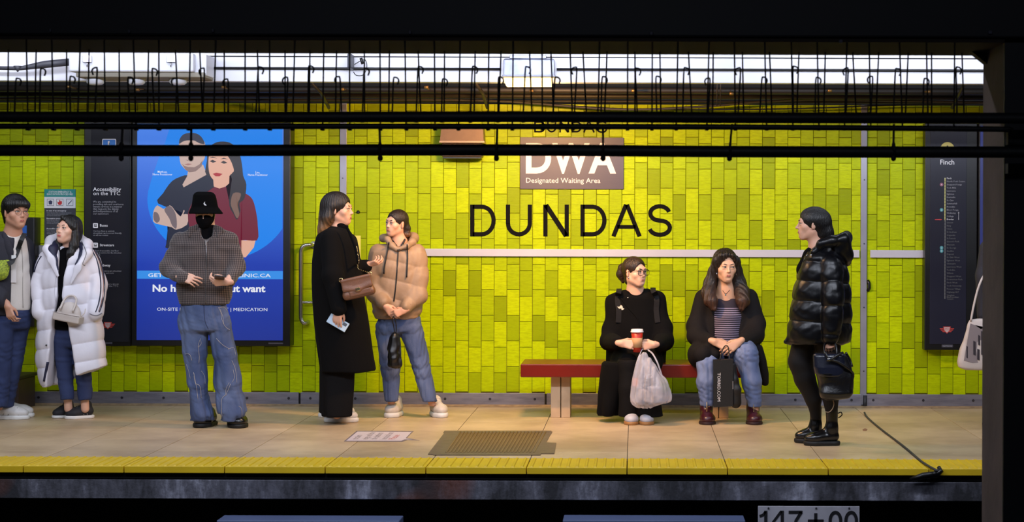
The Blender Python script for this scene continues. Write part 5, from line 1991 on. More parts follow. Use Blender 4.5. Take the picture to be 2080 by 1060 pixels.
# ------------------------------------------------------------------ tall woman in the long black coat
def woman_black_coat():
    Y = 13.44
    root = tag(empty('person', (P(690, 858, Y).x, Y, 0)), 'tall woman in long black coat with a brown handbag, talking with her hand raised', 'person')
    c, R, s = P(688.5, 425, Y), rot(80, 1), 1.04
    f = body_field((P(620, 0, Y).x, Y - .34, .03), (P(790, 0, Y).x, Y + .3, P(0, 384, Y).z), [(.84, 1.0), (1.14, 1.34), (1.46, 1.8)])
    head_solids(f, c, R, s, nose=1.08, neck_to=P(688, 468, Y + .01), neck_r=.050)
    f.chain([P(687, 470, Y), P(688, 540, Y), P(690, 660, Y)], [.06, .10, .11], .04)
    h1, h2 = P(687, 629, Y - .26), P(748, 537, Y + .06)
    f.chain([P(676, 490, Y - .1), P(680, 565, Y - .2), h1], [.04, .036, .024], .02)
    f.chain([P(705, 490, Y + .1), P(715, 560, Y + .18), h2], [.04, .036, .024], .02)
    f.chain([P(688, 650, Y - .06), P(685, 740, Y - .06), P(684, 842, Y - .04)], [.07, .05, .035], .02)
    f.chain([P(688, 650, Y + .06), P(685, 740, Y + .06), P(684, 838, Y + .08)], [.07, .05, .035], .02)
    hand_solids(f, h1, (-.12, .05, -1), (-.25, -1, 0), -1, curls=((.35, .5, .3), (.4, .55, .3), (.45, .6, .3), (.5, .6, .3)), s=.95, spread=.06, thumb_in=.35)
    hand_solids(f, h2, (1, -.3, .22), (.1, -.6, -.8), 1, curls=((.5, .7, .5), (.6, .8, .5), (.8, .9, .5), (.9, .9, .6)), s=.78, spread=.10, thumb_in=.3)
    f.build('body', SK_L, root)
    face_parts(root, c, R, s, None, brow=(34, 22, 16), lip=(168, 92, 84), nose=1.08)
    HM = ombre('ombre_hair', P(0, 470, Y).z, P(0, 418, Y).z, (26, 17, 14), (150, 108, 66))

    def long_(f):
        f.ell((0, .03, .045), (.082, .100, .085), k=.02)
        for q in (-1, 1):
            f.chain([(q * .062, .030, .02), (q * .066, .062, -.06), (q * .060, .098, -.14), (q * .045, .140, -.205)], [.036, .042, .040, .020], .03)
        f.chain([(0, .09, .02), (0, .115, -.07), (.0, .135, -.15), (.01, .16, -.215)], [.05, .052, .046, .018], .03)
        f.chain([(.072, .028, -.04), (.078, .05, -.10), (.082, .064, -.165)], [.016, .020, .008], .02)
        f.ell((.078, .004, -.014), (.014, .016, .026), k=.006, op='s')
    hair(root, c, R, s, HM, long_, 1.03, ext=(.14, .14, .24), lower=.25, n=30, amp=.0016, face=(.064, .074, .106), face_c=(0, -.100, -.034))
    m = MB()
    Mx = Matrix(R).to_4x4()
    Mx.translation = c
    e = Mx @ Vector((.083, .004, -.014))
    m.lathe([(.003, -.010), (.008, -.007), (.009, 0), (.008, .007), (.003, .010)], e, 10)
    m.build('earbud', mat('earbud_black', (12, 12, 13), .3), root)
    g = Field(*bounds([P(672, 440, Y), P(706, 490, Y)], .12), .006)
    g.chain([P(691, 462, Y + .0), P(689, 480, Y)], [.062, .072], .02)
    g.fold(.003, 40, 1)
    g.build('roll_neck', BLKF, root)
    # coat
    g = Field((P(622, 0, Y).x, Y - .40, P(0, 762, Y).z), (P(776, 0, Y).x, Y + .32, P(0, 446, Y).z), .0076)
    g.loft(lofty(Y, [(459, 672, 702, .07), (465, 654, 709, .12), (476, 645, 716, .165), (495, 639, 727, .185), (530, 634.5, 732, .19), (570, 633.5, 735, .195), (610, 635, 741, .20), (660, 639, 749, .205), (710, 644.5, 757, .21), (745, 649, 763, .215), (753, 650, 764, .215)]), zr=.01, wave=(.012, 4, P(0, 640, Y).z, .6))
    g.chain([P(672, 484, Y - .13), P(676, 560, Y - .215), P(688, 626, Y - .255)], [.078, .076, .058], .03)
    g.chain([P(706, 492, Y + .12), P(716, 560, Y + .16), P(742, 541, Y + .075)], [.07, .062, .048], .03)
    g.ell(P(696, 452, Y - .02), (.062, .07, .055), k=.01, op='s')
    g.fold(.008, 14, 3, (1, 1, .5))
    ct = g.build('coat', WOOLB, root)
    for nm, pts, r in (('lapel', [(703, 458), (713, 480), (722, 505), (727, 535)], .009),):
        h = Field(*bounds([P(680, 450, Y), P(740, 540, Y)], .24), .005)
        pp = hug(g, dense(pts, 4), Y - .2, .002)
        h.chain(pp, [r] * len(pp), .01, flat=((.5, 1, 0), .4))
        h.build(nm, WOOLB, ct)
    # wide trousers
    g = Field((P(640, 0, Y).x, Y - .2, .035), (P(732, 0, Y).x, Y + .22, P(0, 730, Y).z), .0075)
    g.loft(lofty(Y - .06, [(735, 652, 722, .085), (790, 652, 720, .085), (830, 652, 717, .085), (846, 656, 715, .085)]), zr=.01, wave=(.008, 5, .6, 1))
    g.loft(lofty(Y + .08, [(735, 650, 716, .085), (790, 650, 714, .085), (838, 648, 710, .085)]), zr=.01)
    g.fold(.006, 18, 4, (1, 1, .3))
    g.build('trousers', BLKT, root)
    a, b = fl(723, 858.5), fl(658, 857)
    y1 = a.y + .045
    shoe(root, 'shoe', (a.x, y1, 0), (b.x + .01, y1 + .01, 0), WSHOE, WSOLE, w=.05, h=.085, sole=.034, collar=.10, laces=mat('lace_white', (226, 224, 220), .8))
    a, b = fl(718, 849), fl(642, 849)
    shoe(root, 'shoe', (a.x, a.y + .05, 0), (b.x + .012, a.y + .06, 0), WSHOE, WSOLE, w=.05, h=.085, sole=.034, collar=.10)
    # phone held against her coat
    t = tag(empty('phone', P(687, 655, Y - .24)), 'pale blue phone in the lowered hand of the black coated woman', 'phone')
    Mx = Matrix.Translation(P(686.5, 655.5, Y - .235)) @ Matrix.Rotation(math.radians(30), 4, 'Y') @ Matrix.Rotation(math.radians(-12), 4, 'X')
    MB().box((-.079, -.004, -.037), (.079, .004, .037), .0035, Mx).build('phone_body', mat('phone_pale_blue', (176, 196, 214), .3), t)
    MB().box((.035, -.0062, .004), (.066, -.0038, .026), .002, Mx).build('camera_bump', mat('phone_camera', (60, 66, 76), .3), t)
    # brown saddle bag
    t = tag(empty('handbag', P(727, 600, Y - .3)), 'brown leather flap handbag with gold clasp on the black coat', 'handbag')
    BRN = mat('bag_brown', (112, 74, 52), .45, bump=(160, .15), vary=(10, .4, (88, 56, 38)))
    q = hug_obj(ct, [(700, 560), (727, 580), (742, 590)], Y - .2)
    yb = min(p.y for p in q) - .045
    Mx = Matrix.Translation(P(726, 580, yb)) @ Matrix.Rotation(math.radians(-13), 4, 'Y') @ Matrix.Rotation(math.radians(6), 4, 'Z')
    M3 = Mx.to_3x3()
    L = lambda x, y, z: Mx @ Vector((x, y, z))
    h = Field(*bounds([L(x, 0, z) for x in (-.14, .14) for z in (-.12, .12)], .07), .005)
    h.rbox(L(0, 0, -.012), (.112, .042, .068), .03, M3)
    h.rbox(L(0, -.004, -.060), (.118, .044, .026), .022, M3, k=.03)
    bd = h.build('bag_body', BRN, t)
    h = Field(*bounds([L(x, 0, z) for x in (-.14, .14) for z in (-.12, .12)], .08), .0045)
    h.rbox(L(0, -.044, .018), (.112, .008, .044), .008, M3)
    h.cap(L(-.085, -.046, -.012), L(0, -.049, -.036), .013, .016, .02, flat=(M3 @ Vector((0, 1, 0)), .5))
    h.cap(L(.085, -.046, -.012), L(0, -.049, -.036), .013, .016, .02, flat=(M3 @ Vector((0, 1, 0)), .5))
    h.rbox(L(0, -.01, .058), (.112, .040, .010), .009, M3, k=.012)
    h.build('flap', BRN, t)
    h = Field(*bounds([L(x, 0, z) for x in (-.14, .14) for z in (-.12, .12)], .08), .0045)
    h.rbox(L(.012, -.046, -.052), (.082, .009, .022), .008, M3)
    h.build('front_pocket', BRN, t)
    GOLD = mat('gold_metal', (232, 204, 150), .22, 1.0)
    MB().box((-.016, -.066, -.040), (.018, -.054, -.014), .004, Mx).build('clasp', GOLD, t)
    m = MB()
    for q in (-1, 1):
        m.tube([L(q * .108 + .014 * math.cos(a), -.012, .066 + .014 * math.sin(a)) for a in np.linspace(0, 6.28, 12, endpoint=False)], .0032, 5, closed=True)
    o = m.build('ring', GOLD, t)
    o['kind'] = 'stuff'
    e = L(.10, -.012, .078)
    m = MB()
    n = 9
    tp = hug_obj(ct, [(728, 545), (729, 530), (727, 515), (724, 500)], Y - .2)
    path = [e] + [Vector((p.x, p.y - .010, p.z)) for p in tp]
    path = [Vector(p) for p in crv([tuple(p) for p in path], 6, False)]
    for k in range(0, len(path) - 1, 1):
        p, d = path[k], (path[min(k + 1, len(path) - 1)] - path[k - 1 if k else 0]).normalized()
        sd = d.orthogonal().normalized() if k % 2 else d.cross(d.orthogonal().normalized())
        m.tube([p + d * .0075 * math.cos(a) + sd * .0045 * math.sin(a) for a in np.linspace(0, 6.28, 8, endpoint=False)], .0016, 4, closed=True)
    o = m.build('chain', GOLD, t)
    o['kind'] = 'stuff'


def hug_obj(o, pix, y):
    """Like hug, against a finished object's mesh."""
    from mathutils.bvhtree import BVHTree
    me = o.data
    if not hasattr(hug_obj, 'c'):
        hug_obj.c = {}
    if me.name not in hug_obj.c:
        n = len(me.vertices)
        co = np.empty(n * 3, dtype=np.float32)
        me.vertices.foreach_get('co', co)
        hug_obj.c[me.name] = BVHTree.FromPolygons(co.reshape(-1, 3).tolist(), [tuple(p.vertices) for p in me.polygons])
    t = hug_obj.c[me.name]
    out = []
    yy = y
    for u, v in pix:
        for _ in range(2):
            p = P(u, v, yy)
            h = t.ray_cast(Vector((p.x, y - 1.2, p.z)), Vector((0, 1, 0)))
            if h[0] is None:
                break
            yy = h[0].y
        out.append(P(u, v, yy))
    return out


woman_black_coat()


# ------------------------------------------------------------------ woman in the beige padded jacket
def woman_beige():
    Y = 13.84
    root = tag(empty('person', (P(830, 848, Y).x, Y, 0)), 'smiling woman in beige padded jacket and blue jeans with her hands clasped', 'person')
    c, R, s = P(805, 453, Y - .02), rot(-40, 1, 5), .90
    f = body_field((P(740, 0, Y).x, Y - .34, .08), (P(915, 0, Y).x, Y + .22, P(0, 418, Y).z), [(.76, .93), (1.38, 1.68)])
    head_solids(f, c, R, s, neck_to=P(812, 492, Y + .02), neck_r=.047)
    f.chain([P(810, 492, Y + .02), P(808, 560, Y + .03), P(808, 640, Y + .03)], [.06, .10, .11], .04)
    h1, h2 = P(783, 622, Y - .17), P(822, 630, Y - .17)
    f.chain([P(775, 510, Y), P(764, 590, Y - .06), h1], [.04, .034, .023], .02)
    f.chain([P(840, 510, Y), P(848, 600, Y - .06), h2], [.04, .034, .023], .02)
    f.chain([P(786, 640, Y), P(790, 730, Y), P(795, 818, Y + .06)], [.045, .03, .03], .02)
    f.chain([P(836, 640, Y), P(856, 730, Y), P(878, 820, Y + .06)], [.045, .03, .03], .02)
    hand_solids(f, h1, (.75, -.15, -.75), (-.2, -1, .1), -1, curls=((.5, .5, .3), (.5, .6, .3), (.5, .6, .3), (.5, .6, .3)), s=.84, spread=.02, thumb_in=.3)
    hand_solids(f, h2 + Vector((0, -.012, 0)), (-.95, -.25, -.35), (.15, -1, .1), 1, curls=((.7, .7, .4), (.7, .8, .4), (.7, .8, .4), (.7, .8, .4)), s=.80, spread=.02, thumb_in=.4)
    f.build('body', SK_L, root)
    face_parts(root, c, R, s, None, brow=(44, 28, 20), lip=(176, 98, 90), smile=1, look=(-.3, 0))
    HM = ombre('brown_ombre', P(0, 482, Y).z, P(0, 448, Y).z, (34, 20, 15), (150, 98, 52))

    def tied(f):
        f.ell((.025, .085, -.045), (.050, .048, .048), k=.03)
        f.ell((.050, .085, -.092), (.045, .035, .026), k=.02)
    hair(root, c, R, s, HM, tied, 1.0, n=40, amp=.0012, face=(.066, .076, .100), face_c=(0, -.098, -.035))
    # padded jacket
    PUF = mat('beige_nylon', (152, 124, 98), .55, bump=(40, .15), vary=(9, .3, (134, 108, 84)))
    g = Field((P(738, 0, Y).x, Y - .32, P(0, 656, Y).z), (P(876, 0, Y).x, Y + .24, P(0, 484, Y).z), .0062)
    zq = [P(0, v, Y).z for v in (668, 637, 604, 566, 528, 492, 470)]
    g.loft(lofty(Y + .02, [(496, 782, 838, .075), (501, 768, 850, .105), (510, 759, 858, .125), (540, 757, 862, .15), (580, 757, 864, .155), (620, 756, 861, .15), (634, 757, 857, .14), (640, 762, 853, .125), (647, 763, 852, .125)]), zr=.012, quilt=(.010, zq, .25), expo=2.3)
    qm = lambda n, ph=0.0: (lambda t: 1 + .11 * (np.sqrt(np.abs(np.sin(math.pi * (t * n + ph)))) - .6))
    g.chain([P(768, 512, Y), P(760, 560, Y - .02), P(762, 595, Y - .06)], [.074, .066, .062], .03, mod=qm(1.5))
    g.chain([P(762, 595, Y - .06), P(779, 614, Y - .15)], [.064, .046], .03, mod=qm(1.2, .3))
    g.chain([P(846, 514, Y), P(852, 560, Y - .02), P(849, 600, Y - .06)], [.076, .070, .068], .03, mod=qm(1.5))
    g.chain([P(849, 600, Y - .06), P(825, 624, Y - .15)], [.068, .046], .03, mod=qm(1.2, .3))
    g.ell(P(809, 488, Y - .07), (.05, .08, .05), k=.012, op='s')
    g.fold(.007, 24, 11, (1, 1, .8))
    g.fold(.004, 60, 12, (1, 1, .5))
    jk = g.build('padded_jacket', PUF, root)
    h = Field(*bounds([P(768, 462, Y), P(858, 510, Y)], .17), .0055)
    h.chain([P(787, 486, Y - .06), P(779, 484, Y + .02), P(796, 478, Y + .11), P(822, 478, Y + .13), P(840, 483, Y + .07), P(838, 492, Y - .03)], [.024, .028, .036, .040, .036, .027], .03)
    h.chain([P(838, 492, Y - .03), P(826, 499, Y - .09), P(812, 506, Y - .11)], [.025, .021, .016], .02)
    h.chain([P(787, 486, Y - .06), P(796, 499, Y - .1), P(806, 506, Y - .11)], [.023, .021, .016], .02)
    h.fold(.006, 40, 5)
    h.build('hood', PUF, jk)
    BT = mat('black_trim', (18, 17, 19), .5)
    seam_line(g, [[(809, 506), (807, 540), (804, 580), (800, 612)]], Y - .15, .0055, BT, jk, 'zip', .002)
    for p in ([(790, 492), (786, 515), (781, 540), (780, 556)], [(827, 497), (828, 520), (827, 545), (826, 563)]):
        pp = hug(g, dense(p, 3), Y - .15, .012)
        o = MB()
        o.tube(pp, .0058, 6)
        o.build('drawstring', BT, jk)
    cuffm = mat('beige_rib', (140, 112, 84), .8, bump=(20, .4, (4, 4, .2)))
    for p in ((P(777, 612, Y - .14), P(784, 620, Y - .168)), (P(829, 620, Y - .14), P(821, 628, Y - .168))):
        MB().tube(p, [.042, .034], 14).build('cuff', cuffm, jk)
    for pts in ([(798, 490), (804, 499), (808, 509)], [(822, 487), (817, 498), (810, 509)]):
        h = Field(*bounds([P(790, 480, Y - .1), P(828, 514, Y)], .12), .004)
        h.chain([P(*p, Y - .06 - .035 * k) for k, p in enumerate(pts)], [.009, .009, .006], .01, flat=((0, 1, 0), .5))
        h.build('collar', BT, jk)
    h = Field(*bounds([P(770, 630, Y), P(850, 660, Y)], .16), .007)
    h.loft(lofty(Y + .02, [(636, 776, 846, .11), (653, 776, 846, .115)]), zr=.01)
    h.build('black_top', BLKF, root)
    # jeans
    g = Field((P(752, 0, Y).x, Y - .15, .09), (P(898, 0, Y).x, Y + .22, P(0, 632, Y).z), .0062)
    g.loft(lofty(Y + .02, [(640, 770, 852, .11), (660, 766, 855, .115), (676, 765, 856, .10)]), zr=.02)
    g.loft(lofty(Y + .02, [(660, 765, 808, .095), (690, 766, 813, .09), (730, 771, 813, .075), (770, 777, 811, .06), (800, 781, 809.5, .056), (814, 782, 809, .056)]), k=.03, zr=.008)
    g.loft(lofty(Y + .02, [(660, 808, 856, .095), (690, 818, 863, .09), (730, 833, 871, .075), (770, 845, 878, .06), (800, 855, 885, .056), (815, 858, 887, .056)]), k=.012, zr=.008)
    g.fold(.007, 34, 8, (1.3, 1.3, .8), None, True)
    jn = g.build('jeans', JEANM, root)
    LW = mat('lace_cream', (214, 204, 190), .8)
    CRS = mat('cream_trainer', (208, 198, 186), .5, bump=(60, .1), vary=(30, .5, (182, 170, 158)))
    a = fl(793, 849.5)
    shoe(root, 'shoe', (a.x - .02, a.y + .03, 0), (a.x + .035, a.y + .235, 0), CRS, WSOLE, w=.052, h=.10, sole=.038, collar=.125, laces=LW)
    a = fl(890, 849.5)
    shoe(root, 'shoe', (a.x + .03, a.y + .03, 0), (a.x - .055, a.y + .22, 0), CRS, WSOLE, w=.052, h=.10, sole=.038, collar=.125, laces=LW)
    # ruffled black pouch hanging from her hands
    t = tag(empty('wrist_pouch', P(800, 745, Y - .2)), 'ruffled black pouch hanging from the clasped hands of the woman in beige', 'pouch')
    g = Field(*bounds([P(785, 672, Y - .2), P(816, 748, Y - .2)], .06), .005)
    yp = Y - .19
    g.loft(lofty(yp, [(676, 799, 806, .016), (684, 794, 810, .03), (700, 791, 812, .036), (712, 789, 811, .034), (728, 787.5, 814, .042), (742, 787, 815, .042), (747, 792, 811, .03)]), zr=.012, wave=(.009, 5, P(0, 670, yp).z, 0))
    g.fold(.013, 45, 4, (1, 1, .8))
    g.build('pouch_body', mat('black_satin', (14, 13, 15), .35, spec=.5), t)
    tubes('pouch_cord', [[P(802, 680, yp), P(800, 664, yp - .01), P(797, 650, yp - .03), P(799, 642, yp - .035)], [P(804, 680, yp), P(805, 664, yp - .01), P(803, 650, yp - .03), P(799, 642, yp - .035)]], .004, BT, t)


woman_beige()


# ------------------------------------------------------------------ woman in the long white coat
def woman_white_coat():
    Y = 13.64
    root = tag(empty('person', (P(140, 850, Y).x, Y, 0)), 'woman with long black hair in long white quilted coat carrying a small cream bag', 'person')
    c, R, s = P(139, 466, Y - .02), rot(-26, 9, 3), .97
    f = body_field((P(58, 0, Y).x, Y - .32, .03), (P(222, 0, Y).x, Y + .24, P(0, 428, Y).z), [(.03, .14), (1.36, 1.64)])
    head_solids(f, c, R, s, fat=1.03, nose=.9, neck_to=P(141, 512, Y + .02), neck_r=.047)
    f.chain([P(141, 512, Y + .02), P(141, 570, Y + .03), P(141, 650, Y + .03)], [.06, .09, .10], .04)
    f.chain([P(100, 530, Y), P(82, 585, Y), P(84, 640, Y - .06)], [.04, .034, .026], .02)
    f.chain([P(180, 530, Y), P(196, 580, Y), P(192, 634, Y - .06)], [.04, .034, .026], .02)
    f.chain([P(124, 650, Y), P(132, 730, Y - .02), P(139, 830, Y + .05)], [.04, .03, .031], .02)
    f.chain([P(160, 650, Y), P(168, 730, Y + .02), P(173, 830, Y + .06)], [.04, .03, .031], .02)
    f.build('body', SK_F, root)
    face_parts(root, c, R, s, None, brow=(30, 20, 16), lip=(178, 84, 82), iris=(24, 16, 12), nose=.9)

    def long_(f):
        f.cap((0, .065, -.02), (0, .075, -.15), .064, .058, .03)
        f.chain([(-.066, .01, .03), (-.070, .015, -.05), (-.066, -.005, -.12), (-.060, -.035, -.19), (-.048, -.05, -.25)], [.022, .026, .034, .034, .014], .02)
        f.chain([(.070, .0, .04), (.082, .0, -.04), (.088, -.005, -.12), (.085, -.025, -.19), (.080, -.035, -.24)], [.018, .026, .034, .028, .012], .02)
        f.cap((-.02, -.070, .092), (.074, -.022, .02), .010, .012, .03)
    hair(root, c, R, s, HBLK, long_, 1.0, ext=(.15, .15, .28), lower=.29, n=30, amp=.0018, face=(.063, .080, .108), face_c=(-.008, -.096, -.032), ear=False)
    tubes('loose_lock', [[P(166, 490, Y - .1), P(175, 512, Y - .14), P(172, 525, Y - .16), P(168, 536, Y - .17), P(173, 540, Y - .17)]], .0022, HBLK, root)
    # dark top under the coat
    g = Field(*bounds([P(100, 500, Y), P(180, 690, Y)], .16), .007)
    g.loft(lofty(Y, [(502, 124, 162, .06), (520, 112, 172, .085), (560, 106, 176, .125), (620, 106, 176, .13), (668, 108, 174, .125)]), zr=.02)
    g.build('black_top', BLKF, root)
    WC = mat('white_nylon', (222, 218, 226), .5, bump=(30, .12), vary=(6, .25, (206, 202, 214)))
    NAVY = mat('navy_lining', (24, 26, 54), .6)
    g = Field((P(58, 0, Y).x, Y - .30, P(0, 792, Y).z), (P(226, 0, Y).x, Y + .28, P(0, 486, Y).z), .0062)
    zq = [P(0, v, Y).z for v in (850, 812, 775, 737, 700, 662, 622, 580, 540, 502, 470)]
    g.loft(lofty(Y + .02, [(500, 118, 170, .085), (508, 100, 184, .115), (520, 90, 192, .14), (560, 84, 197, .165), (600, 82, 200, .175), (650, 78, 206, .18), (700, 75, 211, .185), (730, 76, 214.5, .185), (750, 78, 216, .185), (766, 82, 206, .18), (784, 86, 180, .17)]), zr=.018, quilt=(.014, zq, -.16), expo=2.2)
    qm = lambda n, ph=0.0: (lambda t: 1 + .13 * (np.sqrt(np.abs(np.sin(math.pi * (t * n + ph)))) - .6))
    g.chain([P(96, 526, Y), P(80, 575, Y - .01), P(82, 634, Y - .08)], [.070, .068, .056], .02, mod=qm(1.6))
    g.chain([P(182, 524, Y), P(199, 578, Y - .01), P(194, 634, Y - .08)], [.072, .070, .060], .02, mod=qm(1.6))
    # slanting hem: higher at the right, a point at the left front
    X = g.ax[0][:, None, None]
    Z = g.ax[2][None, None, :]
    xa, xb = P(152, 0, Y).x, P(218, 0, Y).x
    zl = P(0, 767, Y).z + (X - xa) / (xb - xa) * (P(0, 741, Y).z - P(0, 767, Y).z)
    zl2 = P(0, 784, Y).z + 0 * X + np.maximum(0, (P(87, 0, Y).x - X)) * 1.2
    hem = np.where(X > P(128, 0, Y).x, zl, zl2)
    g.D = np.maximum(g.D, (hem - Z) * .8).astype(np.float32)
    # open front: a wedge that widens to the hem
    Yc = g.ax[1][None, :, None]
    zs_ = [P(0, v, Y).z for v in (790, 740, 690, 650, 600, 560, 520, 495, 470)]
    ul = [P(u, 0, Y - .15).x for u in (94, 100, 104, 108, 117, 117, 118, 112, 100)]
    ur = [P(u, 0, Y - .15).x for u in (160, 153, 146, 138, 128, 131, 137, 150, 168)]
    zz = g.ax[2]
    L_, R_ = np.interp(zz, zs_[0:], ul)[None, None, :], np.interp(zz, zs_[0:], ur)[None, None, :]
    mid, hw = (L_ + R_) / 2, (R_ - L_) / 2
    dep = np.interp(zz, [P(0, 700, Y).z, P(0, 600, Y).z], [Y + .06, Y - .05])[None, None, :]
    wedge = np.maximum(np.abs(X - mid) - hw, Yc - dep)
    g.D = -smin(-g.D, wedge, .02).astype(np.float32)
    g.fold(.005, 30, 3, (1, 1, .8))
    ct = g.build('quilted_coat', WC, root)
    # hood lying open round the neck, navy inside
    h = Field(*bounds([P(84, 478, Y), P(192, 552, Y)], .17), .0058)
    h.chain([P(116, 560, Y - .17), P(104, 528, Y - .15), P(97, 506, Y - .08), P(104, 490, Y + .06), P(128, 484, Y + .15), P(156, 486, Y + .15), P(176, 497, Y + .05), P(178, 515, Y - .08), P(158, 545, Y - .155), P(141, 580, Y - .175)], [.012, .024, .034, .044, .052, .052, .044, .034, .022, .010], .03)
    h.fold(.004, 30, 9)
    hd = h.build('hood', WC, ct)
    h = Field(*bounds([P(90, 480, Y), P(190, 560, Y)], .15), .006)
    h.chain([P(119, 556, Y - .165), P(109, 528, Y - .14), P(106, 508, Y - .09), P(116, 498, Y + .0), P(135, 496, Y + .06)], [.012, .024, .034, .034, .034], .03)
    h.chain([P(153, 540, Y - .15), P(168, 517, Y - .09), P(164, 502, Y + .0), P(150, 496, Y + .06)], [.010, .022, .030, .034], .03)
    h.build('hood_lining', NAVY, hd)
    ORG = mat('stripe_brown', (120, 72, 52), .7)
    for off, m_, nm in ((0, NAVY, 'navy_stripe'), (5.2, ORG, 'brown_stripe'), (7.6, NAVY, 'navy_stripe')):
        seam_line(g, [[(187 + off * .7, 508), (197 + off * .9, 530), (203.5 + off, 560), (204.5 + off, 590), (200.5 + off, 615), (194 + off, 634)]], Y - .05, .0048 if off != 5.2 else .0028, m_, ct, nm, .001)
    for off in (0, 5):
        seam_line(g, [[(84 - off * .9, 520), (76 - off * .7, 534), (69.5 - off * .3, 552)]], Y - .05, .0052, NAVY, ct, 'navy_stripe', .001)
    seam_line(g, [[(97, 735), (93, 755), (89.5, 774)]], Y - .2, .011, NAVY, ct, 'hem_facing', -.002)
    m = MB()
    for p in hug(g, [(117.5, 594), (94, 701)], Y - .2, .004):
        m.lathe([(.002, -.006), (.006, -.004), (.007, 0), (.006, .004), (.002, .006)], p, 8)
    m.build('snap_button', BSOLE, ct)['kind'] = 'stuff'
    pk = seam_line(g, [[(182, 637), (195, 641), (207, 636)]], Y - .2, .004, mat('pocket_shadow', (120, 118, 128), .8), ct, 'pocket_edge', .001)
    seam_line(g, [[(114, 560), (111, 590), (113, 612)]], Y - .2, .0016, mat('cord_white', (190, 188, 196), .7), ct, 'hood_cord', .004)
    # dark jeans
    g = Field((P(98, 0, Y).x, Y - .14, .13), (P(198, 0, Y).x, Y + .2, P(0, 655, Y).z), .0066)
    g.loft(lofty(Y + .01, [(660, 106, 176, .10), (690, 107, 177, .10), (705, 109, 176, .09)]), zr=.02)
    g.loft(lofty(Y, [(680, 106, 144, .085), (720, 111, 147, .075), (750, 115, 148, .066), (790, 120, 149, .056), (812, 123, 150, .052)]), zr=.008)
    g.loft(lofty(Y + .03, [(680, 142, 177, .085), (720, 148, 182, .075), (750, 153, 185, .066), (790, 158, 187, .056), (812, 160, 187, .052)]), k=.01, zr=.008)
    g.fold(.005, 34, 5, (1, 1, 1.6))
    g.build('jeans', JEAND, root)
    GRY_ = mat('black_mesh_trainer', (30, 30, 36), .7, bump=(200, .3))
    a, b = fl(107, 850), fl(150, 845)
    shoe(root, 'shoe', (a.x + .004, a.y + .035, 0), (b.x, a.y + .15, 0), GRY_, WSOLE, w=.044, h=.085, sole=.022, collar=.105, laces=BSOLE)
    a, b = fl(131, 852), fl(187, 849)
    shoe(root, 'shoe', (a.x + .004, a.y + .035, 0), (b.x, a.y + .12, 0), GRY_, WSOLE, w=.046, h=.085, sole=.026, collar=.105, laces=BSOLE)
    # small cream dome bag worn in front
    t = tag(empty('handbag', P(142, 657, Y - .24)), 'small cream dome handbag with top handle on the white coat', 'handbag')
    CRM = mat('cream_leather', (196, 184, 176), .4, bump=(120, .08))
    yb = min(p.y for p in hug_obj(ct, [(118, 630), (165, 630), (160, 645), (165, 610)], Y - .1)) - .040
    Mx = Matrix.Translation(P(141.5, 630, yb)) @ Matrix.Rotation(math.radians(10), 4, 'Y') @ Matrix.Rotation(math.radians(-8), 4, 'Z')
    M3 = Mx.to_3x3()
    L = lambda x, y, z: Mx @ Vector((x, y, z))
    g = Field(*bounds([L(x, 0, z) for x in (-.15, .15) for z in (-.12, .12)], .07), .0048)
    g.rbox(L(0, 0, -.060), (.108, .048, .030), .012, M3)
    g.ell(L(0, 0, -.035), (.096, .044, .098), M3, k=.006)
    g.put(g.ax and (g.ax[0][0], g.ax[1][0], g.ax[2][0]), (g.ax[0][-1], g.ax[1][-1], g.ax[2][-1]), lambda X, Y_, Z: -((X - L(0, 0, -.09).x) * M3[0][2] + (Y_ - L(0, 0, -.09).y) * M3[1][2] + (Z - L(0, 0, -.09).z) * M3[2][2]), .006, 'i', 0)
    bd = g.build('bag_body', CRM, t)
    tubes('seam', [[L(-.108, -.049, -.030), L(-.05, -.053, -.030), L(.05, -.053, -.030), L(.108, -.049, -.030)]], .0022, mat('cream_seam', (150, 138, 132), .5), bd)
    tubes('handle', [[L(-.052, -.045, .015), L(-.052, -.030, .048), L(-.045, -.010, .085), L(-.02, .0, .108), L(.015, .0, .110), L(.042, -.010, .088), L(.050, -.030, .048), L(.050, -.045, .015)]], .0085, CRM, t, 10)
    m = MB()
    for q in (-.052, .050):
        m.tube([L(q, -.052, .02), L(q, -.052, -.005)], [.009, .006], 8)
    m.build('handle_tab', CRM, t)['kind'] = 'stuff'
    tubes('strap', [[L(.1, .0, -.02), P(168, 600, Y - .2), P(178, 560, Y - .185)] and [L(.100, -.01, -.03), L(.118, .004, .0), L(.112, .02, .03)]], .004, CRM, t)


woman_white_coat()
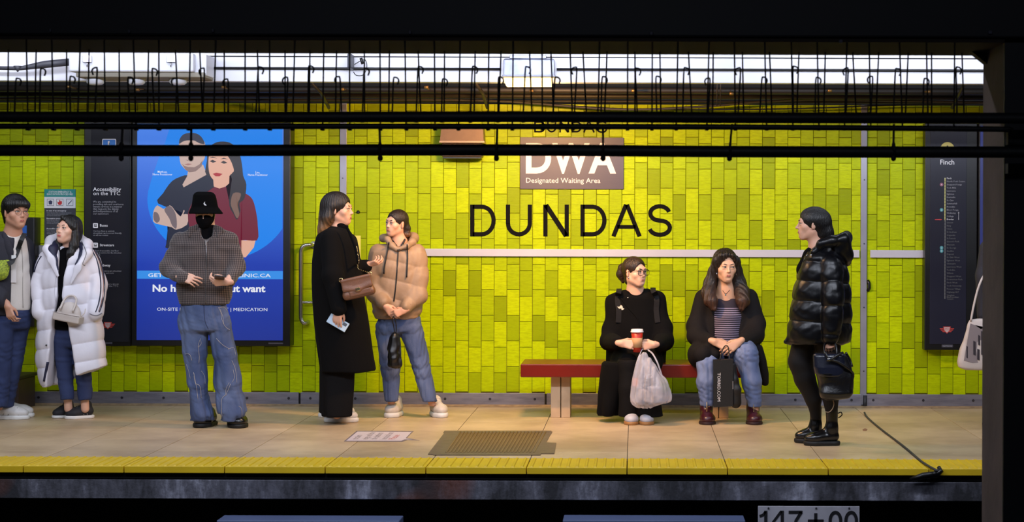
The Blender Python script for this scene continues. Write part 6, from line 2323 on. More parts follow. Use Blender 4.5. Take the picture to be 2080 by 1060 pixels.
# ------------------------------------------------------------------ man at the frame's left edge
def man_left():
    Y = 13.56
    root = tag(empty('person', (P(18, 852, Y).x, Y, 0)), 'man in dark grey jacket, thin glasses and jeans at the frame edge', 'person')
    c, R, s = P(32, 430, Y - .02), rot(48, 0), 1.07
    f = body_field((P(-70, 0, Y).x, Y - .34, .05), (P(95, 0, Y).x, Y + .28, P(0, 392, Y).z), [(.8, 1.05), (1.42, 1.8)])
    head_solids(f, c, R, s, fat=1.14, nose=.9, neck_to=P(26, 482, Y + .03), neck_r=.060)
    f.chain([P(24, 482, Y + .03), P(20, 560, Y + .04), P(20, 630, Y + .04)], [.07, .10, .10], .04)
    f.cap(P(-16, 505, Y), P(50, 505, Y + .08), .05, .05, .03)
    h1 = P(16, 622, Y - .22)
    f.chain([P(-20, 500, Y), P(-22, 575, Y - .12), h1], [.04, .036, .026], .02)
    f.chain([P(52, 500, Y + .08), P(58, 570, Y + .16), P(50, 632, Y + .14)], [.04, .036, .026], .02)
    f.chain([P(5, 640, Y - .05), P(0, 730, Y - .04), P(-2, 826, Y + .02)], [.05, .04, .03], .02)
    f.chain([P(36, 640, Y + .08), P(28, 730, Y + .08), P(14, 826, Y + .12)], [.05, .04, .03], .02)
    hand_solids(f, h1, (.35, -.2, -1), (-.3, -1, 0), -1, curls=((.7, .7, .4),) * 4, s=.9, spread=.03, thumb_in=.4)
    hand_solids(f, P(50, 634, Y + .14), (.2, 0, -1), (1, .2, 0), -1, curls=((.6, .7, .4),) * 4, s=.9, spread=.03)
    f.build('body', SK_T, root)
    face_parts(root, c, R, s, None, brow=(24, 18, 16), lip=(166, 98, 88), iris=(24, 16, 12), nose=.9)

    def thick(f):
        f.ell((0, .012, .042), (.088, .106, .090), k=.01)
        f.chain([(-.070, -.030, .052), (-.03, -.082, .055), (.02, -.090, .052), (.070, -.035, .050)], [.020, .020, .020, .018], .03)
        f.cap((0, .07, .0), (0, .068, -.055), .062, .05, .02)
        f.ell((.0, -.10, -.045), (.072, .075, .082), k=.01, op='s')
        for q in (-1, 1):
            f.ell((q * .085, .012, -.020), (.020, .024, .036), k=.008, op='s')
    hair(root, c, R, s, HBLK, thick, 1.04, n=44, amp=.0015, face=(.064, .070, .085), face_c=(0, -.102, -.045))
    Mx = Matrix(R).to_4x4()
    Mx.translation = c
    Mx = Mx @ Matrix.Diagonal((s, s, s, 1))
    m = MB()
    for q in (-1, 1):
        m.tube([Mx @ Vector((q * .032 + .023 * math.cos(a), -.098 + abs(.023 * math.cos(a) + q * q * .0) * .12, -.004 + .020 * math.sin(a))) for a in np.linspace(0, 6.28, 20, endpoint=False)], .0011, 5, closed=True)
        m.tube([Mx @ Vector(p) for p in ((q * .055, -.093, .004), (q * .074, -.05, .006), (q * .079, .005, .004))], .0011, 5)
    m.tube([Mx @ Vector(p) for p in ((-.009, -.101, .0), (0, -.104, .003), (.009, -.101, .0))], .0011, 5)
    m.build('glasses', mat('thin_wire_frame', (70, 56, 54), .3, .6), root)
    SHIRT = mat('cream_cotton', (206, 198, 190), .85, bump=(200, .2))
    g = Field((P(-50, 0, Y).x, Y - .28, P(0, 640, Y).z), (P(80, 0, Y).x, Y + .26, P(0, 466, Y).z), .0065)
    g.loft(lofty(Y + .02, [(476, 4, 48, .07), (488, -8, 54, .10), (520, -14, 59, .135), (570, -16, 62, .145), (620, -14, 61, .14), (630, -12, 60, .135)]), yaw=.3, zr=.012)
    g.ell(P(28, 470, Y - .06), (.055, .08, .045), k=.01, op='s')
    g.fold(.007, 24, 4)
    sh = g.build('shirt', SHIRT, root)
    seam_line(g, [[(44, 500), (46, 540), (46, 590), (47, 625)]], Y - .1, .0022, mat('shirt_placket', (150, 142, 136), .8), sh, 'placket')
    JK = mat('charcoal_jacket', (46, 45, 52), .85, bump=(160, .2), spec=.25)
    g = Field((P(-80, 0, Y).x, Y - .40, P(0, 650, Y).z), (P(95, 0, Y).x, Y + .34, P(0, 462, Y).z), .0066)
    g.loft(lofty(Y + .03, [(470, -2, 40, .075), (478, -16, 52, .10), (490, -26, 60, .135), (530, -32, 65, .165), (580, -34, 67, .175), (620, -34, 66, .175), (638, -33, 64, .17)]), yaw=.3, zr=.012)
    g.chain([P(-22, 498, Y - .04), P(-25, 572, Y - .10), P(6, 610, Y - .205)], [.078, .074, .060], .03)
    g.chain([P(54, 500, Y + .1), P(60, 570, Y + .17), P(53, 628, Y + .15)], [.062, .058, .05], .03)
    X, Yc, Z = g.ax[0][:, None, None], g.ax[1][None, :, None], g.ax[2][None, None, :]
    zz = g.ax[2]
    zs_ = [P(0, v, Y).z for v in (650, 580, 540, 500, 470)]
    La = np.interp(zz, zs_, [P(u, 0, Y - .12).x for u in (22, 24, 26, 27, 24)])[None, None, :]
    Ra = np.interp(zz, zs_, [P(u, 0, Y - .12).x for u in (62, 60, 57, 52, 44)])[None, None, :]
    wd = np.maximum(np.abs(X - (La + Ra) / 2) - (Ra - La) / 2, Yc - (Y + .02))
    g.D = -smin(-g.D, wd, .015).astype(np.float32)
    g.ell(P(27, 468, Y - .04), (.07, .09, .06), k=.01, op='s')
    g.fold(.007, 22, 7)
    jk = g.build('jacket', JK, root)
    h = Field(*bounds([P(-5, 466, Y), P(35, 545, Y)], .22), .005)
    pp = hug(g, dense([(8, 476), (14, 492), (20, 512), (23, 535)], 2), Y - .1, .002)
    h.chain(pp, [.018, .018, .022, .026, .024, .018, .012][:len(pp)], .015, flat=((0, 1, 0), .4))
    h.build('lapel', JK, jk)
    g = Field((P(-52, 0, Y).x, Y - .24, .08), (P(80, 0, Y).x, Y + .28, P(0, 616, Y).z), .0068)
    g.loft(lofty(Y + .02, [(622, -22, 62, .13), (650, -24, 60, .13), (668, -22, 58, .11)]), yaw=.3, zr=.02)
    g.loft(lofty(Y - .05, [(650, -24, 28, .10), (690, -24, 25, .095), (740, -21, 20, .08), (780, -20, 18, .072), (815, -16, 14, .068), (826, -15, 14, .068)]), zr=.008)
    g.loft(lofty(Y + .09, [(650, 8, 60, .10), (690, 6, 54, .095), (740, 4, 44, .08), (780, 0, 34, .072), (815, -3, 28, .068), (826, -3, 26, .068)]), zr=.008)
    g.fold(.007, 34, 5, (1.2, 1.2, .9), None, True)
    g.build('jeans', JEAND, root)
    a, b = fl(52, 853), fl(-22, 853)
    shoe(root, 'shoe', (a.x, a.y + .05, 0), (b.x, a.y + .06, 0), WSHOE, WSOLE, w=.052, h=.09, sole=.032, collar=.105, laces=mat('lace_white', (226, 224, 220), .8))
    shoe(root, 'shoe', (a.x - .02, a.y + .22, 0), (b.x - .01, a.y + .24, 0), WSHOE, WSOLE, w=.050, h=.09, sole=.032, collar=.105)
    # cross-body strap with a tag, lime bag at his side
    t = tag(empty('shoulder_bag', P(5, 560, Y - .25)), 'lime speckled bag on a black strap with white tag across the man at the edge', 'bag')
    q = hug_obj(jk, [(16, 545)], Y - .1)[0]
    yb = q.y - .05
    g = Field(*bounds([P(-40, 520, yb), P(24, 580, yb)], .07), .006)
    g.chain([P(16, 534, yb), P(0, 550, yb), P(-28, 558, yb)], [.016, .062, .075], .03, flat=((0, 1, 0), .5))
    g.chain([P(16, 533, yb), P(-30, 534, yb)], [.016, .018], .02, flat=((0, 1, 0), .6))
    g.build('bag_body', mat('lime_speckle', (164, 178, 44), .7, vary=(90, .8, (70, 86, 30))), t)
    ps = [P(49, 470, Y - .05), P(46, 482, Y - .14), P(38, 505, Y - .185), P(30, 524, Y - .195), P(24, 532, yb - .02)]
    hs = hug_obj(sh, [(44, 488), (38, 505), (31, 522)], Y - .1)
    ps = [P(50, 474, Y - .06)] + [Vector((p.x, p.y - .008, p.z)) for p in hs] + [P(25, 531, min(yb, hs[-1].y) - .012), P(16, 536, yb - .03)]
    ribbon('strap', crv([tuple(p) for p in ps], 4, False), .018, BSOLE, t)
    c0 = P(28, 522, hs[-1].y - .026)
    MB().box(c0 - Vector((.018, .004, .014)), c0 + Vector((.018, .004, .014)), .003).build('buckle', WSOLE, t)
    a, b = P(22.5, 536, hs[-1].y - .03), P(33, 574, hs[-1].y - .03)
    MB().box((a.x, a.y - .002, b.z), (b.x, a.y + .002, a.z), .001).build('tag', mat('tag_white', (222, 214, 212), .6), t)


man_left()


# ------------------------------------------------------------------ seated woman with glasses and cup
def woman_glasses():
    Y = 13.98
    root = tag(empty('person', (P(1295, 863, Y - .3).x, Y - .3, 0)), 'seated woman in glasses and long black coat holding a paper cup and plastic bag', 'person')
    c, R, s = P(1290, 552, Y - .04), rot(44, 1), 1.0
    f = body_field((P(1205, 0, Y).x, Y - .68, .05), (P(1385, 0, Y).x, Y + .22, P(0, 516, Y).z), [(.48, .72), (1.0, 1.30)])
    head_solids(f, c, R, s, fat=1.10, nose=.8, neck_to=P(1291, 598, Y + .02), neck_r=.053)
    f.chain([P(1292, 596, Y + .02), P(1292, 660, Y + .04), P(1292, 728, Y + .08)], [.07, .11, .12], .05)
    f.cap(P(1254, 614, Y + .01), P(1332, 612, Y + .01), .05, .05, .03)
    h1, h2 = P(1262, 697, Y - .50), P(1328, 700, Y - .48)
    f.chain([P(1250, 612, Y), P(1240, 680, Y - .06), P(1240, 696, Y - .14), h1], [.05, .04, .034, .026], .02)
    f.chain([P(1334, 612, Y), P(1347, 680, Y - .06), P(1347, 696, Y - .14), h2], [.05, .04, .034, .026], .02)
    f.chain([P(1272, 738, Y + .05), P(1277, 745, Y - .40), P(1281, 838, Y - .45)], [.06, .04, .035], .02)
    f.chain([P(1312, 738, Y + .05), P(1317, 745, Y - .40), P(1315, 838, Y - .45)], [.06, .04, .035], .02)
    hand_solids(f, h1, (.97, -.10, -.12), (-.1, -1, .3), -1, curls=((.35, .5, .4), (.4, .6, .4), (.45, .65, .4), (.5, .7, .4)), s=.92, spread=.05, thumb_in=.2)
    hand_solids(f, h2, (-.95, -.16, -.1), (.15, -1, .1), 1, curls=((.5, .7, .4), (.6, .7, .4), (.7, .8, .4), (.8, .8, .4)), s=.86, spread=.04, thumb_in=.2)
    f.build('body', SK_F, root)
    face_parts(root, c, R, s, None, brow=(40, 26, 22), lip=(168, 104, 98), iris=(26, 17, 13), nose=.8)
    HM = mat('brown_black_hair', (30, 18, 13), .42, bump=(90, .5, (3, 3, .35)), spec=.5, vary=(30, .7, (64, 38, 22), (2, 2, .4)))

    def pony(f):
        f.chain([(-.005, .088, .045), (-.01, .128, .030), (-.012, .140, -.02), (-.01, .128, -.075)], [.026, .034, .040, .016], .02)
    hair(root, c, R, s, HM, pony, 1.02, ext=(.13, .20, .17), n=44, amp=.0012, face=(.066, .078, .106), face_c=(0, -.098, -.034))
    Mx = Matrix(R).to_4x4()
    Mx.translation = c
    Mx = Mx @ Matrix.Diagonal((s, s, s, 1))
    m = MB()
    for q in (-1, 1):
        pts = []
        for a in np.linspace(0, 2 * math.pi, 24, endpoint=False):
            ca, sa = math.cos(a), math.sin(a)
            x = q * .033 + .026 * math.copysign(abs(ca) ** .55, ca)
            z = -.005 + .0215 * math.copysign(abs(sa) ** .55, sa)
            pts.append(Mx @ Vector((x, -.100 + .20 * max(0, abs(x) - .02) ** 1.2, z)))
        m.tube(pts, .0024, 6, closed=True)
        m.tube([Mx @ Vector(p) for p in ((q * .059, -.093, .008), (q * .074, -.05, .008), (q * .080, .004, .004), (q * .080, .016, -.008))], .0022, 6)
    m.tube([Mx @ Vector(p) for p in ((-.008, -.102, .003), (0, -.105, .006), (.008, -.102, .003))], .0022, 6)
    m.build('glasses', mat('dark_frame', (24, 16, 18), .3), root)
    m = MB()
    e = Mx @ Vector((-.077, -.004, -.046))
    m.lathe([(.002, -.007), (.006, -.003), (.006, .003), (.002, .006)], e, 10)
    m.build('earring', mat('silver', (190, 190, 200), .2, 1.0), root)
    # coat: torso, sleeves, lap, and the skirts hanging past the bench
    g = Field((P(1198, 0, Y).x, Y - .62, .045), (P(1384, 0, Y).x, Y + .34, P(0, 580, Y).z), .0074)
    g.loft(lofty(Y + .04, [(588, 1268, 1318, .075), (594, 1252, 1332, .10), (602, 1240, 1342, .13), (630, 1234, 1349, .155), (670, 1232, 1354, .17), (710, 1232, 1354, .185), (737, 1232, 1352, .19)]), zr=.015)
    g.chain([P(1250, 612, Y + .02), P(1243, 668, Y - .03), P(1238, 692, Y - .10), P(1254, 697, Y - .42)], [.070, .074, .068, .044], .03)
    g.chain([P(1334, 610, Y + .02), P(1346, 664, Y - .03), P(1348, 692, Y - .10), P(1337, 700, Y - .42)], [.070, .074, .068, .044], .03)
    g.chain([P(1268, 738, Y + .10), P(1268, 734, Y - .20), P(1277, 738, Y - .42)], [.115, .10, .078], .03)
    g.chain([P(1318, 738, Y + .10), P(1318, 734, Y - .20), P(1316, 738, Y - .42)], [.115, .10, .078], .03)
    # skirts of the coat beside her legs
    g.loft(lofty(Y - .33, [(735, 1222, 1292, .13), (770, 1216, 1282, .14), (810, 1213, 1266, .13), (840, 1213, 1256, .12), (855, 1220, 1250, .10)]), zr=.02, wave=(.014, 6, P(0, 740, Y - .3).z, 1))
    g.ell(P(1293, 590, Y - .07), (.07, .09, .05), k=.01, op='s')
    g.fold(.010, 17, 6, (1, 1, .7))
    ct = g.build('coat', WOOLB, root)
    h = Field(*bounds([P(1260, 580, Y), P(1330, 612, Y)], .16), .0065)
    h.loft(lofty(Y + .01, [(590, 1266, 1318, .07), (598, 1260, 1324, .09), (616, 1256, 1330, .115)]), zr=.015)
    h.ell(P(1292, 587, Y - .05), (.058, .07, .05), k=.01, op='s')
    h.build('black_top', BLKF, root)
    seam_line(g, [[(1262, 606), (1276, 625), (1296, 650), (1300, 690)]], Y - .15, .006, WOOLB, ct, 'lapel_edge', .0)
    m = MB()
    p = hug(g, [(1276, 605)], Y - .15, .004)[0]
    m.lathe([(.002, -.006), (.006, -.003), (.006, .003), (.002, .006)], p, 10)
    m.build('pin_badge', mat('silver', (190, 190, 200), .2, 1.0), ct)
    yq = hug(g, [(1262, 625)], Y - .15, .004)[0].y
    br = flat('brooch', [(1253.5, 622.5), (1258, 623), (1261, 619.5), (1264, 621), (1265.5, 626), (1270, 627), (1270.5, 630), (1260, 629.5)], yq - .003, mat('brooch_cream', (214, 202, 184), .4), ct, 0)
    # wide trousers below the lap
    g = Field((P(1240, 0, Y).x, Y - .68, .05), (P(1364, 0, Y).x, Y + .1, P(0, 718, Y).z), .0075)
    g.chain([P(1276, 738, Y - .1), P(1277, 740, Y - .43), P(1278, 790, Y - .46), P(1276, 846, Y - .46)], [.09, .076, .074, .082], .03)
    g.chain([P(1318, 738, Y - .1), P(1318, 740, Y - .43), P(1319, 790, Y - .46), P(1322, 846, Y - .46)], [.09, .076, .080, .094], .03)
    g.D = np.maximum(g.D, (P(0, 852, Y - .46).z - g.ax[2])[None, None, :].astype(np.float32))
    g.fold(.008, 20, 9, (1, 1, .4))
    g.build('trousers', BLKT, root)
    GUM = mat('gum_sole', (168, 120, 70), .5)
    for u, du in ((1282, -.02), (1312.5, .01)):
        a = fl(u, 864.5)
        shoe(root, 'shoe', (a.x, a.y + .03, 0), (a.x + du * .4, a.y + .26, 0), mat('pale_grey_trainer', (190, 190, 200), .55), GUM, w=.047, h=.08, sole=.024, collar=.10)
    # backpack straps over her shoulders, the pack behind her
    t = tag(empty('backpack', P(1292, 700, Y + .28)), 'black backpack worn by the seated woman in glasses, only its straps showing', 'backpack')
    STR = mat('strap_grey_black', (22, 21, 24), .8, spec=.2)
    for side, pts in ((-1, [(1257, 592), (1255, 600), (1254.5, 612), (1257, 630), (1256, 655)]), (1, [(1327, 590), (1332, 600), (1334, 612), (1333, 630), (1336, 655)])):
        q = hug_obj(ct, pts, Y - .1)
        top = Vector((q[0].x, Y + .16, q[0].z + .01))
        pp = [top] + [Vector((p.x, p.y - .006, p.z)) for p in q]
        ribbon('strap', crv([tuple(p) for p in pp], 3, False), .021, STR, t, .008)
    MB().box(P(1250, 735, Y + .24), P(1334, 606, Y + .37), .04).build('pack', STR, t)
    # paper cup
    t = tag(empty('paper_cup', P(1293.5, 716, Y - .50)), 'red and tan paper coffee cup with white lid in the seated woman hands', 'cup')
    yc = Y - .495
    base = P(1294, 715, yc)
    MB().lathe([(.030, 0), (.0455, .155), (.044, .155)], base, 24).build('cup_wall', mat('cup_red', (172, 40, 26), .4), t)
    MB().lathe([(.0345, .035), (.0425, .110), (.041, .110), (.034, .035)], base, 24).build('cup_sleeve', mat('cup_tan', (190, 148, 106), .8), t)
    MB().lathe([(.044, .150), (.0495, .150), (.0495, .157), (.046, .160), (.045, .172), (.041, .175), (.038, .170), (.01, .169)], base, 24).build('lid', mat('lid_white', (224, 218, 224), .4), t)
    # thin plastic carrier bag hanging from her hand
    t = tag(empty('plastic_bag', P(1322, 824, Y - .55)), 'translucent white plastic carrier bag of food boxes hanging before the seated woman', 'bag')
    yb = Y - .60
    PL = mat('thin_plastic', (226, 222, 234), .25, spec=.7, alpha=.42, bump=(16, .7), trans=0.0)
    g = Field(*bounds([P(1278, 712, yb), P(1366, 830, yb)], .16), .0056)
    g.loft(lofty(yb, [(716, 1299, 1311, .012), (728, 1296, 1321, .022), (742, 1292, 1334, .045), (764, 1287, 1346, .075), (785, 1283, 1356, .095), (805, 1280.5, 1363, .105), (815, 1281, 1360, .10), (821, 1285, 1342, .085), (825.5, 1292, 1322, .06)]), zr=.015, wave=(.007, 7, P(0, 700, yb).z, 0))
    g.fold(.012, 24, 3, (1, 1, .5))
    g.fold(.010, 34, 4, (1.5, 1.5, .35), None, True)
    g.build('bag_film', PL, t, keep=False)
    h1_, h2_ = P(1304, 722, yb), P(1326, 728, yb)
    MB().tube(crv([tuple(p) for p in (P(1291, 748, yb - .01), P(1296, 730, yb - .01), P(1303, 712, Y - .50), P(1309, 706, Y - .48))], 4, False), [.004] * 12 + [.008], 6).build('handle', PL, t)
    MB().tube(crv([tuple(p) for p in (P(1346, 768, yb), P(1336, 738, yb - .01), P(1326, 719, yb + .03), P(1318, 712, Y - .5), P(1312, 706, Y - .48))], 4, False), .007, 6).build('handle', PL, t)
    Mr = Matrix.Rotation(.25, 3, 'Y')
    o = Field(*bounds([P(1290, 770, yb), P(1350, 822, yb)], .08), .006)
    o.rbox(P(1312, 803, yb + .01), (.062, .05, .04), .01, Mr)
    o.build('food_box', mat('box_brown_grey', (150, 136, 128), .7), t)
    MB().lathe([(.04, -.03), (.055, .02), (.057, .035), (.04, .04)], P(1330, 795, yb - .01), 18).build('food_bowl', mat('bowl_grey', (150, 152, 166), .4), t)
    MB().box(P(1285, 785, yb - .02), P(1297, 768, yb + .04), .006).build('carton', mat('carton_red_white', (196, 120, 104), .5), t)


woman_glasses()


# ------------------------------------------------------------------ seated woman with long hair and the black paper bag
def woman_long_hair():
    Y = 13.98
    root = tag(empty('person', (P(1485, 863, Y - .35).x, Y - .35, 0)), 'seated woman with long dark hair, open black jacket, striped top and burgundy boots', 'person')
    c, R, s = P(1473.5, 541, Y - .05), rot(13, -3, 0), 1.06
    f = body_field((P(1390, 0, Y).x, Y - .68, .05), (P(1570, 0, Y).x, Y + .22, P(0, 504, Y).z), [(.48, .70), (1.0, 1.36)])
    head_solids(f, c, R, s, fat=1.10, nose=1.0, neck_to=P(1475, 594, Y + .02), neck_r=.056)
    f.chain([P(1475, 594, Y + .02), P(1475, 660, Y + .04), P(1475, 728, Y + .08)], [.08, .12, .12], .05)
    f.cap(P(1432, 608, Y + .02), P(1518, 606, Y + .02), .05, .05, .03)
    h1, h2 = P(1451, 694, Y - .38), P(1501, 694, Y - .38)
    f.chain([P(1430, 606, Y + .02), P(1416, 660, Y - .03), P(1418, 684, Y - .10), h1], [.05, .04, .034, .027], .02)
    f.chain([P(1520, 604, Y + .02), P(1533, 658, Y - .03), P(1530, 682, Y - .10), h2], [.05, .04, .034, .027], .02)
    f.chain([P(1454, 742, Y + .05), P(1440, 738, Y - .34), P(1436, 775, Y - .39), P(1436.5, 830, Y - .40)], [.07, .045, .035, .032], .02)
    f.chain([P(1500, 742, Y + .05), P(1515, 722, Y - .34), P(1527, 775, Y - .39), P(1533, 832, Y - .40)], [.07, .045, .035, .032], .02)
    hand_solids(f, h1, (.95, -.2, -.35), (-.1, -.9, .5), -1, curls=((.3, .4, .3), (.35, .4, .3), (.4, .5, .3), (.4, .5, .3)), s=.95, spread=.04, thumb_in=.2)
    hand_solids(f, h2 + Vector((0, -.02, 0)), (-.85, -.25, -.55), (.15, -.95, .4), 1, curls=((.3, .4, .3), (.35, .45, .3), (.4, .5, .3), (.4, .5, .3)), s=.95, spread=.04, thumb_in=.2)
    f.build('body', SK_E, root)
    face_parts(root, c, R, s, None, brow=(38, 24, 18), lip=(158, 92, 84), look=(.5, 0))
    HM = ombre('dark_to_auburn', P(0, 618, Y).z, P(0, 556, Y).z, (26, 17, 13), (74, 44, 28))

    def long_(f):
        f.ell((0, .02, .048), (.086, .102, .086), k=.02)
        f.chain([(-.05, -.062, .085), (-.078, -.03, .045), (-.090, .0, -.03), (-.112, .01, -.12), (-.135, -.03, -.19), (-.130, -.085, -.25), (-.115, -.11, -.30)], [.024, .028, .034, .044, .050, .046, .022], .02)
        f.chain([(.03, -.070, .082), (.074, -.03, .045), (.090, .0, -.03), (.108, .01, -.12), (.118, -.04, -.19), (.108, -.10, -.25), (.095, -.12, -.30)], [.020, .026, .036, .050, .052, .048, .020], .02)
        f.cap((0, .08, -.02), (0, .10, -.20), .075, .08, .03)
        f.ell((.006, -.100, -.030), (.064, .085, .112), k=.02, op='s')
        f.ell((0, -.07, -.16), (.060, .10, .12), k=.02, op='s')
        f.cap((-.015, -.070, .096), (-.078, -.030, .010), .014, .020, .02)
    hair(root, c, R, s, HM, long_, 1.02, ext=(.20, .21, .33), lower=.34, n=30, amp=.0030, face=(.064, .085, .112), face_c=(.006, -.100, -.030), ear=False, h=.005, side=-.05)
    TEAL = mat('teal_bead', (40, 120, 140), .3)
    NK = [P(1468, 590, Y - .085), P(1471, 594, Y - .10), P(1474, 597, Y - .105), P(1478, 594, Y - .10), P(1482, 589, Y - .085)]
    nk = tubes('necklace', [NK], .0022, BSOLE, root, 5)
    MB().lathe([(.002, -.007), (.005, -.003), (.005, .003), (.002, .006)], P(1474, 599, Y - .108), 8).build('pendant', TEAL, nk)
    Mx = Matrix(R).to_4x4()
    Mx.translation = c
    Mx = Mx @ Matrix.Diagonal((s, s, s, 1))
    for q in (-1, 1):
        tubes('earring', [[Mx @ Vector((q * .074, -.03, -.042)), Mx @ Vector((q * .075, -.032, -.062))]], .003, mat('silver', (190, 190, 200), .2, 1.0), root, 6)
    # striped top
    ST = mat('striped_top', (40, 34, 48), .85)
    nt = ST.node_tree
    g_ = nt.nodes.new('ShaderNodeNewGeometry')
    sx = nt.nodes.new('ShaderNodeSeparateXYZ')
    nt.links.new(g_.outputs['Position'], sx.inputs[0])
    a = nt.nodes.new('ShaderNodeMath')
    a.operation = 'MULTIPLY'
    a.inputs[1].default_value = 1 / .0165
    b = nt.nodes.new('ShaderNodeMath')
    b.operation = 'FRACT'
    d = nt.nodes.new('ShaderNodeMath')
    d.operation = 'LESS_THAN'
    d.inputs[1].default_value = .36
    lt = nt.nodes.new('ShaderNodeMath')
    lt.operation = 'LESS_THAN'
    lt.inputs[1].default_value = P(0, 617, Y).z
    mu = nt.nodes.new('ShaderNodeMath')
    mu.operation = 'MULTIPLY'
    mx = nt.nodes.new('ShaderNodeMix')
    mx.data_type = 'RGBA'
    mx.inputs['A'].default_value = lin((38, 30, 44))
    mx.inputs['B'].default_value = lin((150, 136, 160))
    L = nt.links.new
    L(sx.outputs[2], a.inputs[0])
    L(a.outputs[0], b.inputs[0])
    L(b.outputs[0], d.inputs[0])
    L(sx.outputs[2], lt.inputs[0])
    L(d.outputs[0], mu.inputs[0])
    L(lt.outputs[0], mu.inputs[1])
    L(mu.outputs[0], mx.inputs['Factor'])
    L(mx.outputs['Result'], nt.nodes['Principled BSDF'].inputs['Base Color'])
    g = Field((P(1424, 0, Y).x, Y - .32, P(0, 735, Y).z), (P(1530, 0, Y).x, Y + .2, P(0, 596, Y).z), .0065)
    g.loft(lofty(Y, [(606, 1450, 1500, .085), (616, 1446, 1505, .115), (640, 1443, 1510, .16), (670, 1443, 1510, .165), (700, 1441, 1512, .18), (722, 1441, 1512, .18)]), zr=.015)
    g.ell(P(1475, 601, Y - .1), (.058, .08, .045), k=.01, op='s')
    g.fold(.006, 26, 3, (1, 1, 1.6))
    g.build('striped_top', ST, root)
    # jacket
    JK = mat('black_brown_jacket', (19, 15, 16), .85, bump=(120, .2), spec=.25)
    g = Field((P(1386, 0, Y).x, Y - .56, P(0, 792, Y - .1).z), (P(1574, 0, Y).x, Y + .34, P(0, 572, Y).z), .0074)
    g.loft(lofty(Y + .05, [(581, 1450, 1500, .075), (586, 1430, 1518, .10), (593, 1419, 1530, .13), (620, 1414, 1538, .165), (660, 1412, 1541, .18), (700, 1408, 1542, .19), (735, 1406, 1546, .20)]), zr=.015)
    g.chain([P(1430, 606, Y + .02), P(1415, 660, Y - .03), P(1416, 684, Y - .10), P(1445, 696, Y - .32)], [.080, .076, .072, .052], .03)
    g.chain([P(1520, 604, Y + .02), P(1534, 658, Y - .03), P(1532, 682, Y - .10), P(1507, 696, Y - .32)], [.080, .078, .072, .052], .03)
    # fronts spread over her lap at the left, a tail hanging at the right
    g.chain([P(1432, 730, Y - .02), P(1424, 722, Y - .22), P(1426, 720, Y - .36)], [.10, .095, .07], .03)
    g.chain([P(1440, 722, Y - .22), P(1452, 720, Y - .34)], [.07, .05], .03)
    g.loft(lofty(Y - .12, [(700, 1528, 1548, .07), (730, 1534, 1557, .085), (760, 1538, 1563, .08), (778, 1543, 1563, .065), (784, 1547, 1560, .05)]), zr=.015)
    X, Yc = g.ax[0][:, None, None], g.ax[1][None, :, None]
    zz = g.ax[2]
    zs_ = [P(0, v, Y).z for v in (735, 715, 690, 650, 620, 598, 580)]
    La = np.interp(zz, zs_, [P(u, 0, Y - .15).x for u in (1452, 1452, 1452, 1456, 1456, 1452, 1446)])[None, None, :]
    Ra = np.interp(zz, zs_, [P(u, 0, Y - .15).x for u in (1504, 1504, 1503, 1505, 1506, 1504, 1500)])[None, None, :]
    wd = np.maximum(np.abs(X - (La + Ra) / 2) - (Ra - La) / 2, Yc - (Y + .0))
    wd = np.maximum(wd, (Y - .30) - Yc)
    g.D = -smin(-g.D, wd, .015).astype(np.float32)
    g.ell(P(1475, 584, Y - .06), (.085, .11, .055), k=.01, op='s')
    g.fold(.009, 19, 8, (1, 1, .8))
    g.build('jacket', JK, root)
    # jeans, torn hems
    g = Field((P(1404, 0, Y).x, Y - .62, .12), (P(1568, 0, Y).x, Y + .26, P(0, 676, Y).z), .0066)
    g.chain([P(1452, 740, Y + .08), P(1443, 728, Y - .28), P(1437.5, 742, Y - .37), P(1435, 775, Y - .40), P(1436, 817, Y - .40)], [.11, .088, .076, .068, .050], .03)
    g.chain([P(1500, 738, Y + .08), P(1510, 716, Y - .28), P(1516, 722, Y - .37), P(1527, 775, Y - .40), P(1533, 822, Y - .40)], [.11, .098, .086, .070, .052], .03)
    g.D = np.maximum(g.D, np.where(g.ax[0][:, None] < P(1485, 0, Y).x, (P(0, 820, Y - .4).z - g.ax[2])[None, :], (P(0, 825, Y - .4).z - g.ax[2])[None, :])[:, None, :].astype(np.float32))
    g.fold(.007, 34, 5, (1.2, 1.2, .9), None, True)
    g.build('jeans', JEANL, root)
    BUR = mat('burgundy_leather', (62, 20, 30), .3, spec=.6)
    for u, du in ((1437, .0), (1533, .0)):
        a = fl(u, 864)
        sh = shoe(root, 'boot', (a.x, a.y + .03, 0), (a.x + du, a.y + .26, 0), BUR, mat('burgundy_sole', (40, 16, 22), .6), w=.054, h=.085, sole=.022, collar=.11, boot=.06)
        tubes('boot_zip', [[Vector((a.x, a.y + .135, .165)), Vector((a.x, a.y + .118, .125)), Vector((a.x - .001, a.y + .085, .095))]], .003, mat('zip_gold', (190, 160, 110), .3, .8), sh, 5)
    # black paper bag
    t = tag(empty('paper_bag', P(1476, 828, Y - .55)), 'black paper carrier bag with TORRID.COM in white hanging between her knees', 'bag')
    yb = Y - .56
    BK = mat('black_paper', (16, 15, 16), .55, bump=(20, .15))
    m = MB()
    q = [P(1449, 732, yb), P(1489, 730, yb), P(1489, 825, yb), P(1450, 827, yb)]
    m.prism([(p.x, p.z) for p in q], yb, yb + .11)
    bgd = m.build('bag_body', BK, t)
    # crumpled side gusset towards the right
    h = Field(*bounds([P(1486, 732, yb), P(1504, 826, yb + .1)], .05), .006)
    h.chain([P(1489, 742, yb + .05), P(1494, 790, yb + .055), P(1495, 816, yb + .06)], [.03, .045, .045], .02)
    h.fold(.010, 40, 3)
    h.build('gusset', BK, t)
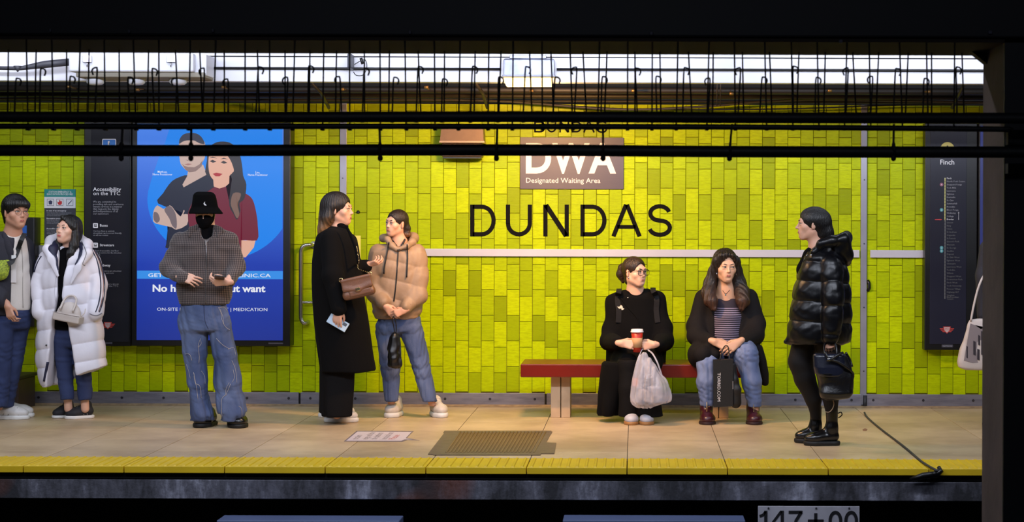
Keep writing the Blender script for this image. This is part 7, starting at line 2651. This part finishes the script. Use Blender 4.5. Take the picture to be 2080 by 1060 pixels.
    Mx = Matrix.Translation((P(1457.5, 757, yb).x, yb - .001, P(1457.5, 757, yb).z)) @ Matrix.Rotation(math.pi / 2, 4, 'Y') @ Matrix.Rotation(math.pi / 2, 4, 'X')
    text('TORRID.COM', 0, 0, 6.4 / F * yb, yb, mat('bag_print', (216, 212, 214), .6), t, bold=.03, M=Mx, width=58 / F * yb)
    for k, l_ in enumerate((16, 14, 12, 15, 10)):
        pbox('fine_print', 1488.4 + k * 1.0, 1489.0 + k * 1.0, 774 + (k % 2), 774 + l_, yb - .0012, yb, mat('bag_print', (216, 212, 214), .6), t, 0) if k < 1 else None
    tubes('handle', [[P(1462, 732, yb + .01), P(1466, 715, yb + .04), P(1472, 703, Y - .47), P(1478, 703, Y - .47), P(1481, 715, yb + .04), P(1482, 732, yb + .01)]], .0045, BK, t, 6)


woman_long_hair()


# ------------------------------------------------------------------ woman in the shiny black puffer
def woman_puffer():
    Y = 12.18
    root = tag(empty('person', (P(1665, 900, Y).x, Y, 0)), 'woman in shiny black puffer jacket, leggings and black boots facing away from the column', 'person')
    c, R, s = P(1647.5, 455, Y), rot(-88, 2), .955
    f = body_field((P(1585, 0, Y).x, Y - .36, .05), (P(1745, 0, Y).x, Y + .26, P(0, 420, Y).z), [(.66, .84), (1.36, 1.70)])
    head_solids(f, c, R, s, nose=1.3, neck_to=P(1661, 512, Y + .01), neck_r=.048)
    f.chain([P(1662, 510, Y), P(1664, 580, Y), P(1666, 670, Y)], [.06, .10, .11], .04)
    f.cap(P(1682, 540, Y - .1), P(1668, 540, Y + .1), .05, .05, .03)
    h1 = P(1686, 682, Y - .20)
    f.chain([P(1684, 535, Y - .1), P(1690, 620, Y - .18), h1], [.045, .036, .024], .02)
    f.chain([P(1668, 535, Y + .1), P(1668, 620, Y + .16), P(1650, 690, Y + .12)], [.045, .036, .024], .02)
    f.chain([P(1640, 690, Y + .06), P(1627, 734, Y + .06), P(1635, 768, Y + .07), P(1652, 810, Y + .09), P(1658, 838, Y + .12)], [.05, .04, .035, .024, .016], .02)
    f.chain([P(1680, 690, Y - .05), P(1683, 760, Y - .04), P(1690, 852, Y + .04)], [.05, .04, .018], .02)
    hand_solids(f, h1, (.0, -.05, -1), (-.15, -1, 0), 1, curls=((.8, 1.0, .6),) * 4, s=.84, spread=.01, thumb_in=.5)
    f.build('body', SK_L, root)
    face_parts(root, c, R, s, None, brow=(28, 19, 15), lip=(160, 90, 84), nose=1.3, iris=(30, 20, 15))

    def back(f):
        f.ell((0, .034, .030), (.084, .112, .092), k=.02)
        f.chain([(0, .08, -.01), (0, .105, -.06), (0, .13, -.10)], [.066, .058, .04], .03)
    hair(root, c, R, s, HBLK, back, 1.03, ext=(.13, .20, .16), n=46, amp=.0010, face=(.066, .076, .100), face_c=(0, -.100, -.036))
    SP = mat('shiny_black_nylon', (9, 9, 13), .34, spec=.4, bump=(26, .12))
    g = Field((P(1588, 0, Y).x, Y - .36, P(0, 706, Y).z), (P(1740, 0, Y).x, Y + .32, P(0, 484, Y).z), .0066)
    zq = [P(0, v, Y).z for v in (735, 690, 647, 606, 566, 526, 494, 465)]
    g.loft(lofty(Y, [(500, 1650, 1690, .075), (510, 1640, 1706, .12), (522, 1633, 1714, .155), (550, 1621, 1722, .175), (590, 1611, 1727, .185), (630, 1606, 1729, .19), (665, 1602, 1729, .19), (690, 1599, 1728, .185), (697, 1600, 1725, .18)]), zr=.016, quilt=(.014, zq, .06), expo=2.2)
    qm = lambda n, ph=0.0: (lambda t: 1 + .16 * (np.sqrt(np.abs(np.sin(math.pi * (t * n + ph)))) - .6))
    g.chain([P(1688, 540, Y - .13), P(1692, 600, Y - .175), P(1691, 640, Y - .19)], [.080, .078, .072], .012, mod=qm(1.6, .1))
    g.chain([P(1691, 640, Y - .19), P(1687, 684, Y - .20)], [.072, .058], .012, mod=qm(1.1))
    g.ell(P(1652, 500, Y - .0), (.055, .08, .06), k=.01, op='s')
    g.cap(P(1596, 694, Y - .02), P(1606, 690, Y - .02), .02, .04, .02)
    g.fold(.005, 26, 9, (1, 1, .8))
    g.fold(.002, 70, 10)
    jk = g.build('puffer_jacket', SP, root)
    h = Field(*bounds([P(1672, 472, Y), P(1734, 545, Y)], .2), .0055)
    h.chain([P(1668, 494, Y - .12), P(1690, 489, Y - .13), P(1712, 486, Y - .10), P(1716, 484, Y), P(1712, 486, Y + .10), P(1690, 489, Y + .13)], [.030, .036, .040, .040, .040, .034], .03)
    h.chain([P(1713, 498, Y - .09), P(1718, 518, Y - .05), P(1716, 530, Y)], [.045, .042, .036], .03)
    h.chain([P(1713, 498, Y + .09), P(1718, 518, Y + .05), P(1716, 530, Y)], [.045, .042, .036], .03)
    h.chain([P(1666, 500, Y - .11), P(1655, 512, Y - .10), P(1645, 528, Y - .07)], [.024, .022, .014], .02)
    h.ell(P(1703, 506, Y), (.062, .13, .085), k=.03)
    h.fold(.009, 26, 4, (1, 1, .7))
    h.build('hood', SP, jk)
    m = MB()
    q = hug(g, [(1647.5, 518)], Y - .1, .012)[0]
    m.lathe([(.002, -.006), (.007, -.004), (.007, .004), (.002, .006)], q, 8)
    m.build('snap_button', mat('silver', (190, 190, 200), .2, 1.0), jk)
    tubes('zip', [hug(g, dense([(1640, 517), (1632, 530), (1625, 545)], 3), Y - .05, .004)], .003, mat('silver', (190, 190, 200), .2, 1.0), jk, 5, 0)
    g = Field(*bounds([P(1640, 495, Y), P(1660, 540, Y)], .1), .006)
    g.chain([P(1660, 506, Y), P(1648, 520, Y), P(1638, 548, Y)], [.05, .055, .07], .02)
    g.build('black_top', BLKF, root)
    # leggings: one knee forward
    LG = mat('legging_black', (17, 14, 16), .7, spec=.3)
    g = Field((P(1590, 0, Y).x, Y - .2, .16), (P(1716, 0, Y).x, Y + .24, P(0, 676, Y).z), .0062)
    g.chain([P(1640, 680, Y + .06), P(1626, 734, Y + .06), P(1634, 768, Y + .07), P(1652, 810, Y + .09), P(1659, 854, Y + .13)], [.098, .082, .072, .056, .030], .02)
    g.chain([P(1682, 680, Y - .04), P(1683, 750, Y - .04), P(1687, 800, Y), P(1690, 856, Y + .04)], [.095, .072, .062, .030], .02)
    g.fold(.003, 30, 2)
    g.build('leggings', LG, root)
    a, b = fl(1633, 905), fl(1704, 903)
    sh = shoe(root, 'boot', (a.x + .01, a.y + .02, 0), (b.x - .005, a.y + .03, 0), BSHOE, BSOLE, w=.046, h=.085, sole=.032, collar=.12, boot=.12)
    tubes('pull_loop', [[Vector((b.x - .012, a.y + .05, .215)), Vector((b.x + .012, a.y + .045, .225)), Vector((b.x + .018, a.y + .045, .205)), Vector((b.x - .006, a.y + .05, .185))]], .004, BSHOE, sh, 6)
    tubes('welt_stitch', [[Vector((a.x + .012, a.y + .008, .032)), Vector((a.x + .08, a.y + .002, .032)), Vector((b.x - .06, a.y + .014, .032)), Vector((b.x - .02, a.y + .018, .032))]], .0022, mat('welt', (96, 84, 66), .7), sh, 5)
    a = fl(1618, 899)
    shoe(root, 'boot', (a.x + .004, a.y + .01, 0), (px(1668, a.y), a.y, 0), BSHOE, BSOLE, w=.046, h=.085, sole=.032, collar=.12, boot=.12)
    # black leather backpack carried by its loop
    t = tag(empty('backpack', P(1692, 812, Y - .22)), 'black leather flap backpack carried in the hand of the puffer jacket woman', 'backpack')
    LB_ = mat('soft_black_leather', (15, 14, 18), .32, spec=.6, bump=(70, .2))
    yb = Y - .22
    g = Field(*bounds([P(1648, 712, yb), P(1738, 812, yb)], .13), .0056)
    g.loft(lofty(yb, [(717, 1654, 1716, .05), (724, 1652, 1720, .06), (745, 1654, 1728, .075), (765, 1659, 1733, .085), (785, 1662, 1734, .09), (798, 1664, 1732, .088), (808, 1668, 1722, .07), (811, 1674, 1712, .05)]), zr=.018, expo=3)
    g.fold(.008, 26, 6)
    bb = g.build('bag_body', LB_, t)
    h = Field(*bounds([P(1648, 712, yb), P(1722, 766, yb)], .13), .005)
    h.loft(lofty(yb - .012, [(717.5, 1651, 1715, .055), (722, 1650.5, 1716, .066), (745, 1651, 1717, .080), (758, 1654, 1716, .082), (764, 1664, 1710, .080)]), zr=.008, expo=3.4)
    h.D = np.maximum(h.D, (h.ax[1] - (yb - .03))[None, :, None].astype(np.float32))
    h.build('flap', mat('flap_leather', (24, 27, 42), .25, spec=.6, bump=(80, .08)), t)
    pbox('metal_badge', 1673, 1690, 758.5, 760.5, yb - .1, yb - .094, mat('silver', (190, 190, 200), .2, 1.0), t, 0)
    tubes('handle_loop', [[P(1676, 722, yb - .06), P(1674, 708, yb - .03), P(1677, 697, Y - .205), P(1690, 693, Y - .205), P(1698, 702, yb - .02), P(1700, 720, yb - .05)]], .007, LB_, t, 8)
    tubes('shoulder_strap', [[P(1676, 715, yb - .09), P(1684, 729, yb - .105), P(1700, 734, yb - .105), P(1722, 748, yb - .085), P(1733, 760, yb - .04), P(1730, 775, yb - .03)], [P(1712, 716, yb - .08), P(1700, 722, yb - .105), P(1688, 731, yb - .11)], [P(1718, 716, yb + .02), P(1726, 730, yb + .03), P(1731, 745, yb + .02)]], .0085, LB_, t, 8, stuff=True)
    m = MB()
    m.box(P(1680, 733, yb - .118), P(1687, 728, yb - .108), .002)
    m.build('buckle', mat('silver', (190, 190, 200), .2, 1.0), t)
    tubes('zip_cord', [[P(1691, 810, yb - .03), P(1694, 820, yb - .03), P(1691, 830, yb - .02), P(1684, 837, yb - .02), P(1676, 836, yb - .02)]], .003, mat('cord_tan', (150, 124, 100), .7), t, 5)


woman_puffer()


# ------------------------------------------------------------------ the person behind the column, with the tote bag
def person_behind():
    Y = 13.3
    root = tag(empty('person', (P(2034, 868, Y).x, Y, 0)), 'person in dark coat mostly hidden behind the steel column at the right', 'person')
    c, R, s = P(2034, 440, Y), rot(20, 0), 1.0
    f = body_field((P(1970, 0, Y).x, Y - .34, .03), (P(2105, 0, Y).x, Y + .26, P(0, 404, Y).z), [(.75, .95), (1.38, 1.72)], .006)
    head_solids(f, c, R, s, neck_to=P(2034, 485, Y + .02))
    f.chain([P(2034, 485, Y), P(2034, 560, Y), P(2034, 650, Y)], [.07, .10, .10], .04)
    f.cap(P(2010, 505, Y), P(2058, 505, Y), .045, .045, .03)
    h1, h2 = P(1996, 652, Y - .05), P(2072, 652, Y - .05)
    f.chain([P(2008, 500, Y), P(1998, 580, Y), h1], [.04, .036, .024], .02)
    f.chain([P(2060, 500, Y), P(2070, 580, Y), h2], [.04, .036, .024], .02)
    f.chain([P(2022, 650, Y), P(2020, 740, Y), P(2020, 845, Y + .05)], [.05, .04, .03], .02)
    f.chain([P(2046, 650, Y), P(2048, 740, Y), P(2048, 845, Y + .05)], [.05, .04, .03], .02)
    hand_solids(f, h1, (0, -.1, -1), (-1, -.3, 0), -1, s=.9)
    hand_solids(f, h2, (0, -.1, -1), (1, -.3, 0), 1, s=.9)
    f.build('body', SK_E, root)
    face_parts(root, c, R, s, None)
    hair(root, c, R, s, HBRN)
    g = Field((P(1972, 0, Y).x, Y - .26, P(0, 700, Y).z), (P(2100, 0, Y).x, Y + .26, P(0, 476, Y).z), .0085)
    g.loft(lofty(Y, [(486, 2014, 2056, .07), (500, 2000, 2070, .12), (560, 1997, 2072, .14), (640, 1996, 2074, .14), (692, 1994, 2076, .15)]), zr=.015)
    g.chain([P(2008, 505, Y), P(1997, 560, Y - .01), P(1996, 640, Y - .05)], [.066, .058, .048], .03)
    g.chain([P(2060, 505, Y), P(2070, 570, Y), P(2072, 640, Y - .05)], [.066, .058, .048], .03)
    g.fold(.008, 20, 3)
    g.build('coat', mat('dark_slate_coat', (34, 33, 42), .8, bump=(80, .2)), root)
    g = Field((P(1996, 0, Y).x, Y - .2, .06), (P(2074, 0, Y).x, Y + .24, P(0, 660, Y).z), .0085)
    for u in (2021, 2047):
        g.chain([P(u, 670, Y), P(u, 750, Y), P(u, 850, Y + .03)], [.085, .07, .065], .02)
    g.fold(.006, 25, 3)
    g.build('trousers', BLKT, root)
    for u in (2018, 2050):
        a = fl(u, 872)
        shoe(root, 'shoe', (a.x, a.y + .02, 0), (a.x + .01, a.y + .28, 0), BSHOE, BSOLE, w=.048)
    # tote bag over the arm
    t = tag(empty('tote_bag', P(1975, 748, Y - .14)), 'cream canvas tote bag with a printed street scene, half hidden by the column', 'bag')
    TB = mat('canvas_cream', (206, 192, 184), .85, bump=(240, .25))
    yb = Y - .12
    g = Field(*bounds([P(1944, 640, yb), P(2024, 752, yb)], .1), .006)
    g.loft(lofty(yb, [(648, 1969, 2010, .02), (655, 1966, 2014, .03), (680, 1959, 2020, .045), (710, 1951, 2024, .055), (735, 1945.5, 2026, .055), (746, 1947, 2024, .05), (751, 1960, 2020, .04)]), zr=.012, expo=3)
    g.fold(.006, 22, 5)
    bb = g.build('bag_body', TB, t)
    tubes('strap', [[P(1972, 652, yb - .02), P(1977, 625, yb - .02), P(1984, 595, yb - .015), P(1991, 574, yb - .01), P(1998, 560, Y - .1)], [P(2004, 652, yb - .02), P(2006, 610, yb - .02), P(2003, 575, yb - .02), P(1998, 560, Y - .1)]], .008, TB, t, 8, stuff=True)
    INK, INKL = mat('print_ink', (52, 44, 50), .8), mat('print_ink_light', (140, 126, 126), .8)

    def ink(name, pix, m_, d=.002):
        yy = min(p.y for p in hug(g, pix, yb - .03, 0))
        return flat(name, pix, yy - d, m_, bb, 0)
    ink('printed_building', [(1971, 657), (1980, 660), (1992, 668), (2004, 665), (2010, 735), (1975, 737), (1958, 732)], INKL, .003)
    for k, (u, v, w_, h_) in enumerate(((1971, 660, 6, 20), (1980, 668, 5, 16), (1987, 680, 4, 22), (1969, 690, 4, 24), (1977, 692, 5, 30), (1985, 708, 5, 24), (1993, 672, 5, 50), (1963, 702, 3, 26), (2000, 680, 4, 44))):
        ink('printed_block', [(u, v), (u + w_, v + 2), (u + w_, v + h_), (u, v + h_ - 2)], INK, .0045)


person_behind()
